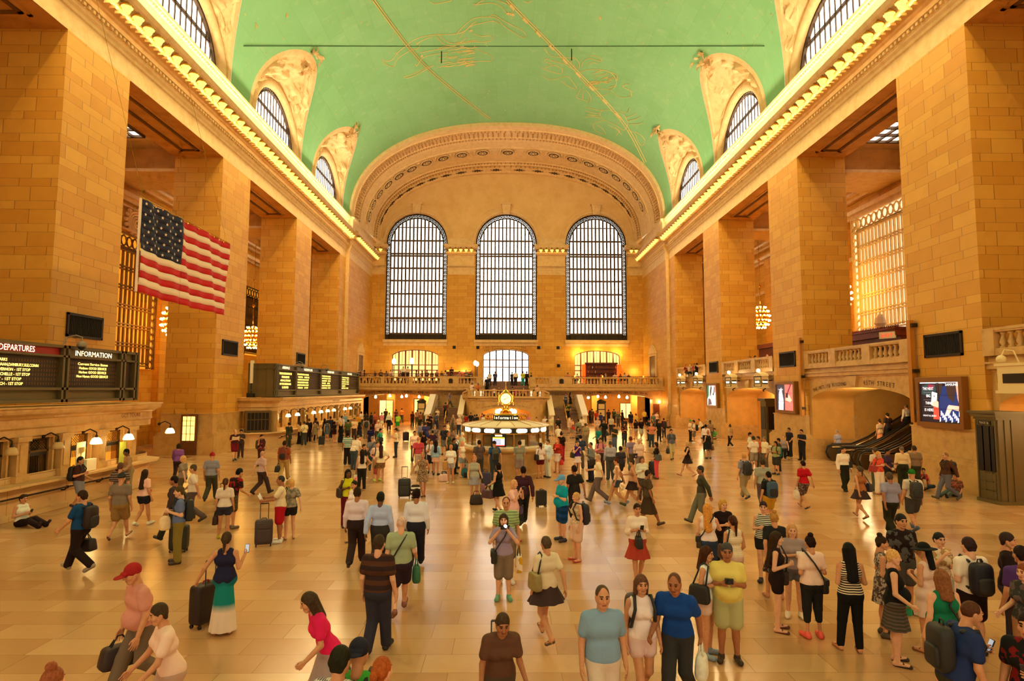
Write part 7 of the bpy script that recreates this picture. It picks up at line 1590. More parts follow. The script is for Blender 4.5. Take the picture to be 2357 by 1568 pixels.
# ================================================================ THE CROWD (one line per person: where the crown of the head is seen, build, facing, clothes, pose; label; what they carry)
people('''
@650 950 5.2275
80 118 m 176 235 1 short.221 jacket.332 pants.443 shoe.222 ks s ; person in a dark green jacket leaning at the first far ticket window ; hb 221 -1 dark bag hanging beside the person in the dark green jacket
212 112 f 164 250 1 long.321 tank.ca6 maxi.111 shoe.222 ed s ; person in a long black skirt reaching towards the far ticket counter
265 105 m 174 215 1 short.332 tee.eda pants.444 shoe.333 kd s ; person in a white tee and grey trousers queuing at the far ticket counter ; sb 222 1 dark bag on the hip of the person in grey trousers at the far counter
320 72 m 180 225 1 short.432 jacket.211 pants.211 shoe.111 dd s ; person in a black suit standing in line at the far ticket counter
383 64 m 176 240 3 short.111 tee.322 pants.222 shoe.111 pp s ; person with close dark hair just behind the strapless dress at the far counter
395 95 f 166 215 0 bun.421 crop.875 dress.875 sandal.a65 pd r ; person in a short strapless taupe dress with bare legs by the far counter ; hb 543 1 brown bag held by the person in the taupe dress
508 70 f 168 220 1 long.211 tank.222 maxi.222 shoe.222 pd s ; person in a black long dress holding white papers near the counter lamps ; papers fec 1 white papers held by the person in the black long dress
540 90 f 166 200 1 bob.321 tank.567 dress.567 shoe.a86 ds s ; person in a grey blue denim dress in the ticket queue
578 45 m 180 230 2 short.111 jacket.223 pants.223 shoe.111 kd s ; person in a dark navy suit leaning to the fifth ticket window
628 105 f 162 150 1 bob.211 tee.211 mini.411 sandal.c54 pd s ; person in black with a dark red skirt facing away from the counter
676 4 m 182 230 1 cap.eec polo.8ab pants.665 shoe.333 kd s ; tall person in a cream cap and pale teal polo at the counter
716 38 m 176 160 1 short.321 shirt.dcd pants.443 shoe.222 dd s ; person in a pale lilac shirt beside the blonde in a long black dress
706 98 f 170 195 0 long.da6 tank.111 maxi.111 sandal.a76 fd s ; person with blonde hair in a floor length black dress near the ticket queue
792 84 m 174 190 1 short.221 tee.563 pants.433 shoe.222 dd s ; person in an olive green tee behind the turquoise striped polo
790 236 m 176 190 2 short.111 polo.5aa-st-dcb-9 pants.222 shoe.334 dd s ; person in a turquoise and cream striped polo and black trousers seen from behind
868 66 m 176 20 1 short.221 tee.fda pants.433 shoe.222 pd s ; person in a white tee with dark beard in the crowd left of the booth
914 275 m 178 150 0 thin.654 tee.fed jeans.456 shoe.543 kd s lean=22 fat=1.25 ; heavy person in a white tee bending over in the left crowd
930 112 f 166 200 1 long.221 cami.223 dress.223 shoe.222 ed s ; person with dark hair in a navy sleeveless dress, arm lifted, left crowd
985 380 m 158 60 1 short.211 tank.222 shorts.643 shoe.ecb dd s ; boy in a black tank top and brown shorts with white shoes
962 442 f 165 195 1 longer.211 tank.edc jeans.222 sandal.976 hd s ; person with long dark hair, white tank top and black trousers, hand on hip ; tote fba-pr-c44 1 white and red shopping bag held by the person with long dark hair ; pb eed 1 white carrier bag beside the white and red shopping bag
1085 288 m 170 190 1 cap.987 tee.889 jeans.345 shoe.333 dd s ; person in a tan cap and grey tee with a thin bag strap seen from behind ; cb 333 1 small dark bag slung by the person in the tan cap
1148 346 m 176 30 0 short.542 tee.fdc shorts.a86 shoe.bd5 bd s ; person in a white tee with lime trimmed shoes behind the leopard patterned shorts ; bp 223 1 dark backpack on the person with lime trimmed shoes
1188 386 f 166 195 1 longer.422 blouse.fec hot.975-pr-642 sandal.976 hd r ; person with long auburn hair, white blouse and leopard patterned shorts ; hb a33 1 small red bag at the side of the person in leopard shorts
1010 60 m 176 195 1 short.221 tee.a98 pants.876 shoe.333 dd s ; person in a beige grey tee wearing a black backpack left of the crowd ; bp 222 1 black backpack on the person in the beige grey tee
1066 165 f 164 190 2 bob.111 tee.225 dress.225 shoe.222 dd s ; person with dark curly hair in a royal navy dress seen from behind
1112 92 f 166 190 0 longer.522 long.413 jeans.322 shoe.222 dd s ; person with long auburn hair in a wine coloured top in the left crowd
1156 92 m 174 200 1 cap.fed tee.ecb pants.554 shoe.333 dd s ; person in a white cap and cream tee next to the wine coloured top
1182 190 f 166 120 1 short.211 tee.4ba pants.223 shoe.222 ds s ; person in a turquoise top turning away in the left crowd ; shb 222 -1 black shoulder bag of the person in the turquoise top
1070 -2 f 166 200 2 short.111 tank.222 jeans.222 shoe.222 dd s ; person in black standing before the left passage under the balcony ; shb 332 1 dark bag on the shoulder of the person in black before the left passage
1198 0 f 166 180 2 bun.111 tee.e9a skirt.eec shoe.a76 dd s ; person in a pink top and white skirt walking into the left passage
1285 0 m 176 0 1 short.222 shirt.eed pants.223 shoe.222 kk s ; person in a white shirt and dark trousers coming out of the left passage ; duf 111 1 large black bag held by the person in the white shirt leaving the left passage
1395 20 m 170 180 1 thin.a85 tee.ad4 shorts.3a3 shoe.543 kk s lean=25 ; person in a lime top and green shorts bending forward near the left arch
1368 186 m 176 275 1 short.221 tee.fec jeans.345 shoe.321 pp s ; person in white tee and blue jeans with a phone, alone left of the booth ; ph 222 -1 phone held by the lone person in jeans
1592 222 m 174 20 1 short.211 tee.fdc pants.432 shoe.222 dd s ; person in a white tee behind the red striped polo
1640 292 m 176 185 0 thin.b86 polo.b34-st-d56-22 pants.dcb shoe.876 ds v ; person in a red striped polo and beige trousers walking away
1702 232 f 166 190 2 bun.211 tank.211 jeans.556 shoe.333 hd s ; person in a black sleeveless top next to the red striped polo
1690 476 f 168 5 1 pony.b85 cami.b97-pr-543-34 dress.b97-pr-543-34 sandal.532 xb x ; person in a patterned slip dress resting a hand on a suitcase handle, legs crossed
792 682 f 170 30 3 long.111 tank.dd2 jeans.612 shoe.322 pk s ; person with long braids, yellow top and dark red trousers ; shb 322 -1 dark bag at the side of the person with braids
866 818 f 164 335 1 short.221 tank.fee skirt.eed sandal.765 pp s ; person in a white top with black cord facing the person with braids
1792 322 m 164 20 1 short.111 tee.fee shorts.223 shoe.333 pp s ; young person in a white tee and navy shorts with a backpack ; bp 333 1 backpack worn by the young person in navy shorts
1852 336 f 164 170 1 longer.211 long.9bd mini.ecb-st-c87 shoe.222 pd s ; person with long black hair, light blue shirt and pale striped skirt
2028 386 f 168 350 1 pony.c86 tee.fff hot.999-pr-dde-30 shoe.dc9 fk s ; person in a white tee and grey patterned shorts holding a paper bag ; paper c95 -1 brown paper bag held by the person in grey patterned shorts
905 900 m 180 185 2 short.321 shirt.ede pants.322 shoe.211 dd w fat=1.1 ; broad person in white shirt and black trousers striding away left of pale blue shirt ; 
1185 955 m 178 180 3 short.221 shirt.bcf pants.333 shoe.221 ds w fat=1.08 ; person in a pale blue shirt walking away with a brown paper bag ; paper ca6 -1 large brown paper bag carried by the person in the pale blue shirt
1617 918 m 180 182 2 short.211 shirt.eef pants.223 shoe.111 dd w fat=1.08 ; person in a white shirt and navy trousers walking away in front of the black suitcase
@950 950 5.2275
385 158 m 182 10 1 short.321 tee.223-pr-445-12 shorts.556-pr-998-40 shoe.222 dd s fat=1.15 ; heavy person in a dark navy print tee and patterned shorts left of the booth ; bp 332 1 dark backpack held by the heavy person in the navy print tee
436 232 f 166 60 1 pony.a63 tank.453 jeans.345 shoe.654 dd s ; person in an olive top with a headband near the booth
526 264 m 176 70 1 thin.777 shirt.bcd pants.776 shoe.333 kd s ; grey haired person in a light blue shirt and grey trousers near the booth ; sb 222 -1 black bag hanging by the grey haired person in light blue
600 238 m 174 120 0 thin.ccb shirt.bcb pants.998 shoe.555 dd s ; elderly person in a pale sage shirt at the left edge of the booth
650 338 f 168 60 0 long.d96 tank.fed hot.9ab sandal.a76 kd s ; blonde person in a white tank top and light denim shorts at the booth ; hb ccb 1 pale round bag held by the blonde person in denim shorts
624 304 m 174 60 2 short.111 tee.222 jeans.333 shoe.222 dd s ; person in black just behind the blonde in denim shorts ; bp 211 1 black pack of the person behind the blonde in denim shorts
742 514 f 170 12 0 bob.c85 tank.bba mini.aab sandal.765 kk s ; person in a black cardigan over a grey dress with sunglasses on the head ; tote 97657a 1 large tan tote on the arm of the person in the black cardigan
800 330 m 178 190 1 short.211 tee.655-pr-544-9 pants.444 shoe.333 ed s ; person in a dark grey tee leaning on the booth counter
985 340 m 176 195 1 capb.323 tee.358 jeans.345 shoe.332 sd s ; person in a blue tee and cap with headphones at the booth ; bp 554 1 grey backpack on the person in the blue tee at the booth
1028 604 f 164 230 0 bob.211 cami.111 dress.111 shoe.222 fk v ; person in a short black dress with bare shoulders walking by the booth ; tote 9ba-st-def-40 -1 mint striped tote carried by the person in the short black dress ; duf 534 1 dark plum bag behind the person in the short black dress
1250 325 m 178 180 1 short.321 tee.998 shorts.988 shoe.567 pp s ; person in a grey tee and grey shorts standing at the booth with back turned
1376 346 f 164 205 1 pony.211 blouse.fee hot.612 sandal.b76 pd s ; person in a white blouse and dark red shorts at the booth ; shb 222 1 black shoulder bag of the person in dark red shorts
1412 305 m 178 300 0 short.543 shirt.def pants.eed shoe.222 kd s ; person in a pale blue shirt and white trousers at the booth
1682 310 f 168 335 0 long.a63 jacket.b32 skirt.fee sandal.a65 pd s ; person in a red cardigan and white skirt to the right of the booth ; hb d12 1 bright red bag held by the person in the red cardigan ; shb fed -1 white bag on the arm of the person in the red cardigan
1786 235 f 168 185 1 bun.211 tee.211 pants.a13 shoe.222 dd s fat=1.2 ; person in a black tee and bright crimson trousers with back turned
1790 755 m 176 290 0 cap.6ae polo.0ac shorts.148-st-036-6 shoe.334 cc s fat=1.15 ; person in a turquoise tee, blue cap and blue banded shorts with folded arms
1966 960 f 162 290 0 short.da6 tank.ca7-pr-edc-40 shorts.ecb sandal.c43 dd s fat=1.1 ; person with short blonde hair in a beige patterned top and cream shorts ; bp 223 1 navy and pink small backpack on the person in cream shorts
1222 808 f 166 65 0 bob.da7 tee.fcc pants.fed sandal.c54 uu s ; blonde person in a pale pink tee and white trousers taking a picture ; cam 222 0 small camera raised by the blonde person in pale pink ; sb 547 1 purple trimmed bag of the blonde person in pale pink
1330 648 m 176 185 2 short.211 long.423 pants.222 shoe.222 sd w ; person in a dark plum top walking away in front of the booth
1124 1015 m 180 0 1 thin.644 polo.ac8-st-897-18 shorts.876 shoe.eee dd s fat=1.15 ; tall balding person in a green striped polo behind the woman taking a picture ; tote fed-pr-da2-8 1 white tote with yellow square held by the tall balding person
485 28 f 166 340 0 long.da7 tank.876 pants.665 shoe.333 dd s ; blonde person in a taupe sleeveless top before the left stairs
556 38 m 172 190 1 cap.eef tee.ecb jeans.346 shoe.333 pd s ; person in a white cap, peach tee and jeans before the left stairs
612 8 m 174 200 0 short.643 tee.a97 pants.a86 shoe.333 dd s ; person in a khaki tee left behind the booth
642 18 f 166 210 1 short.421 tee.a22 jeans.443 shoe.333 dd s ; person in a red tee beside the khaki tee
702 0 m 176 20 1 short.221 tee.222 jeans.333 shoe.222 dd s ; person in a black printed tee below the landing arch at left
746 24 m 170 200 1 short.332 tee.333 jeans.333 shoe.222 dd s ; person in dark grey seen past the left of the booth roof
772 20 f 166 170 2 short.211 tee.433 jeans.333 shoe.222 dd s ; person with short dark hair next to the person in dark grey
856 22 m 172 200 1 short.111 tee.eed jeans.444 shoe.222 dd s ; person with black hair and white tee behind the booth rail at left
906 26 f 164 190 1 bob.643 tee.ccb jeans.443 shoe.222 dd s ; person in a cream top behind the booth rail
836 6 f 168 190 1 short.532 tank.b45 jeans.443 shoe.222 dd s ; person in a rose top in front of the ochre arch
1310 84 m 170 180 1 curly.211 tee.544 jeans.333 shoe.222 dd s ; dark curly head behind the booth rail at right
1388 14 f 168 150 0 long.b84 long.d8b jeans.443 shoe.222 dd s ; person in a pink top right of the clock under the landing arch
1490 58 f 164 0 0 bun.643 cami.eb9 dress.eb9 shoe.765 pd s ; person in a peach sleeveless dress right behind the booth
1592 38 m 176 30 0 short.876 tee.edd shorts.887 shoe.555 pp s ; person with a camera strap and white shirt right of the booth roof ; cam 222 0 camera held by the person right of the booth roof
1622 90 m 172 90 1 short.543 tee.655 jeans.444 shoe.222 sd s ; person in a grey tee at the right edge of the booth
1656 48 m 174 200 0 thin.ba8 tee.dc9 shorts.ba8 shoe.665 dd s lean=15 ; person in a cream tee bending behind the right edge of the booth
1752 58 f 166 350 1 bun.211 tee.222 jeans.334 shoe.222 kd s ; person in black with one arm out before the right stairs
1742 160 f 166 200 0 bob.b86 blouse.edc pants.eba shoe.a87 kk s lean=28 fat=1.15 ; person in pale pink bending down right of the booth
1888 36 f 166 200 1 bun.321 tank.fed dress.fed shoe.765 dd s ; person in a white dress before the right stairs
1912 70 m 168 30 0 short.432 tee.eb9 shorts.a98 shoe.543 pp s ; person in a salmon tee and grey shorts with a red bag ; hb c22 -1 red bag carried by the person in grey shorts before the right stairs
1992 80 m 172 190 1 short.332 tee.887 jeans.433 shoe.222 dd s ; person in a grey brown tee right of the salmon tee
2032 48 m 174 190 1 short.654 tee.fed pants.776 shoe.333 dd s ; person in a white tee near the foot of the right stairs
266 146 m 174 190 1 cap.89a tee.988-pr-444-14 shorts.556 shoe.333 dd s ; person in a grey cap and flower print shirt before the left stairs
240 212 f 164 190 1 short.221 tee.424 shorts.545 shoe.333 uu s ; person in a dark purple tee taking a photograph with raised arms
112 112 m 176 200 1 thin.765 shirt.99b pants.554 shoe.333 dd s ; person in a blue grey shirt walking to the left stairs
160 114 m 178 170 1 short.432 tee.448 shorts.348 shoe.333 dd w ; person in a blue tee and blue shorts hurrying to the left stairs
186 40 f 166 340 1 short.211 tee.211 jeans.222 shoe.222 pp s ; person in black looking down by the left stair parapet
424 104 f 166 60 1 short.211 tank.fec shorts.887 shoe.543 dd s ; person in a white top behind the heavy person in navy
492 182 f 166 190 1 bun.643 tee.976 pants.765 shoe.333 dd s fat=1.2 ; broad person in a brown tee left of the booth
1940 636 m 172 200 2 short.211 tee.222 pants.322 shoe.222 sd w ; person in black rushing behind the turquoise tee
@1300 950 5.2275
394 54 m 180 15 0 thin.c98 tee.dba-pl-c98 pants.a87 shoe.543 kk s fat=1.35 ; heavy person in a pale check shirt right of the booth
470 84 m 176 340 1 short.321 jacket.222 pants.333 shoe.222 uk s ; person in a dark jacket holding a phone to the ear ; duf 221 1 black travel bag held by the person in the dark jacket
404 170 m 168 300 1 thin.764 tee.188 jeans.333 shoe.222 kk s ; person in a teal tee leaning near the dark jacket
596 150 m 172 310 1 cap.322 tee.443 jeans.568 shoe.333 pp s ; person in a dark cap, dark tee and faded jeans
716 124 f 170 5 1 long.321 tee.211-pr-a54-9 jeans.345 shoe.222 pp s ; person in a black print tee and blue jeans facing the camera right of the booth
712 60 m 176 190 2 short.211 tee.334 jeans.333 shoe.222 dd s ; person in a navy tee behind the black print tee
556 36 m 176 200 1 thin.ba9 tee.dcb-pl-bba jeans.333 shoe.333 dd s fat=1.1 ; person in a white check shirt near the right arch
796 -4 f 170 180 2 short.211 tee.223 dress.223 shoe.222 dd s ; person in a navy dress walking into the right arch
852 82 f 164 200 1 pony.421 tee.211 hot.dcb sandal.976 kd s ; person in a black tee and white shorts right of centre
916 74 m 174 20 1 short.321 tee.211 shorts.ccb shoe.ddd kk v ; person in a black tee and white shorts walking towards the booth
1040 120 m 176 5 0 short.a74 tee.d86 jeans.345 shoe.333 hh s ; person in an orange tee and blue jeans, hands at hips
1012 76 m 176 300 1 cap.222 tee.222 jeans.333 shoe.222 cd s ; person in a black cap and black tee behind the orange tee
1062 8 m 172 200 1 short.332 tee.667 jeans.443 shoe.333 dd s ; person in a grey tee by the brown notice board at right
1132 84 m 174 10 1 short.222 tee.222 jeans.222 shoe.222 kk s ; person all in black behind the grey polo and khaki trousers
1190 66 f 166 190 1 short.321 tee.613 jeans.334 shoe.222 dd s ; person in a plum top with a round dark backpack ; bp 322 1 round dark backpack on the person in plum
310 356 m 176 290 1 thin.333 jacket.888 pants.223 shoe.222 pp s ; person in a grey jacket with cross body bag reading a phone ; cb 222 1 black cross body bag of the person in the grey jacket ; papers fed -1 white paper held by the person in the grey jacket
430 306 m 176 350 1 short.221 shirt.d89 pants.433 shoe.222 pp s ; person in a pink shirt with a dark tie looking down ; bp 221 1 dark backpack of the person in the pink shirt
546 340 m 176 180 2 thin.555 shirt.bbc pants.555 shoe.333 dd s fat=1.15 ; person in a pale blue grey shirt with back turned, right of the pink shirt
790 288 m 178 195 1 short.732 tee.98a pants.665 shoe.333 ds w ; red haired person in a lilac tee walking away
892 312 m 176 10 0 thin.cba polo.fdc pants.988 shoe.444 kf s fat=1.1 ; grey haired person in a white polo holding a dark tablet ; papers 335 -1 dark tablet held by the person in the white polo
150 340 f 166 20 0 pony.543 tank.528 mini.fee shoe.333 mp s ; person in a purple tank top and white mini skirt, hand at face ; shb 332 -1 dark bag on the arm of the person in purple
188 270 m 174 180 1 short.211 tee.346 pants.654 shoe.222 dd s ; person in a navy tee with an olive sling bag behind the purple tank top ; sb 653 1 olive sling bag behind the purple tank top
160 168 f 164 20 1 bob.321 tank.222-pr-a98-20 skirt.222 shoe.222 pp s ; person in a black dotted top right of the booth
250 128 m 176 200 1 short.543 tee.a97 pants.987 shoe.333 dd s ; person in a grey beige tee walking right of the booth
398 500 m 176 255 0 short.ca8 tee.fec pants.766 shoe.654 es w ; person in a white top striding left, arms forward
620 545 f 168 255 1 bun.521 tank.fdb hot.456 shoe.89b sd w ; person in a white tank top, denim shorts and grey running shoes walking left
808 560 f 168 250 1 bun.432 tank.c97 mini.322 shoe.453 es w ; person in a tan top and black skirt walking left in dark running shoes
928 526 f 166 5 1 bob.643 long.eed pants.433-pr-765-30 shoe.a99 pk s ; person in a white blouse and dark patterned trousers standing still
1000 690 f 168 100 2 short.321 tee.543 midi.432 shoe.532 ds w ; person in dark brown walking right in flat shoes
668 405 m 160 200 2 short.211 tee.334 shorts.333 shoe.222 dd w ; boy in a dark tee with a dark pack right of centre
1096 356 f 168 265 1 bob.321 tee.211 jeans.e56 shoe.532 pk s ; person in a black tee and coral trousers with a large grey bag ; shb 555 1 large grey shoulder bag of the person in coral trousers
1280 200 m 178 5 1 short.321 polo.667 pants.cb8 shoe.433 dd v ; person in a grey polo and khaki trousers walking towards the camera ; bp 333 1 dark backpack of the person in khaki trousers ; pb 333 -1 black carrier bag held by the person in khaki trousers
1630 640 m 178 260 2 short.333 jacket.443 pants.776 shoe.543 ds w ; person in dark jacket and grey trousers striding left on the open right floor
@1500 780 4.48
268 843 f 150 20 1 short.321 tee.833-st-dba-16 pants.433 shoe.333 pp Q ; child in a red and cream striped tee sitting by the far right wall
398 836 m 172 60 1 cap.5a3 tee.fec pants.222 shoe.222 pd s ; person in a green cap and white tee in the group by the far right wall
432 840 m 178 250 1 short.222 tee.fed shorts.877-pr-665 shoe.fff kd s ; person in a white tee, patterned shorts and white trainers by the far right wall ; bp 222 1 black backpack on the person in patterned shorts
484 826 m 174 260 1 thin.543 shirt.fec-st-dcb pants.222 shoe.222 kk s lean=25 ; person in a white striped shirt bending in the group by the far right wall
602 842 m 178 0 3 short.111 tee.a86 pants.665 shoe.333 dd s ; person in a tan tee standing by the third right pier
662 922 m 170 300 1 short.321 tee.6a5 shorts.765 shoe.ddd kk Q ; person in a green tee sitting cross legged against the third right pier
556 884 m 176 160 2 short.211 shirt.fee pants.222 shoe.211 kd s ; person in a white shirt and black trousers by the woman with the brown travel bag
580 950 f 166 185 1 bun.b75 cami.222 dress.222 shoe.222 kk s ; person in a black dress with a brown travel bag ; duf 743 -1 large brown travel bag held by the person in the black dress
806 886 f 166 205 1 bun.432 tee.ca7 legs.222 shoe.eed ds w ; person in a tan top and black leggings walking to the track arch
362 1056 f 168 260 0 bob.ca7 tank.211 mini.322 sandal.a65 sw w ; blonde person in a black top and dark skirt walking on the right side
1014 966 m 174 60 1 short.211 tee.eed pants.654 shoe.333 pp s ; person with dark hair in a white tee holding a phone, right hand group
1046 1004 m 176 190 1 short.443 tee.fed shorts.a98 shoe.222 dd s fat=1.1 ; person in a white tee and grey shorts seen from behind in the right hand group
1096 1006 m 174 300 1 short.432 tee.d64 pants.876 shoe.333 ed s ; person in an orange red tee reaching out in the right hand group
1160 1008 m 176 280 1 short.876 tee.fec pants.765 shoe.333 kd s ; person in a white tee right of the orange red tee
1276 1056 f 162 300 1 longer.111 tee.aa7 shorts.333 shoe.333 pp s ; person with long black hair and a teal backpack ; bp 088 1 teal backpack by the person with long black hair
1306 1026 m 166 250 1 short.211 tee.543 jeans.333 shoe.222 dd s ; young person beside the teal backpack
1356 942 m 176 330 0 thin.643 tank.a99 pants.222 shoe.222 kk C z=.02 Y=37.0 ; person in a grey tank top sitting at the foot of the second right pier
1498 918 m 178 290 1 short.321 tuck.223 pants.222 shoe.111 pk s ; police officer in dark uniform, left one of the pair by the second right pier
1542 936 m 180 300 1 short.211 tuck.223 pants.222 shoe.111 pc s fat=1.08 ; police officer in dark uniform, right one of the pair by the second right pier
950 1180 m 172 190 0 short.c95 tee.99a pants.a97 shoe.444 dd w ; person with fair hair and a dark pack walking in the right hand crowd ; bp 333 1 dark pack of the fair haired walking person
1140 1240 m 176 170 1 short.432 tee.aa9 pants.655 shoe.333 dd w fat=1.1 ; person in a lilac grey tee walking in the right hand crowd
1202 1370 m 160 185 1 short.211 tee.222 shorts.c92 shoe.433 dd v ; boy in a black tee and yellow shorts with a blue backpack ; bp 357 1 blue and grey backpack on the boy in yellow shorts
1556 1256 f 166 190 1 short.211 tee.c12 shorts.433-pr-976 sandal.332 sd w ; person in a bright red tee and dark patterned shorts ; pb edc 1 white carrier bag held by the person in the bright red tee
@1850 850 3.919
355 700 m 180 5 1 short.321 shirt.fed pants.221 shoe.211 dd v ; person in a white shirt and dark trousers walking before the escalators ; shb 223 1 navy bag of the person in the white shirt before the escalators
640 706 m 176 190 1 short.543 tee.edc pants.665 shoe.333 dd s ; person in a white tee just behind the orange blouse
672 742 f 168 10 0 bob.c95 blouse.e64-pr-d43-16 pants.fed sandal.b54 pp s ; person in an orange blouse and white trousers looking at a phone ; shb a33 -1 red bag on the shoulder of the person in the orange blouse
755 716 m 174 40 2 short.211 polo.435 pants.333 shoe.334 kf s ; person in a dark purple polo holding a paper cup ; cup fed -1 paper cup held by the person in the dark purple polo
882 696 m 178 165 1 thin.765 shirt.fda pants.332 shoe.222 dd s ; grey haired person in a white shirt with back turned near the escalators
992 690 m 180 170 1 short.432 tee.a86-pl-765 pants.443 shoe.333 dd s fat=1.15 ; broad person in a brown check shirt near the escalators
500 872 f 168 190 1 pony.543 tank.b74 mini.433 sandal.432 ds w ; person in a tan top and dark skirt walking in front of the escalators ; shb 334 -1 navy shoulder bag of the person in the tan top and dark skirt
768 930 m 178 175 2 short.543 tee.99b pants.221 shoe.222 ds w fat=1.12 ; person in a blue grey shirt and black trousers walking away at right
972 906 m 178 170 1 cap.272 tee.dcb shorts.444 shoe.457 dd w fat=1.1 ; person in a green cap, white tee and grey shorts with a backpack ; bp 333 1 black backpack on the person in the green cap walking at right
1178 892 f 160 330 1 short.321 tank.c33 jeans.345 shoe.543 mk Q ; person in a red top sitting on the floor beside the track kiosk ; tote ca7 -1 cream bag in the lap of the sitting person in red
1275 752 m 178 265 1 thin.863 jacket.532 jeans.667 shoe.543 ds w ; person in a brown jacket and jeans walking past the track kiosk ; bp 322 1 black pack of the person in the brown jacket
1415 936 m 168 290 1 short.211 tee.643-pr-a54-14 jeans.566 shoe.433 kk L ; person in a rust print tee sitting against the track kiosk
300 548 m 174 200 0 thin.a98 tee.bbd pants.998 shoe.333 dd s ; pale shirted person at the foot of the escalators
680 440 f 164 190 1 bun.321 tee.ca8 midi.d64-st-fb8 shoe.333 dd s z=.79 Y=35.2 ; person in a tan top and orange striped skirt riding the escalator
752 386 m 174 190 1 short.221 tee.322 pants.222 shoe.222 kd s z=1.07 Y=35.2 ; person in black riding the escalator above the orange skirt
918 272 m 172 190 1 short.654 shirt.edc pants.222 shoe.222 kd s z=1.6 Y=35.2 ; person in white highest on the escalator
@350 800 3.92
752 742 m 176 40 0 thin.a64 tee.522 shorts.712 shoe.345 pp v nod=-.5 ; person in a dark red tee and maroon shorts looking up by the far counter ; bp 453 1 green backpack of the person looking up ; map fec 0 open map held by the person looking up
806 742 f 166 20 1 curly.321 tee.433 jeans.433 shoe.222 pp s ; curly haired person right behind the one looking up
990 786 f 166 60 1 pony.211 tee.512-pr-a55-8 legs.422 shoe.222 tk s ; person in a dark red tee taking a photo by the far counter end ; bp 443 1 dark green backpack of the person taking a photo by the far counter
115 866 f 166 200 1 bob.321 long.85a jeans.322 shoe.433 dw w ; person in a purple top walking away past the near counter
280 976 f 168 270 0 bob.da6 tee.987 jeans.654 shoe.444 ds w ; fair haired person in a grey top walking left in the left hand crowd
372 1058 m 176 285 1 short.543 tee.edc pants.655 shoe.333 ws w ; person in a white top with a black bag in the left hand crowd ; duf 211 -1 black bag swinging beside the white top in the left hand crowd
200 1160 m 174 280 2 short.211 long.433 pants.332 shoe.222 dd w ; person in dark brown behind the blue polo in the left hand crowd
545 948 m 176 190 1 cap.a22 tee.99a pants.443 shoe.333 dd w ; person in a red cap and grey lilac tee walking away on the left
1000 936 f 168 150 0 short.c97 blouse.dbb pants.433 shoe.211 ds w ; person in a pale pink top and dark trousers in mid stride left of centre
1198 842 m 178 185 2 short.321 tee.a53 pants.ca6 shoe.654 dd w ; person in beige trousers with a rust red backpack walking away ; bp 832 1 rust red backpack left of centre ; duf 222 1 black and white bag of the person with the rust red backpack
@380 1050 3.752
525 190 f 164 195 1 pony.532 blouse.edc hot.334 shoe.cb3 dd r ; person with a ponytail, white tee and dark denim shorts ; hb 311 1 dark bag hanging from the hand of the person in denim shorts
645 108 m 176 150 1 short.111 tee.211-pr-911-8 shorts.653-pr-432 shoe.765 kd s lean=18 ; young person in a black and red tee leaning beside the denim shorts
1000 170 m 176 285 2 thin.333 polo.edb shorts.b12 shoe.eee ee s fat=1.1 ; person in a cream polo and red shorts reading a folded map ; map fff 0 white map read by the person in red shorts
1088 192 f 164 215 0 bob.da6 tee.a98-pr-776-12 hot.222 sandal.643 sd s ; blonde person in a grey print top and black shorts beside the red shorts ; shb d14 1 bright pink bag on the shoulder of the blonde person ; pb fec 1 white carrier bag held by the blonde person
125 262 m 178 300 0 short.542 polo.67a pants.873 shoe.432 pp s ; person in a blue polo and khaki trousers looking at a phone ; bp 222 1 black backpack on the person in the blue polo ; pb fda -1 white carrier bag of the person in the blue polo
535 655 f 167 192 1 pony.432 cami.224 maxi.146-om-188-edc sandal.a76 qx s ; person in a navy strapless top and dip dyed teal long skirt, hand on a suitcase ; ph 222 -1 phone held up by the person in the dip dyed skirt
1240 1182 f 168 300 1 long.432 tee.e26 midi.a99 shoe.543 sk w lean=22 ; person in a bright pink top leaning forward in a hurry, hair flying
@0 850 3.92
745 1095 m 180 265 1 short.321 tee.147 pants.211 shoe.987 dw w fat=1.12 ; person in a bright blue tee and black trousers striding left ; bp 211 1 black backpack of the person in bright blue ; duf 211 -1 black bag swinging from the hand of the person in bright blue
1100 940 m 178 190 1 capb.333 tee.876 shorts.974 sandal.433 dd w fat=1.1 ; person in a grey brown tee and khaki shorts with sandals walking away
1090 845 m 174 200 1 short.643 tee.433-st-876-14 pants.443 shoe.333 dd s ; person in a dark striped tee at the near counter
1312 905 f 166 165 1 longer.321 tee.fcb hot.223 shoe.eed dw v ; person with long dark hair, white top and navy shorts walking away ; papers d43 1 red folder held by the long haired person in navy shorts
615 790 m 176 100 1 short.221 tee.422 shorts.889 shoe.334 pk v ; person in a dark red tee and grey shorts at the near counter ; bp 221 1 black backpack of the person in grey shorts at the near counter
1022 720 m 178 320 3 short.111 jacket.a86 pants.986 shoe.211 kk s lean=10 ; person in a tan suit leaning at the second lit near window
215 1132 m 172 75 1 short.321 tank.eed pants.211 shoe.211 pp L ; person in a white tank top sitting on the floor against the near counter ; ph 222 1 phone held by the person sitting by the near counter
@0 1150 3.752
1150 560 m 178 320 1 cap.a22 tee.d98 pants.765 shoe.433 dd w lean=12 fat=1.15 ; person in a red cap and pink shirt hurrying at the lower left ; duf 322 -1 dark bag of the person in the red cap and pink shirt
1375 900 f 168 310 1 short.432 blouse.fdc pants.ca9 shoe.876 ww w lean=12 fat=1.1 ; person in a loose white top hurrying at the lower left
462 1452 f 168 175 0 bun.953 tee.876 jeans.443 shoe.333 dd s ; crown of a brown haired head at the bottom left edge
@600 1150 3.752
1025 308 m 180 172 0 short.432 polo.322-st-532-7 pants.334 shoe.222 dd v fat=1.15 ; person in a black and brown striped polo walking away at lower centre
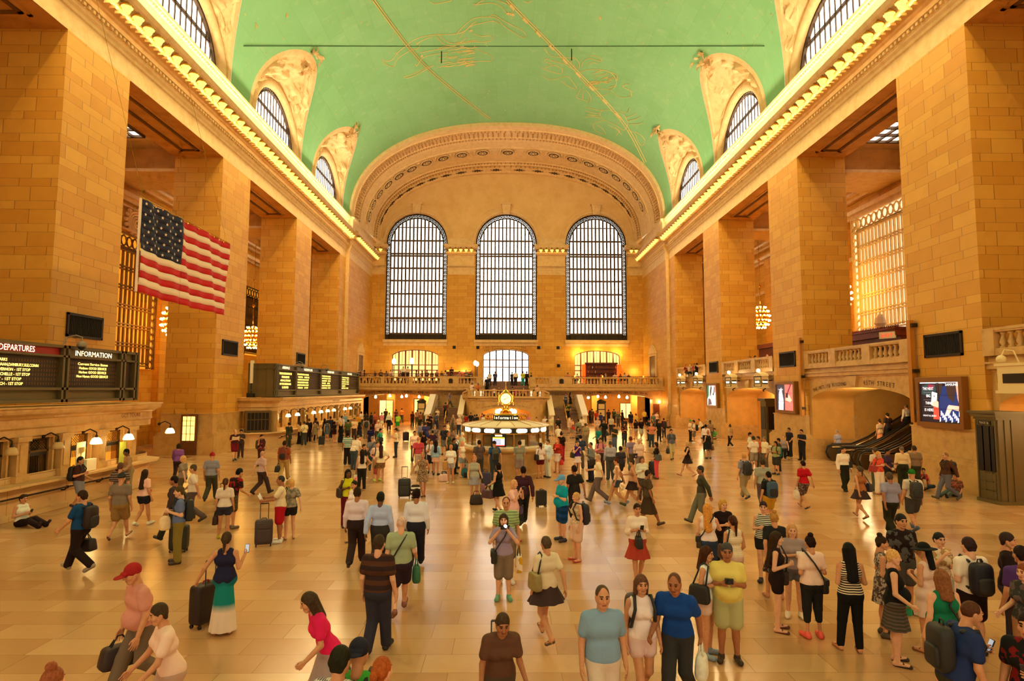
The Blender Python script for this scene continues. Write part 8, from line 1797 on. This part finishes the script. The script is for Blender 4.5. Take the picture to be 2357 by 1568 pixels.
1215 145 m 176 190 0 thin.dba tee.ab9 shorts.323 shoe.854 kd w fat=1.12 ; grey haired person in a sage tee with a messenger bag walking away ; cb 444 1 grey messenger bag of the grey haired person in sage ; pb 375 -1 green bag held by the grey haired person in sage
692 1270 m 178 165 1 short.221 shirt.eed-pl-536 pants.333 shoe.222 dd s ; person in a white check shirt at the bottom edge
850 1212 m 176 175 1 capb.223 tee.4b4 pants.443 shoe.222 dd s ; person in a dark baseball cap and bright green tee at the bottom edge ; bp 333 1 dark pack of the person in bright green
1052 1362 f 170 185 0 pony.a52 tank.a98 jeans.443 shoe.333 dd s turn=-30 ; person with an auburn ponytail and sunglasses at the bottom edge
@1000 1150 3.752
598 124 f 165 0 0 long.432 tee.a9b bermuda.876 shoe.6a8 uu s ; person in a lavender tee and grey shorts photographing the camera with flash ; cam 222/fff 0 small camera flashing in the hands of the person in lavender ; cb 222 -1 black camera bag on the strap of the person in lavender
962 318 f 168 205 1 short.543 tee.edb mini.433 sandal.654 sd w ; person in a cream top and black skirt striding past in flip flops ; shb 985 1 tan and yellow bag of the person in the cream top
590 990 f 166 10 2 short.432 tee.643 pants.543 shoe.333 kk w lean=20 ; person in dark brown bending over a cream suitcase at the bottom edge
1450 745 m 178 5 1 thin.543 tee.8ac pants.dcb shoe.765 dd w fat=1.12 ; person in a sky blue tee and cream trousers coming forward, glasses pushed up
@1300 1150 3.752
660 652 f 168 5 1 long.643 tank.fee hot.ecc shoe.867 dd w ; person in a white sleeveless top and pale shorts with backpack straps ; bp 433 1 dark backpack of the person in pale shorts
945 640 m 178 335 2 thin.643 polo.149 pants.333 shoe.222 ks w lean=14 ; person in a royal blue polo stepping forward beside the white tank tops ; pb eed 1 white carrier bag of the person in royal blue
625 35 f 166 2 1 pony2.321 mid.fed skirt.b43 sandal.c97 pp v ; person in a white top and brick red skirt standing alone ; hb 222 -1 black handbag on the arm of the person in the brick red skirt ; ph 222 1 phone held by the person in the brick red skirt
1225 405 f 166 55 1 long.421 tank.fff hot.ecb shoe.89a pp s ; person with wavy brown hair, white tank top and white shorts looking down ; shb 222 -1 black bag behind the wavy haired person in white
1398 380 m 175 345 2 short.444 polo.ed7 shorts.bb8 shoe.321 pp s fat=1.18 ; person in a yellow polo and khaki cargo shorts looking at a camera ; cam 222 0 camera held by the person in the yellow polo
@1580 1130 3.92
190 112 f 168 160 0 longer.d94 tank.fee jeans.346 shoe.543 ed s ; blonde long haired person in a white tank top and jeans ; cb 432 1 small bag with thin strap of the blonde in jeans
330 78 f 166 10 0 bob.c94 tee.211 jeans.222 shoe.222 pd s ; blonde person in a black blouse behind the white tank top and jeans
415 222 f 166 190 1 pony2.421 tank.fec-st-edb-30 hot.ecb sandal.543 kd s ; person with a long ponytail and white lace top ; shb 422 1 large dark brown leather bag of the person in white lace
692 98 f 168 335 0 short.322 cami.222-st-eed-28 hot.222 shoe.223 pk v fat=1.08 ; person in a black and white striped top and black shorts
788 192 f 168 172 1 bun.b84 tee.222 skirt.322-pr-876-18 sandal.b76 ds r fat=1.08 ; person with a blonde bun, black tee and patterned skirt
950 298 f 166 345 0 long.c96 tee.a99 hot.667 shoe.fed cp s ; person with long fair hair, grey tee and grey shorts with white trainers
812 368 f 166 65 0 longer.321 tank.211 hot.211 sandal.632 pp s ; person with long dark hair in a black top and black shorts, sideways on ; sb 433 1 dark bag at the hip of the person in black shorts
1112 404 f 166 182 1 bun.211 blouse.fdc capri.222 shoe.f65 pp s ; person with a top knot, white tee and black leggings in coral trainers ; cb 222 -1 black cross body bag of the person with the top knot ; papers fff -1 white paper held by the person with the top knot
1458 468 f 168 175 1 longer.111 cami.211-st-edb-30 legs.111 sandal.a75 pp r ; person with waist long black hair and black leggings
@1937 1148 3.733
510 134 m 180 0 1 short.222 tee.211-pr-555-9 shorts.555 shoe.333 kk s fat=1.1 ; bearded person in a black print tee with sunglasses on the head
342 322 f 164 70 1 bun.321 tank.544-pr-ba9-22 dress.544-pr-ba9-22 shoe.543 pp s ; person with a bun in a dark patterned dress
442 438 f 168 65 0 short.da6 tank.111 skirt.443-st-655-20 sandal.322 kd s fat=1.15 ; blonde person in a black top and grey striped skirt ; clutch 2a7 1 green clutch bag held by the blonde person in the striped skirt
702 384 f 167 205 1 sunhat.111 cami.ecb dress.ecb sandal.954 pp s ; person in a black hat and pale pink sundress
836 292 f 166 0 0 short.222 tee.edb-pr-b96-9 shorts.ccb shoe.765 mp s ; person in a cream print tee with hand at the mouth, sunglasses on head
1086 334 m 178 180 0 short.322 tee.fed shorts.211 shoe.222 pp s ; person in a white tee with a black backpack, back turned ; bp 112 1 large black backpack with a pale badge on the person in the white tee
1422 294 m 178 50 1 short.322 tee.211 jeans.334 shoe.222 kd s ; bearded person in a black tee with a grey strap near the right edge
1535 408 m 178 172 1 short.211 tee.537 shorts.433 shoe.333 dd s ; person in a purple tee near the right edge
852 608 f 168 180 0 long.853 cami.175 shorts.443 sandal.743 kd s fat=1.18 ; person with light brown hair and an emerald green camisole ; sb 211 -1 black camera bag of the person in emerald green
1112 888 m 178 85 1 thin.532 polo.236 pants.332 shoe.222 dp s lean=16 fat=1.12 ; person in a blue polo bending over a phone at the lower right ; bp 222 1 large black backpack on the person bending over a phone ; ph 222 1 phone held by the person bending at the lower right
1568 560 f 166 280 0 bob.842 tee.333-pr-655-9 shorts.a75 shoe.333 kd s ; red haired person in a dark grey tee at the right edge
1600 985 m 178 300 1 short.211 tee.111-pr-711-7 shorts.222 shoe.222 dp s ; person in a black tee at the lower right corner ; ph 334 1 bright phone held by the person at the lower right corner
''')
# ================================================================ PEOPLE ON THE STAIRS, THE BALCONY AND IN THE PASSAGES; LUGGAGE ON THE FLOOR
for s,x0,x1,z,l in((-1,-17.9,-4.0,5.12,'left'),(1,7.0,18.2,4.86,'right')):
    m=MB(); m.box(x0,72.7,ZF,x1,YW-.02,z); m.box(x0,72.66,z-.06,x1,72.7,z+.02); o=tag(m.build('raised_platform',WOODB),f'low raised platform of the restaurant on the {l} balcony','platform')
    m=MB(); m.tube([(x0,72.75,z+.85),(x1,72.75,z+.85)],.04,6); m.tube([(x0,72.75,z+.62),(x1,72.75,z+.62)],.02,5)
    for i in range(12): x=x0+(x1-x0)*i/11; m.tube([(x,72.75,z),(x,72.75,z+.85)],.025,5)
    m.build('wooden_rail',WOODR,o)
def table(x,y,z,label,grp):
    o=thing('restaurant_table',(x,y,z),label,'table',grp); m=MB(); m.lathe([(.5,.7),(.5,.74)],(0,0,0),14); m.build('table_top',PAPER,o); m=MB(); m.lathe([(.24,0),(.05,.05),(.04,.7)],(0,0,0),8); m.build('pedestal',WOODB,o)
for i in range(9): table(-16.6+i*1.5,73.8+(i%2)*.5,5.12,'small round restaurant table with white top behind the left balcony rail','tables on the left balcony')
for i in range(6): 
    table(8.2+i*1.7,73.9+(i%2)*.4,4.86,'small round restaurant table with white top behind the right balcony rail','tables on the right balcony'); 
    if i in(0,2,3,5): m=MB(); m.lathe([(.06,0),(.08,.1),(.05,.26)],(0,0,0),8); tag(m.build('table_lamp',plain('candle_glow',(255,190,80),.4,emit=(255,170,50),es=6),loc=(8.2+i*1.7+.2,73.9+(i%2)*.4,5.6)),'small glowing amber lamp on a table of the right balcony','lamp','amber table lamps on the right balcony')
C8=('fdb','ecc','322','223','d98','544','eec','765','a43','433'); HN=('short','bob','bun','pony','curly','thin')
B_=[]
def seat(pts,z,Y,where,first):
    for i,(x,y,c,desc) in enumerate(pts):
        sx='mf'[i%2]; people(f"{x} {y} {sx} {172 if sx=='m' else 164} {(40,320,100,250,0,180)[i%6]} {i%3} {HN[(i*5)%6]}.{('322','643','111','b85')[i%4]} tee.{c} jeans.333 shoe.222 pp C z={z} Y={Y+(i%3)*.55} ; {desc}")
D=lambda x:780+x/5.2275
E_=lambda x:1150+x/5.2275
seat([(D(244),850,'433','diner in dark brown, first from the left behind the balcony rail'),(D(278),853,'ecb','diner in cream, second from the left behind the balcony rail'),(D(308),852,'533','diner in dull red near the left end of the balcony'),(D(436),853,'444','diner in grey left of the first lamp post on the balcony'),(D(505),854,'654','diner in olive brown left of the first lamp post on the balcony'),(D(572),853,'766','diner in taupe just left of the first lamp post'),(D(626),851,'fdc','diner in pale cream just left of the first lamp post'),
 (D(740),853,'a8a','diner in lilac between the two lamp posts of the left balcony'),(D(935),852,'332','diner in dark brown right of the second lamp post'),(D(1000),850,'a66','diner in dusty rose right of the second lamp post'),(D(1060),851,'543','diner in brown before the glazed restaurant front'),(D(1120),849,'322','dark haired diner right of the glazed restaurant front'),(D(1180),851,'b76','diner in terracotta right of the glazed restaurant front'),(D(1235),852,'433','diner in dark brown above the solid pedestal at left'),(D(1285),849,'eee','diner in white above the arched plaque at left'),(D(1450),852,'c98','diner in tan right of the left arched plaque'),(D(1530),850,'766','diner in grey rose before the amber shelf')],5.12,73.3,'',0)
people(f'''
{D(775)} 845.5 m 178 200 1 thin.987 shirt.fed pants.333 shoe.222 pp s z=5.12 Y=73.6 ; standing waiter in white between the two lamp posts on the left balcony
{D(830)} 846.5 m 176 190 1 short.543 shirt.fdb pants.333 shoe.222 pd s z=5.12 Y=73.9 ; standing person in cream white just left of the second lamp post
{D(1357)} 847 m 174 20 1 short.321 tee.322 pants.222 shoe.222 pp s z=5.12 Y=74.6 ; person in black standing by the amber shelf on the left balcony
{D(1587)} 844.5 m 178 10 1 short.211 jacket.222 pants.222 shoe.222 pp s z=4.55 Y=76 ; waiter in black standing between the amber shelf and the paired lamps
''')
seat([(E_(822),858,'d86','diner with orange top, leftmost on the right balcony'),(E_(934),860,'ddd','diner in pale grey beside the first amber lamp of the right balcony'),(E_(1224),858,'d22','diner in bright red before the back bar'),(E_(1275),860,'ccb','diner in pale beige before the back bar'),(E_(1386),857,'fed','diner in white before the right end of the back bar'),(E_(1452),859,'433','diner in dark brown right of the back bar'),(E_(1505),856,'dcc','diner in pale pink right of the back bar'),(E_(1552),858,'433','diner in dark clothes beside the last amber lamp'),(E_(1890),861,'554','diner in grey at the far right end of the balcony')],4.86,73.4,'',0)
people(f'''
{D(1285)} {780+715/5.2275} m 176 180 1 short.211 tee.a22 pants.222 shoe.222 dd w z=.95 Y=65.4 ; person in a red tee with a backpack climbing the left flight ; bp 223 1 dark backpack on the person climbing the left flight
{D(1186)} {780+842/5.2275} f 164 350 1 short.654 tee.fdb pants.665 shoe.333 pp s z=.48 Y=64.4 ; person in a white tee coming down the left flight by the parapet
{D(1170)} {780+925/5.2275} m 172 170 1 short.432 tee.556 pants.445 shoe.333 ds w z=0 Y=62.4 ; person in slate grey hurrying to the foot of the left flight
{D(1332)} {780+648/5.2275} m 174 90 1 short.876 tee.77a jeans.556 shoe.333 dd w z=2.08 Y=68.8 ; person in blue violet on the left stair landing
{D(1522)} {780+610/5.2275} f 164 100 1 short.754 tee.a44 jeans.443 shoe.333 dd w z=2.5 Y=68.9 ; person in dull red going up behind the left parapet
{D(1603)} {780+565/5.2275} m 178 40 3 bald.222 shirt.fdd pants.eed shoe.333 pp s z=3.12 Y=68.6 ; dark skinned person in a white shirt leaning on the curved landing balustrade
{D(1672)} {780+545/5.2275} f 170 330 1 long.532 tank.d63 jeans.333 shoe.222 pp s z=3.12 Y=68.9 ; person in an orange top beside the white shirt on the landing
{D(1786)} 868 m 176 10 1 short.222 tee.223 pants.222 shoe.222 dd s z=3.8 Y=69.6 ; person in a dark navy tee on the middle flight, left side
{D(1816)} 855.5 f 168 180 1 pony.211 tee.edc jeans.445 shoe.222 dd s z=4.55 Y=73.2 ; person in a white top at the head of the middle flight, left side
{D(1880)} 855.5 m 176 190 1 short.321 tee.446 jeans.334 shoe.222 dd s z=4.55 Y=73.8 ; person in slate blue before the street doors
{D(1868)} 879 f 160 0 1 bob.432 tee.fdd jeans.445 shoe.222 kk C z=3.2 Y=68.6 ; person in pale pink sitting on the middle flight
{D(1926)} 882 m 164 0 1 short.211 tee.222 jeans.333 shoe.222 kk C z=3.2 Y=68.7 ; person in black sitting on the middle flight left of the clock spire
{E_(150)} 854.5 f 168 180 1 pony.321 tee.433 jeans.223 shoe.222 dd s z=4.55 Y=73.2 ; person in dark brown before the street doors, right of the clock spire
{E_(192)} 854.5 m 180 190 1 short.654 shirt.fed pants.322 shoe.222 kd s z=4.55 Y=73.0 fat=1.1 ; person in a white shirt and dark trousers before the street doors
{E_(280)} 855.5 m 176 170 1 short.322 tee.cc3 jeans.2aa shoe.ddd dd s z=4.55 Y=72.8 ; person in yellow with turquoise before the street doors
{E_(326)} 853.5 m 178 200 1 short.211 jacket.222 pants.222 shoe.222 dd s z=4.55 Y=73.6 ; person in black at the right end of the street doors
{E_(378)} 857 f 164 250 1 short.543 tee.543 jeans.333 shoe.222 dd s z=4.55 Y=74.5 ; person in brown right of the brass rail by the doors
{E_(155)} 882 f 162 180 1 bun.211 tee.222 jeans.222 shoe.222 kk C z=3.2 Y=68.7 ; person in black sitting on the middle flight right of the clock spire
{E_(196)} 884 f 162 190 1 pony.b75 tee.b37 jeans.a26 shoe.222 kk C z=3.12 Y=68.5 ; person in magenta sitting on the middle flight
{E_(288)} 884.5 m 164 340 1 short.865 tee.d97 jeans.433 shoe.222 kk C z=3.12 Y=68.6 ; person in pale orange sitting at the right of the middle flight
{E_(452)} {780+588/5.2275} m 174 200 1 short.765 tee.eb9 jeans.443 shoe.222 dd s z=2.9 Y=69.0 ; person half hidden by the right end of the curved balustrade
{E_(795)} {780+682/5.2275} f 168 350 1 long.421 tank.778 jeans.345 shoe.222 kd s z=2.08 Y=68.2 ; person in a lilac blue top and jeans at the top of the right flight
{E_(852)} {780+645/5.2275} f 172 90 1 longer.211 cami.211 midi.211 shoe.211 ed s z=2.08 Y=69.2 ; person in a long black dress at the top of the right flight
{E_(820)} {780+836/5.2275} m 176 5 1 short.432 tee.332-pr-a92-6 pants.222 shoe.222 kk v z=.95 Y=65.2 ; person in black and mustard coming down the right flight
@780 780 5.2275
565 832 m 176 180 1 short.211 tee.333 pants.333 shoe.222 dd s Y=74 ; person in charcoal walking away inside the left passage
435 903 f 164 190 1 bun.643 tee.c65 pants.a54 shoe.333 dd s Y=66 ; person in rust pink in front of the left passage
330 893 m 174 190 1 short.111 tee.322 pants.222 shoe.222 dd s Y=64.5 ; person in black near the far end of the left ticket counter
272 884 m 174 200 1 short.222 tee.fed pants.555 shoe.222 dd s Y=64.9 ; person in a white tee near the far end of the left ticket counter
236 905 m 176 230 1 short.b86 tee.d92 pants.765 shoe.222 dd s Y=58 ; person in a mustard orange tee by the far ticket windows
760 790 m 176 170 1 short.321 tee.b73 jeans.443 shoe.222 dd s Y=75.5 ; person in an ochre tee beside the left map kiosk
690 800 f 168 190 1 bob.222 tee.533 jeans.333 shoe.222 dd s Y=74.5 ; person in dark red brown inside the left passage
885 868 f 166 200 1 pony.321 tee.623 jeans.333 shoe.222 dd s Y=68 ; person in burgundy right of the left map kiosk
942 845 m 178 190 1 short.776 tee.c98 pants.665 shoe.222 dd s Y=70 ; person in a tan pink tee entering the left passage
1030 850 m 174 200 1 short.543 tee.764 pants.555 shoe.222 dd s Y=70.2 ; person in olive at the right of the left passage
985 880 f 164 150 1 bun.321 tee.a64 jeans.443 shoe.222 dd s Y=66 ; person in terracotta before the left parapet
1100 930 f 166 20 1 short.321 tee.211 jeans.222 shoe.222 cc s Y=61.5 ; person in black with folded arms at the foot of the left parapet
@1150 780 5.2275
1020 838 m 172 190 1 short.211 tee.654 pants.433 shoe.222 dd s Y=71 ; person in olive brown at the left of the right passage
1086 830 f 168 190 1 long.322 tee.543 jeans.333 shoe.222 dd s Y=73 ; person in brown inside the right passage
1042 796 m 176 180 1 short.321 tee.d32 pants.433 shoe.222 dd s Y=75 ; person in bright red deep inside the right passage
1112 796 m 178 200 1 short.111 tee.432 pants.333 shoe.222 dd s Y=74.9 ; person in dark brown deep inside the right passage
1310 826 m 176 170 1 short.211 tee.433 pants.333 shoe.222 dd s Y=73 ; person in dark clothes right of the right map kiosk
1375 816 m 178 190 1 short.222 tee.343 pants.333 shoe.222 dd s Y=74.5 ; person in dark green grey inside the right passage
1425 862 m 174 180 1 thin.776 tee.665 pants.544 shoe.222 dd s Y=68 ; person in a grey tee before the lit display window
1475 830 f 172 30 1 bob.211 tank.211 jeans.222 shoe.222 hd s Y=73 ; person in black beside the lit display window
1575 866 m 178 185 2 short.333 tee.223 shorts.a86 shoe.222 dd s Y=66 ; broad person in a navy tee before the right passage
1640 893 f 166 190 1 bun.421 tee.ec6 jeans.555 shoe.222 dd s Y=63 ; person in a pale yellow tee before the right passage
1740 820 m 178 10 1 short.211 tee.ed5 pants.322 shoe.222 kk s Y=72 ; guard in a yellow shirt standing at the right of the right passage
1890 866 m 176 30 1 short.222 tee.fdb pants.433 shoe.222 pp s Y=66.5 ; person in white beside the brown notice board
1850 895 m 172 60 1 short.543 tee.687 jeans.444 shoe.222 dd s Y=62 ; person in grey green near the brown notice board
1215 875 f 166 200 1 short.322 tee.348 jeans.333 shoe.222 dd s Y=66 ; person in blue before the right map kiosk
1165 850 m 174 20 1 short.321 tee.c43 pants.433 shoe.222 dd s Y=70 ; person in red orange at the mouth of the right passage
@1500 780 4.48
355 255 m 172 20 1 short.b44 tee.b33 jeans.333 shoe.222 pp C z=5.46 Y=62.6 ; head of a person in red behind the farthest gallery rail, leftmost
395 256 f 164 340 0 thin.ed9 tee.ecb jeans.333 shoe.222 pp C z=5.46 Y=61.3 ; pale haired head behind the farthest gallery rail
440 252 m 172 30 1 short.a43 tee.a33 jeans.333 shoe.222 pp C z=5.46 Y=59.9 ; head of a person in dull red behind the farthest gallery rail
464 249 m 172 200 1 short.111 tee.222 jeans.333 shoe.222 pp C z=5.46 Y=59.2 ; black haired head behind the farthest gallery rail, rightmost
1010 165 m 174 320 1 short.543 tee.fed jeans.333 shoe.222 pp C z=5.46 Y=47.6 ; person in white seated behind the third gallery rail
1066 160 m 174 20 1 short.111 tee.322 jeans.333 shoe.222 pp C z=5.46 Y=46.6 ; black haired person seated behind the third gallery rail
1190 145 m 174 300 1 bald.222 tee.d97 jeans.333 shoe.222 pp C z=5.46 Y=44.8 ; bald person seated at the near end of the third gallery rail
''')
J_=lambda x,y:(380+x/3.752,1050+y/3.752)
floor_bag('sc',*J_(848,778),'433','grey brown suitcase standing beside the person in red shorts',20,h=.62,handle=1.08)
floor_bag('sc',*J_(335,1462),'211','black and red suitcase beside the person in the dip dyed skirt',250,'a12',h=.66,handle=1.12)
A_=lambda x,y:(650+x/5.2275,950+y/5.2275)
floor_bag('sc',*A_(1466,1026),'333','tall black suitcase held by the person in the patterned slip dress',10,h=.66,handle=1.15)
floor_bag('bp',*A_(1600,1030),'322-st-eee-7','black and white striped backpack standing beside the tall black suitcase',10,h=.5)
floor_bag('duf',*A_(1945,826),'ecc','cream canvas bag with dark straps on the floor left of the booth',20,h=.32)
floor_bag('sc',*A_(468,396),'222','black suitcase standing in the ticket queue',200,h=.6,handle=.7)
floor_bag('sc',*A_(1485,345),'212','dark suitcase with an orange coat left of the booth',200,h=.66,handle=.75)
B2=lambda x,y:(950+x/5.2275,950+y/5.2275)
floor_bag('duf',*B2(765,1104),'322','black travel bag with tan handle on the floor before the booth',5,'743',h=.34)
floor_bag('sc',*B2(885,895),'335','navy blue suitcase on the floor in front of the booth',160,h=.55,handle=.75)
floor_bag('bp',*B2(630,780),'178','teal bag standing on the floor left of the booth',20,h=.42)
floor_bag('sc',*B2(1545,1135),'222','black wheeled case in the open floor right of the booth',200,h=.52,handle=.6)
C2=lambda x,y:(1300+x/5.2275,950+y/5.2275)
floor_bag('sc',*C2(1050,755),'222','black suitcase behind the person in coral trousers',250,h=.62,handle=.75)
G2=lambda x,y:(1500+x/4.48,780+y/4.48)
floor_bag('bp',*G2(320,915),'a23','dark red bag lying by the child at the far right wall',30,h=.36)
floor_bag('tote',*G2(1385,1168),'eed','white carrier bag on the floor beside the second right pier',30,h=.42)
floor_bag('duf',*G2(1330,1180),'643','brown bag on the floor beside the second right pier',30,h=.22)
L2=lambda x,y:(1000+x/3.752,1150+y/3.752)
floor_bag('sc',*L2(540,1640),'cb8','cream hard suitcase at the bottom edge in front of the bending person',190,h=.6,handle=.95)
floor_bag('sc',395+60/3.752,1270,'221','dark case on the floor behind the person in khaki trousers',190,h=.6,handle=.7)
floor_bag('sc',515,1178,'322','dark suitcase rolling behind the person in the red cap and grey lilac tee',190,h=.62,handle=.95)
# ================================================================ GOLD LINE FIGURES AND STARS PAINTED ON THE VAULT
CEIL=bpy.data.objects['ceiling']
def onV(px,py):
    r=ray(px,py); lo,hi=5.,140.
    f=lambda t:(abs((_O+r*t)[0]-X0)/VA)**VP+(max(0,((_O+r*t)[2]-VZ))/VB)**VP-1
    for _ in range(48):
        m=(lo+hi)/2
        if f(m)>0: hi=m
        else: lo=m
    p=_O+r*lo; c=np.array([X0,p[1],VZ+2]); d=(c-p)/np.linalg.norm(c-p); return p+d*.03
def strokes(name,ox,oy,sc,L,w=.035,n=4):
    m=MB()
    for s in L:
        P=[(ox+x/sc,oy+y/sc) for x,y in s]; Q=[]
        for i in range(len(P)-1): # rounded through the points
            p0=P[max(0,i-1)];p1=P[i];p2=P[i+1];p3=P[min(len(P)-1,i+2)]
            for k in range(4):
                t=k/4; Q.append(tuple(.5*(2*p1[a]+(p2[a]-p0[a])*t+(2*p0[a]-5*p1[a]+4*p2[a]-p3[a])*t*t+(3*p1[a]-p0[a]-3*p2[a]+p3[a])*t**3) for a in(0,1)))
        Q.append(P[-1]); Q=[q for i,q in enumerate(Q) if i==0 or abs(q[0]-Q[i-1][0])+abs(q[1]-Q[i-1][1])>.05]
        if len(Q)>1: m.tube([onV(*q) for q in Q],w,n)
    m.build(name,GOLDP,CEIL)
def Sx(t): return [[tuple(float(v) for v in q.split(',')) for q in l.split()] for l in t.strip().split('\n')]
rr=random.Random(5)
def hatch(x0,y0,x1,y1,n,L,dy):
    o=[]
    for i in range(n): x,y=rr.uniform(x0,x1-L),rr.uniform(y0,y1); o.append([(x,y),(x+L*.5,y+rr.uniform(-8,8)-dy*.5),(x+L,y-dy)])
    return o
strokes('painted_reclining_figure',500,0,3.137,Sx('''
1190,425 1210,440 1260,430 1300,380 1360,330 1440,275 1560,250 1700,245 1780,225 1830,180 1870,150
1190,440 1220,465 1270,480 1290,440 1330,400 1400,360 1440,350 1460,330
1430,460 1440,475 1470,430 1520,400 1600,385
1290,380 1310,400
1440,320 1480,290 1560,260
1580,260 1640,320 1720,330
1600,250 1660,300 1740,310 1800,270
1460,380 1560,360 1680,340 1790,300 1880,290
1345,555 1420,530 1500,490 1560,470
1345,560 1400,555 1490,510 1560,470''')+hatch(1590,340,1870,490,26,70,10))
strokes('painted_reclining_figure',1050,0,3.137,Sx('''
0,245 60,180 130,130 220,120 290,130 350,190 430,240 480,270 505,250 470,215 400,180 330,140 270,105 240,115
20,275 70,215 120,180 190,165 260,150 310,170
0,300 60,310 110,300 180,300 240,295 262,270 240,255 180,260 120,240
130,330 180,370 240,390 260,420 240,440 160,440 60,460 0,475''')+hatch(0,340,150,450,14,60,8))
strokes('painted_beast_figure',1050,0,3.137,Sx('''
640,345 660,380 690,400 740,410 800,415 860,420 890,460 880,500 830,490 780,460 700,440 650,420 640,440 690,460
610,480 640,500 700,520 760,530 760,490 700,470 640,490
620,540 660,570 720,570 800,550 850,600 870,640 830,630 780,600 750,580
840,420 830,460 870,480
880,530 930,505 1000,500 1060,505 1110,520 1150,560 1155,610 1120,645 1060,640 980,640 930,600 890,560 880,530
1110,520 1160,540 1160,580
905,480 920,440 960,420 1000,430 1050,440 1030,410 970,400
950,470 980,450 1020,455
900,640 870,700 920,720 965,735 970,690 940,650
920,650 915,710
1120,650 1180,700 1240,700 1265,690 1260,650 1210,630 1215,610 1255,605
1010,690 1060,690 1110,670''')+hatch(900,515,1150,635,24,50,12))
strokes('painted_crab_figure',1050,0,3.137,Sx('''
940,775 990,785 1050,800 1100,790 1150,810 1200,820 1230,860 1240,900 1210,940 1150,900 1100,880 1060,860 1040,820 1060,790
925,845 980,840 1040,850
935,800 1000,815 1035,818
950,825 1030,835
1180,800 1240,810 1255,780
1220,850 1280,830 1300,810
1240,870 1300,860 1330,840
1250,895 1320,895 1350,880
1060,870 1010,880 990,910 1020,950 1080,970 1060,930 1020,900
1240,940 1290,960 1310,1010 1340,1050 1365,1020 1340,980 1290,950
1100,900 1130,920 1180,940 1160,975
1150,920 1195,970
1170,830 1190,870 1160,890'''))
strokes('painted_scroll_figure',1050,0,3.137,Sx('''
130,40 170,12 200,0
150,30 260,20 330,50 370,100 410,80 390,40 350,20 300,2
490,8 520,18 545,4'''))
strokes('painted_scroll_figure',500,0,3.137,Sx('''
1535,10 1560,25 1600,20 1660,10 1690,2
1850,20 1870,36'''))
for nm,ox,L in(('painted_band_line',1050,'360,2 545,190 780,430 1040,700 1230,930 1360,1175'),('painted_band_line',500,'1118,2 1380,350 1560,540 1880,800 1960,858')):
    strokes(nm,ox,0,3.137,Sx(L),.05); strokes(nm,ox+4.5,-2,3.137,Sx(L),.05)
strokes('painted_dashes',1050,0,3.137,[[(385+i*96,30+i*98),(415+i*96,62+i*98)] for i in range(9)],.14)
st=MB(); r=random.Random(21)
def star(px,py,q):
    p=onV(px,py); c=np.array([X0,p[1],VZ+2]); d=(c-p)/np.linalg.norm(c-p); u=np.array([0,1,0.]); v=np.cross(d,u); v/=np.linalg.norm(v)
    st.add([p+d*.01+q*(1 if k%2==0 else .45)*(cos(k*PI/6)*u+sin(k*PI/6)*v) for k in range(12)]+[p+d*.03],[(k,(k+1)%12,12) for k in range(12)])
n=0
while n<190:
    x,y=r.uniform(560,1790),r.uniform(2,440); t=(x-1168)/640
    if y>262+170*t*t*1.1 or (abs(x-660)<90 and y>140) or (abs(x-1690)<95 and y>130) or (abs(x-770)<60 and y>300) or (abs(x-1570)<70 and y>300): continue
    star(x,y,r.choice((.04,.05,.06,.08,.12))); n+=1
for x,y in((1084,70),(971,128),(660,35),(589,58),(1170,31),(1180,33),(1381,40)): star(x,y,.28)
st.build('painted_stars',GOLDP,CEIL)
sm=MB(); sm.tube([onV(x,106) for x in range(560,1790,30)],.035,4); sm.build('cable_seam',plain('seam_green',(70,110,70),.8),CEIL)
for x,y in((1016,118),(1316,112)):
    p=onV(x,y); sm=MB(); sm.tube([p,p+np.array([0,0,-1.1])],.05,5); sm.build('hanging_rod',DARK,CEIL)
# ================================================================ LIGHT
def strip(name,loc,direction,w,L,e,c):
    l=bpy.data.lights.new(name,'AREA'); l.shape='RECTANGLE'; l.size=w; l.size_y=L; l.energy=e; l.color=c
    o=bpy.data.objects.new(name,l); COL.objects.link(o); z=-Vector(direction).normalized(); y=Vector((0,1,0)); x=y.cross(z); o.matrix_world=Matrix(((x.x,y.x,z.x,loc[0]),(x.y,y.y,z.y,loc[1]),(x.z,y.z,z.z,loc[2]),(0,0,0,1)))
for s in(-1,1):
    X=XL if s<0 else XR
    strip('cove_lamp',(X-s*.95,37,22.42),(-s*.45,0,.9),.3,62,3000,(1,.84,.55))        # lamps lying on the ledge of the cornice, washing the vault
    strip('cornice_lamp_light',(X-s*.8,37,21.42),(s*.75,0,-.6),.08,62,420,(1,.74,.3))   # the light of the lamp row on the frieze below it
    strip('cornice_lamp_light',(X-s*1.3,37,21.3),(-s*.7,0,-.7),.1,62,3000,(1,.76,.36))  # and into the hall
w=bpy.data.worlds.new('warm_east_fill'); SC.world=w; w.use_nodes=True; w.node_tree.nodes['Background'].inputs[0].default_value=(1,.76,.42,1); w.node_tree.nodes['Background'].inputs[1].default_value=.8  # warm fill added through the open east end, in place of its windows
SC.view_settings.view_transform='Standard'; SC.view_settings.look='None'; SC.view_settings.exposure=.42; SC.view_settings.gamma=1
c=SC.cycles; c.max_bounces=5; c.diffuse_bounces=3; c.glossy_bounces=2; c.transmission_bounces=2; c.transparent_max_bounces=6; c.caustics_reflective=False; c.caustics_refractive=False; c.adaptive_threshold=.1; c.adaptive_min_samples=12; c.use_light_tree=False; c.sample_clamp_indirect=6
bpy.context.view_layer.update()
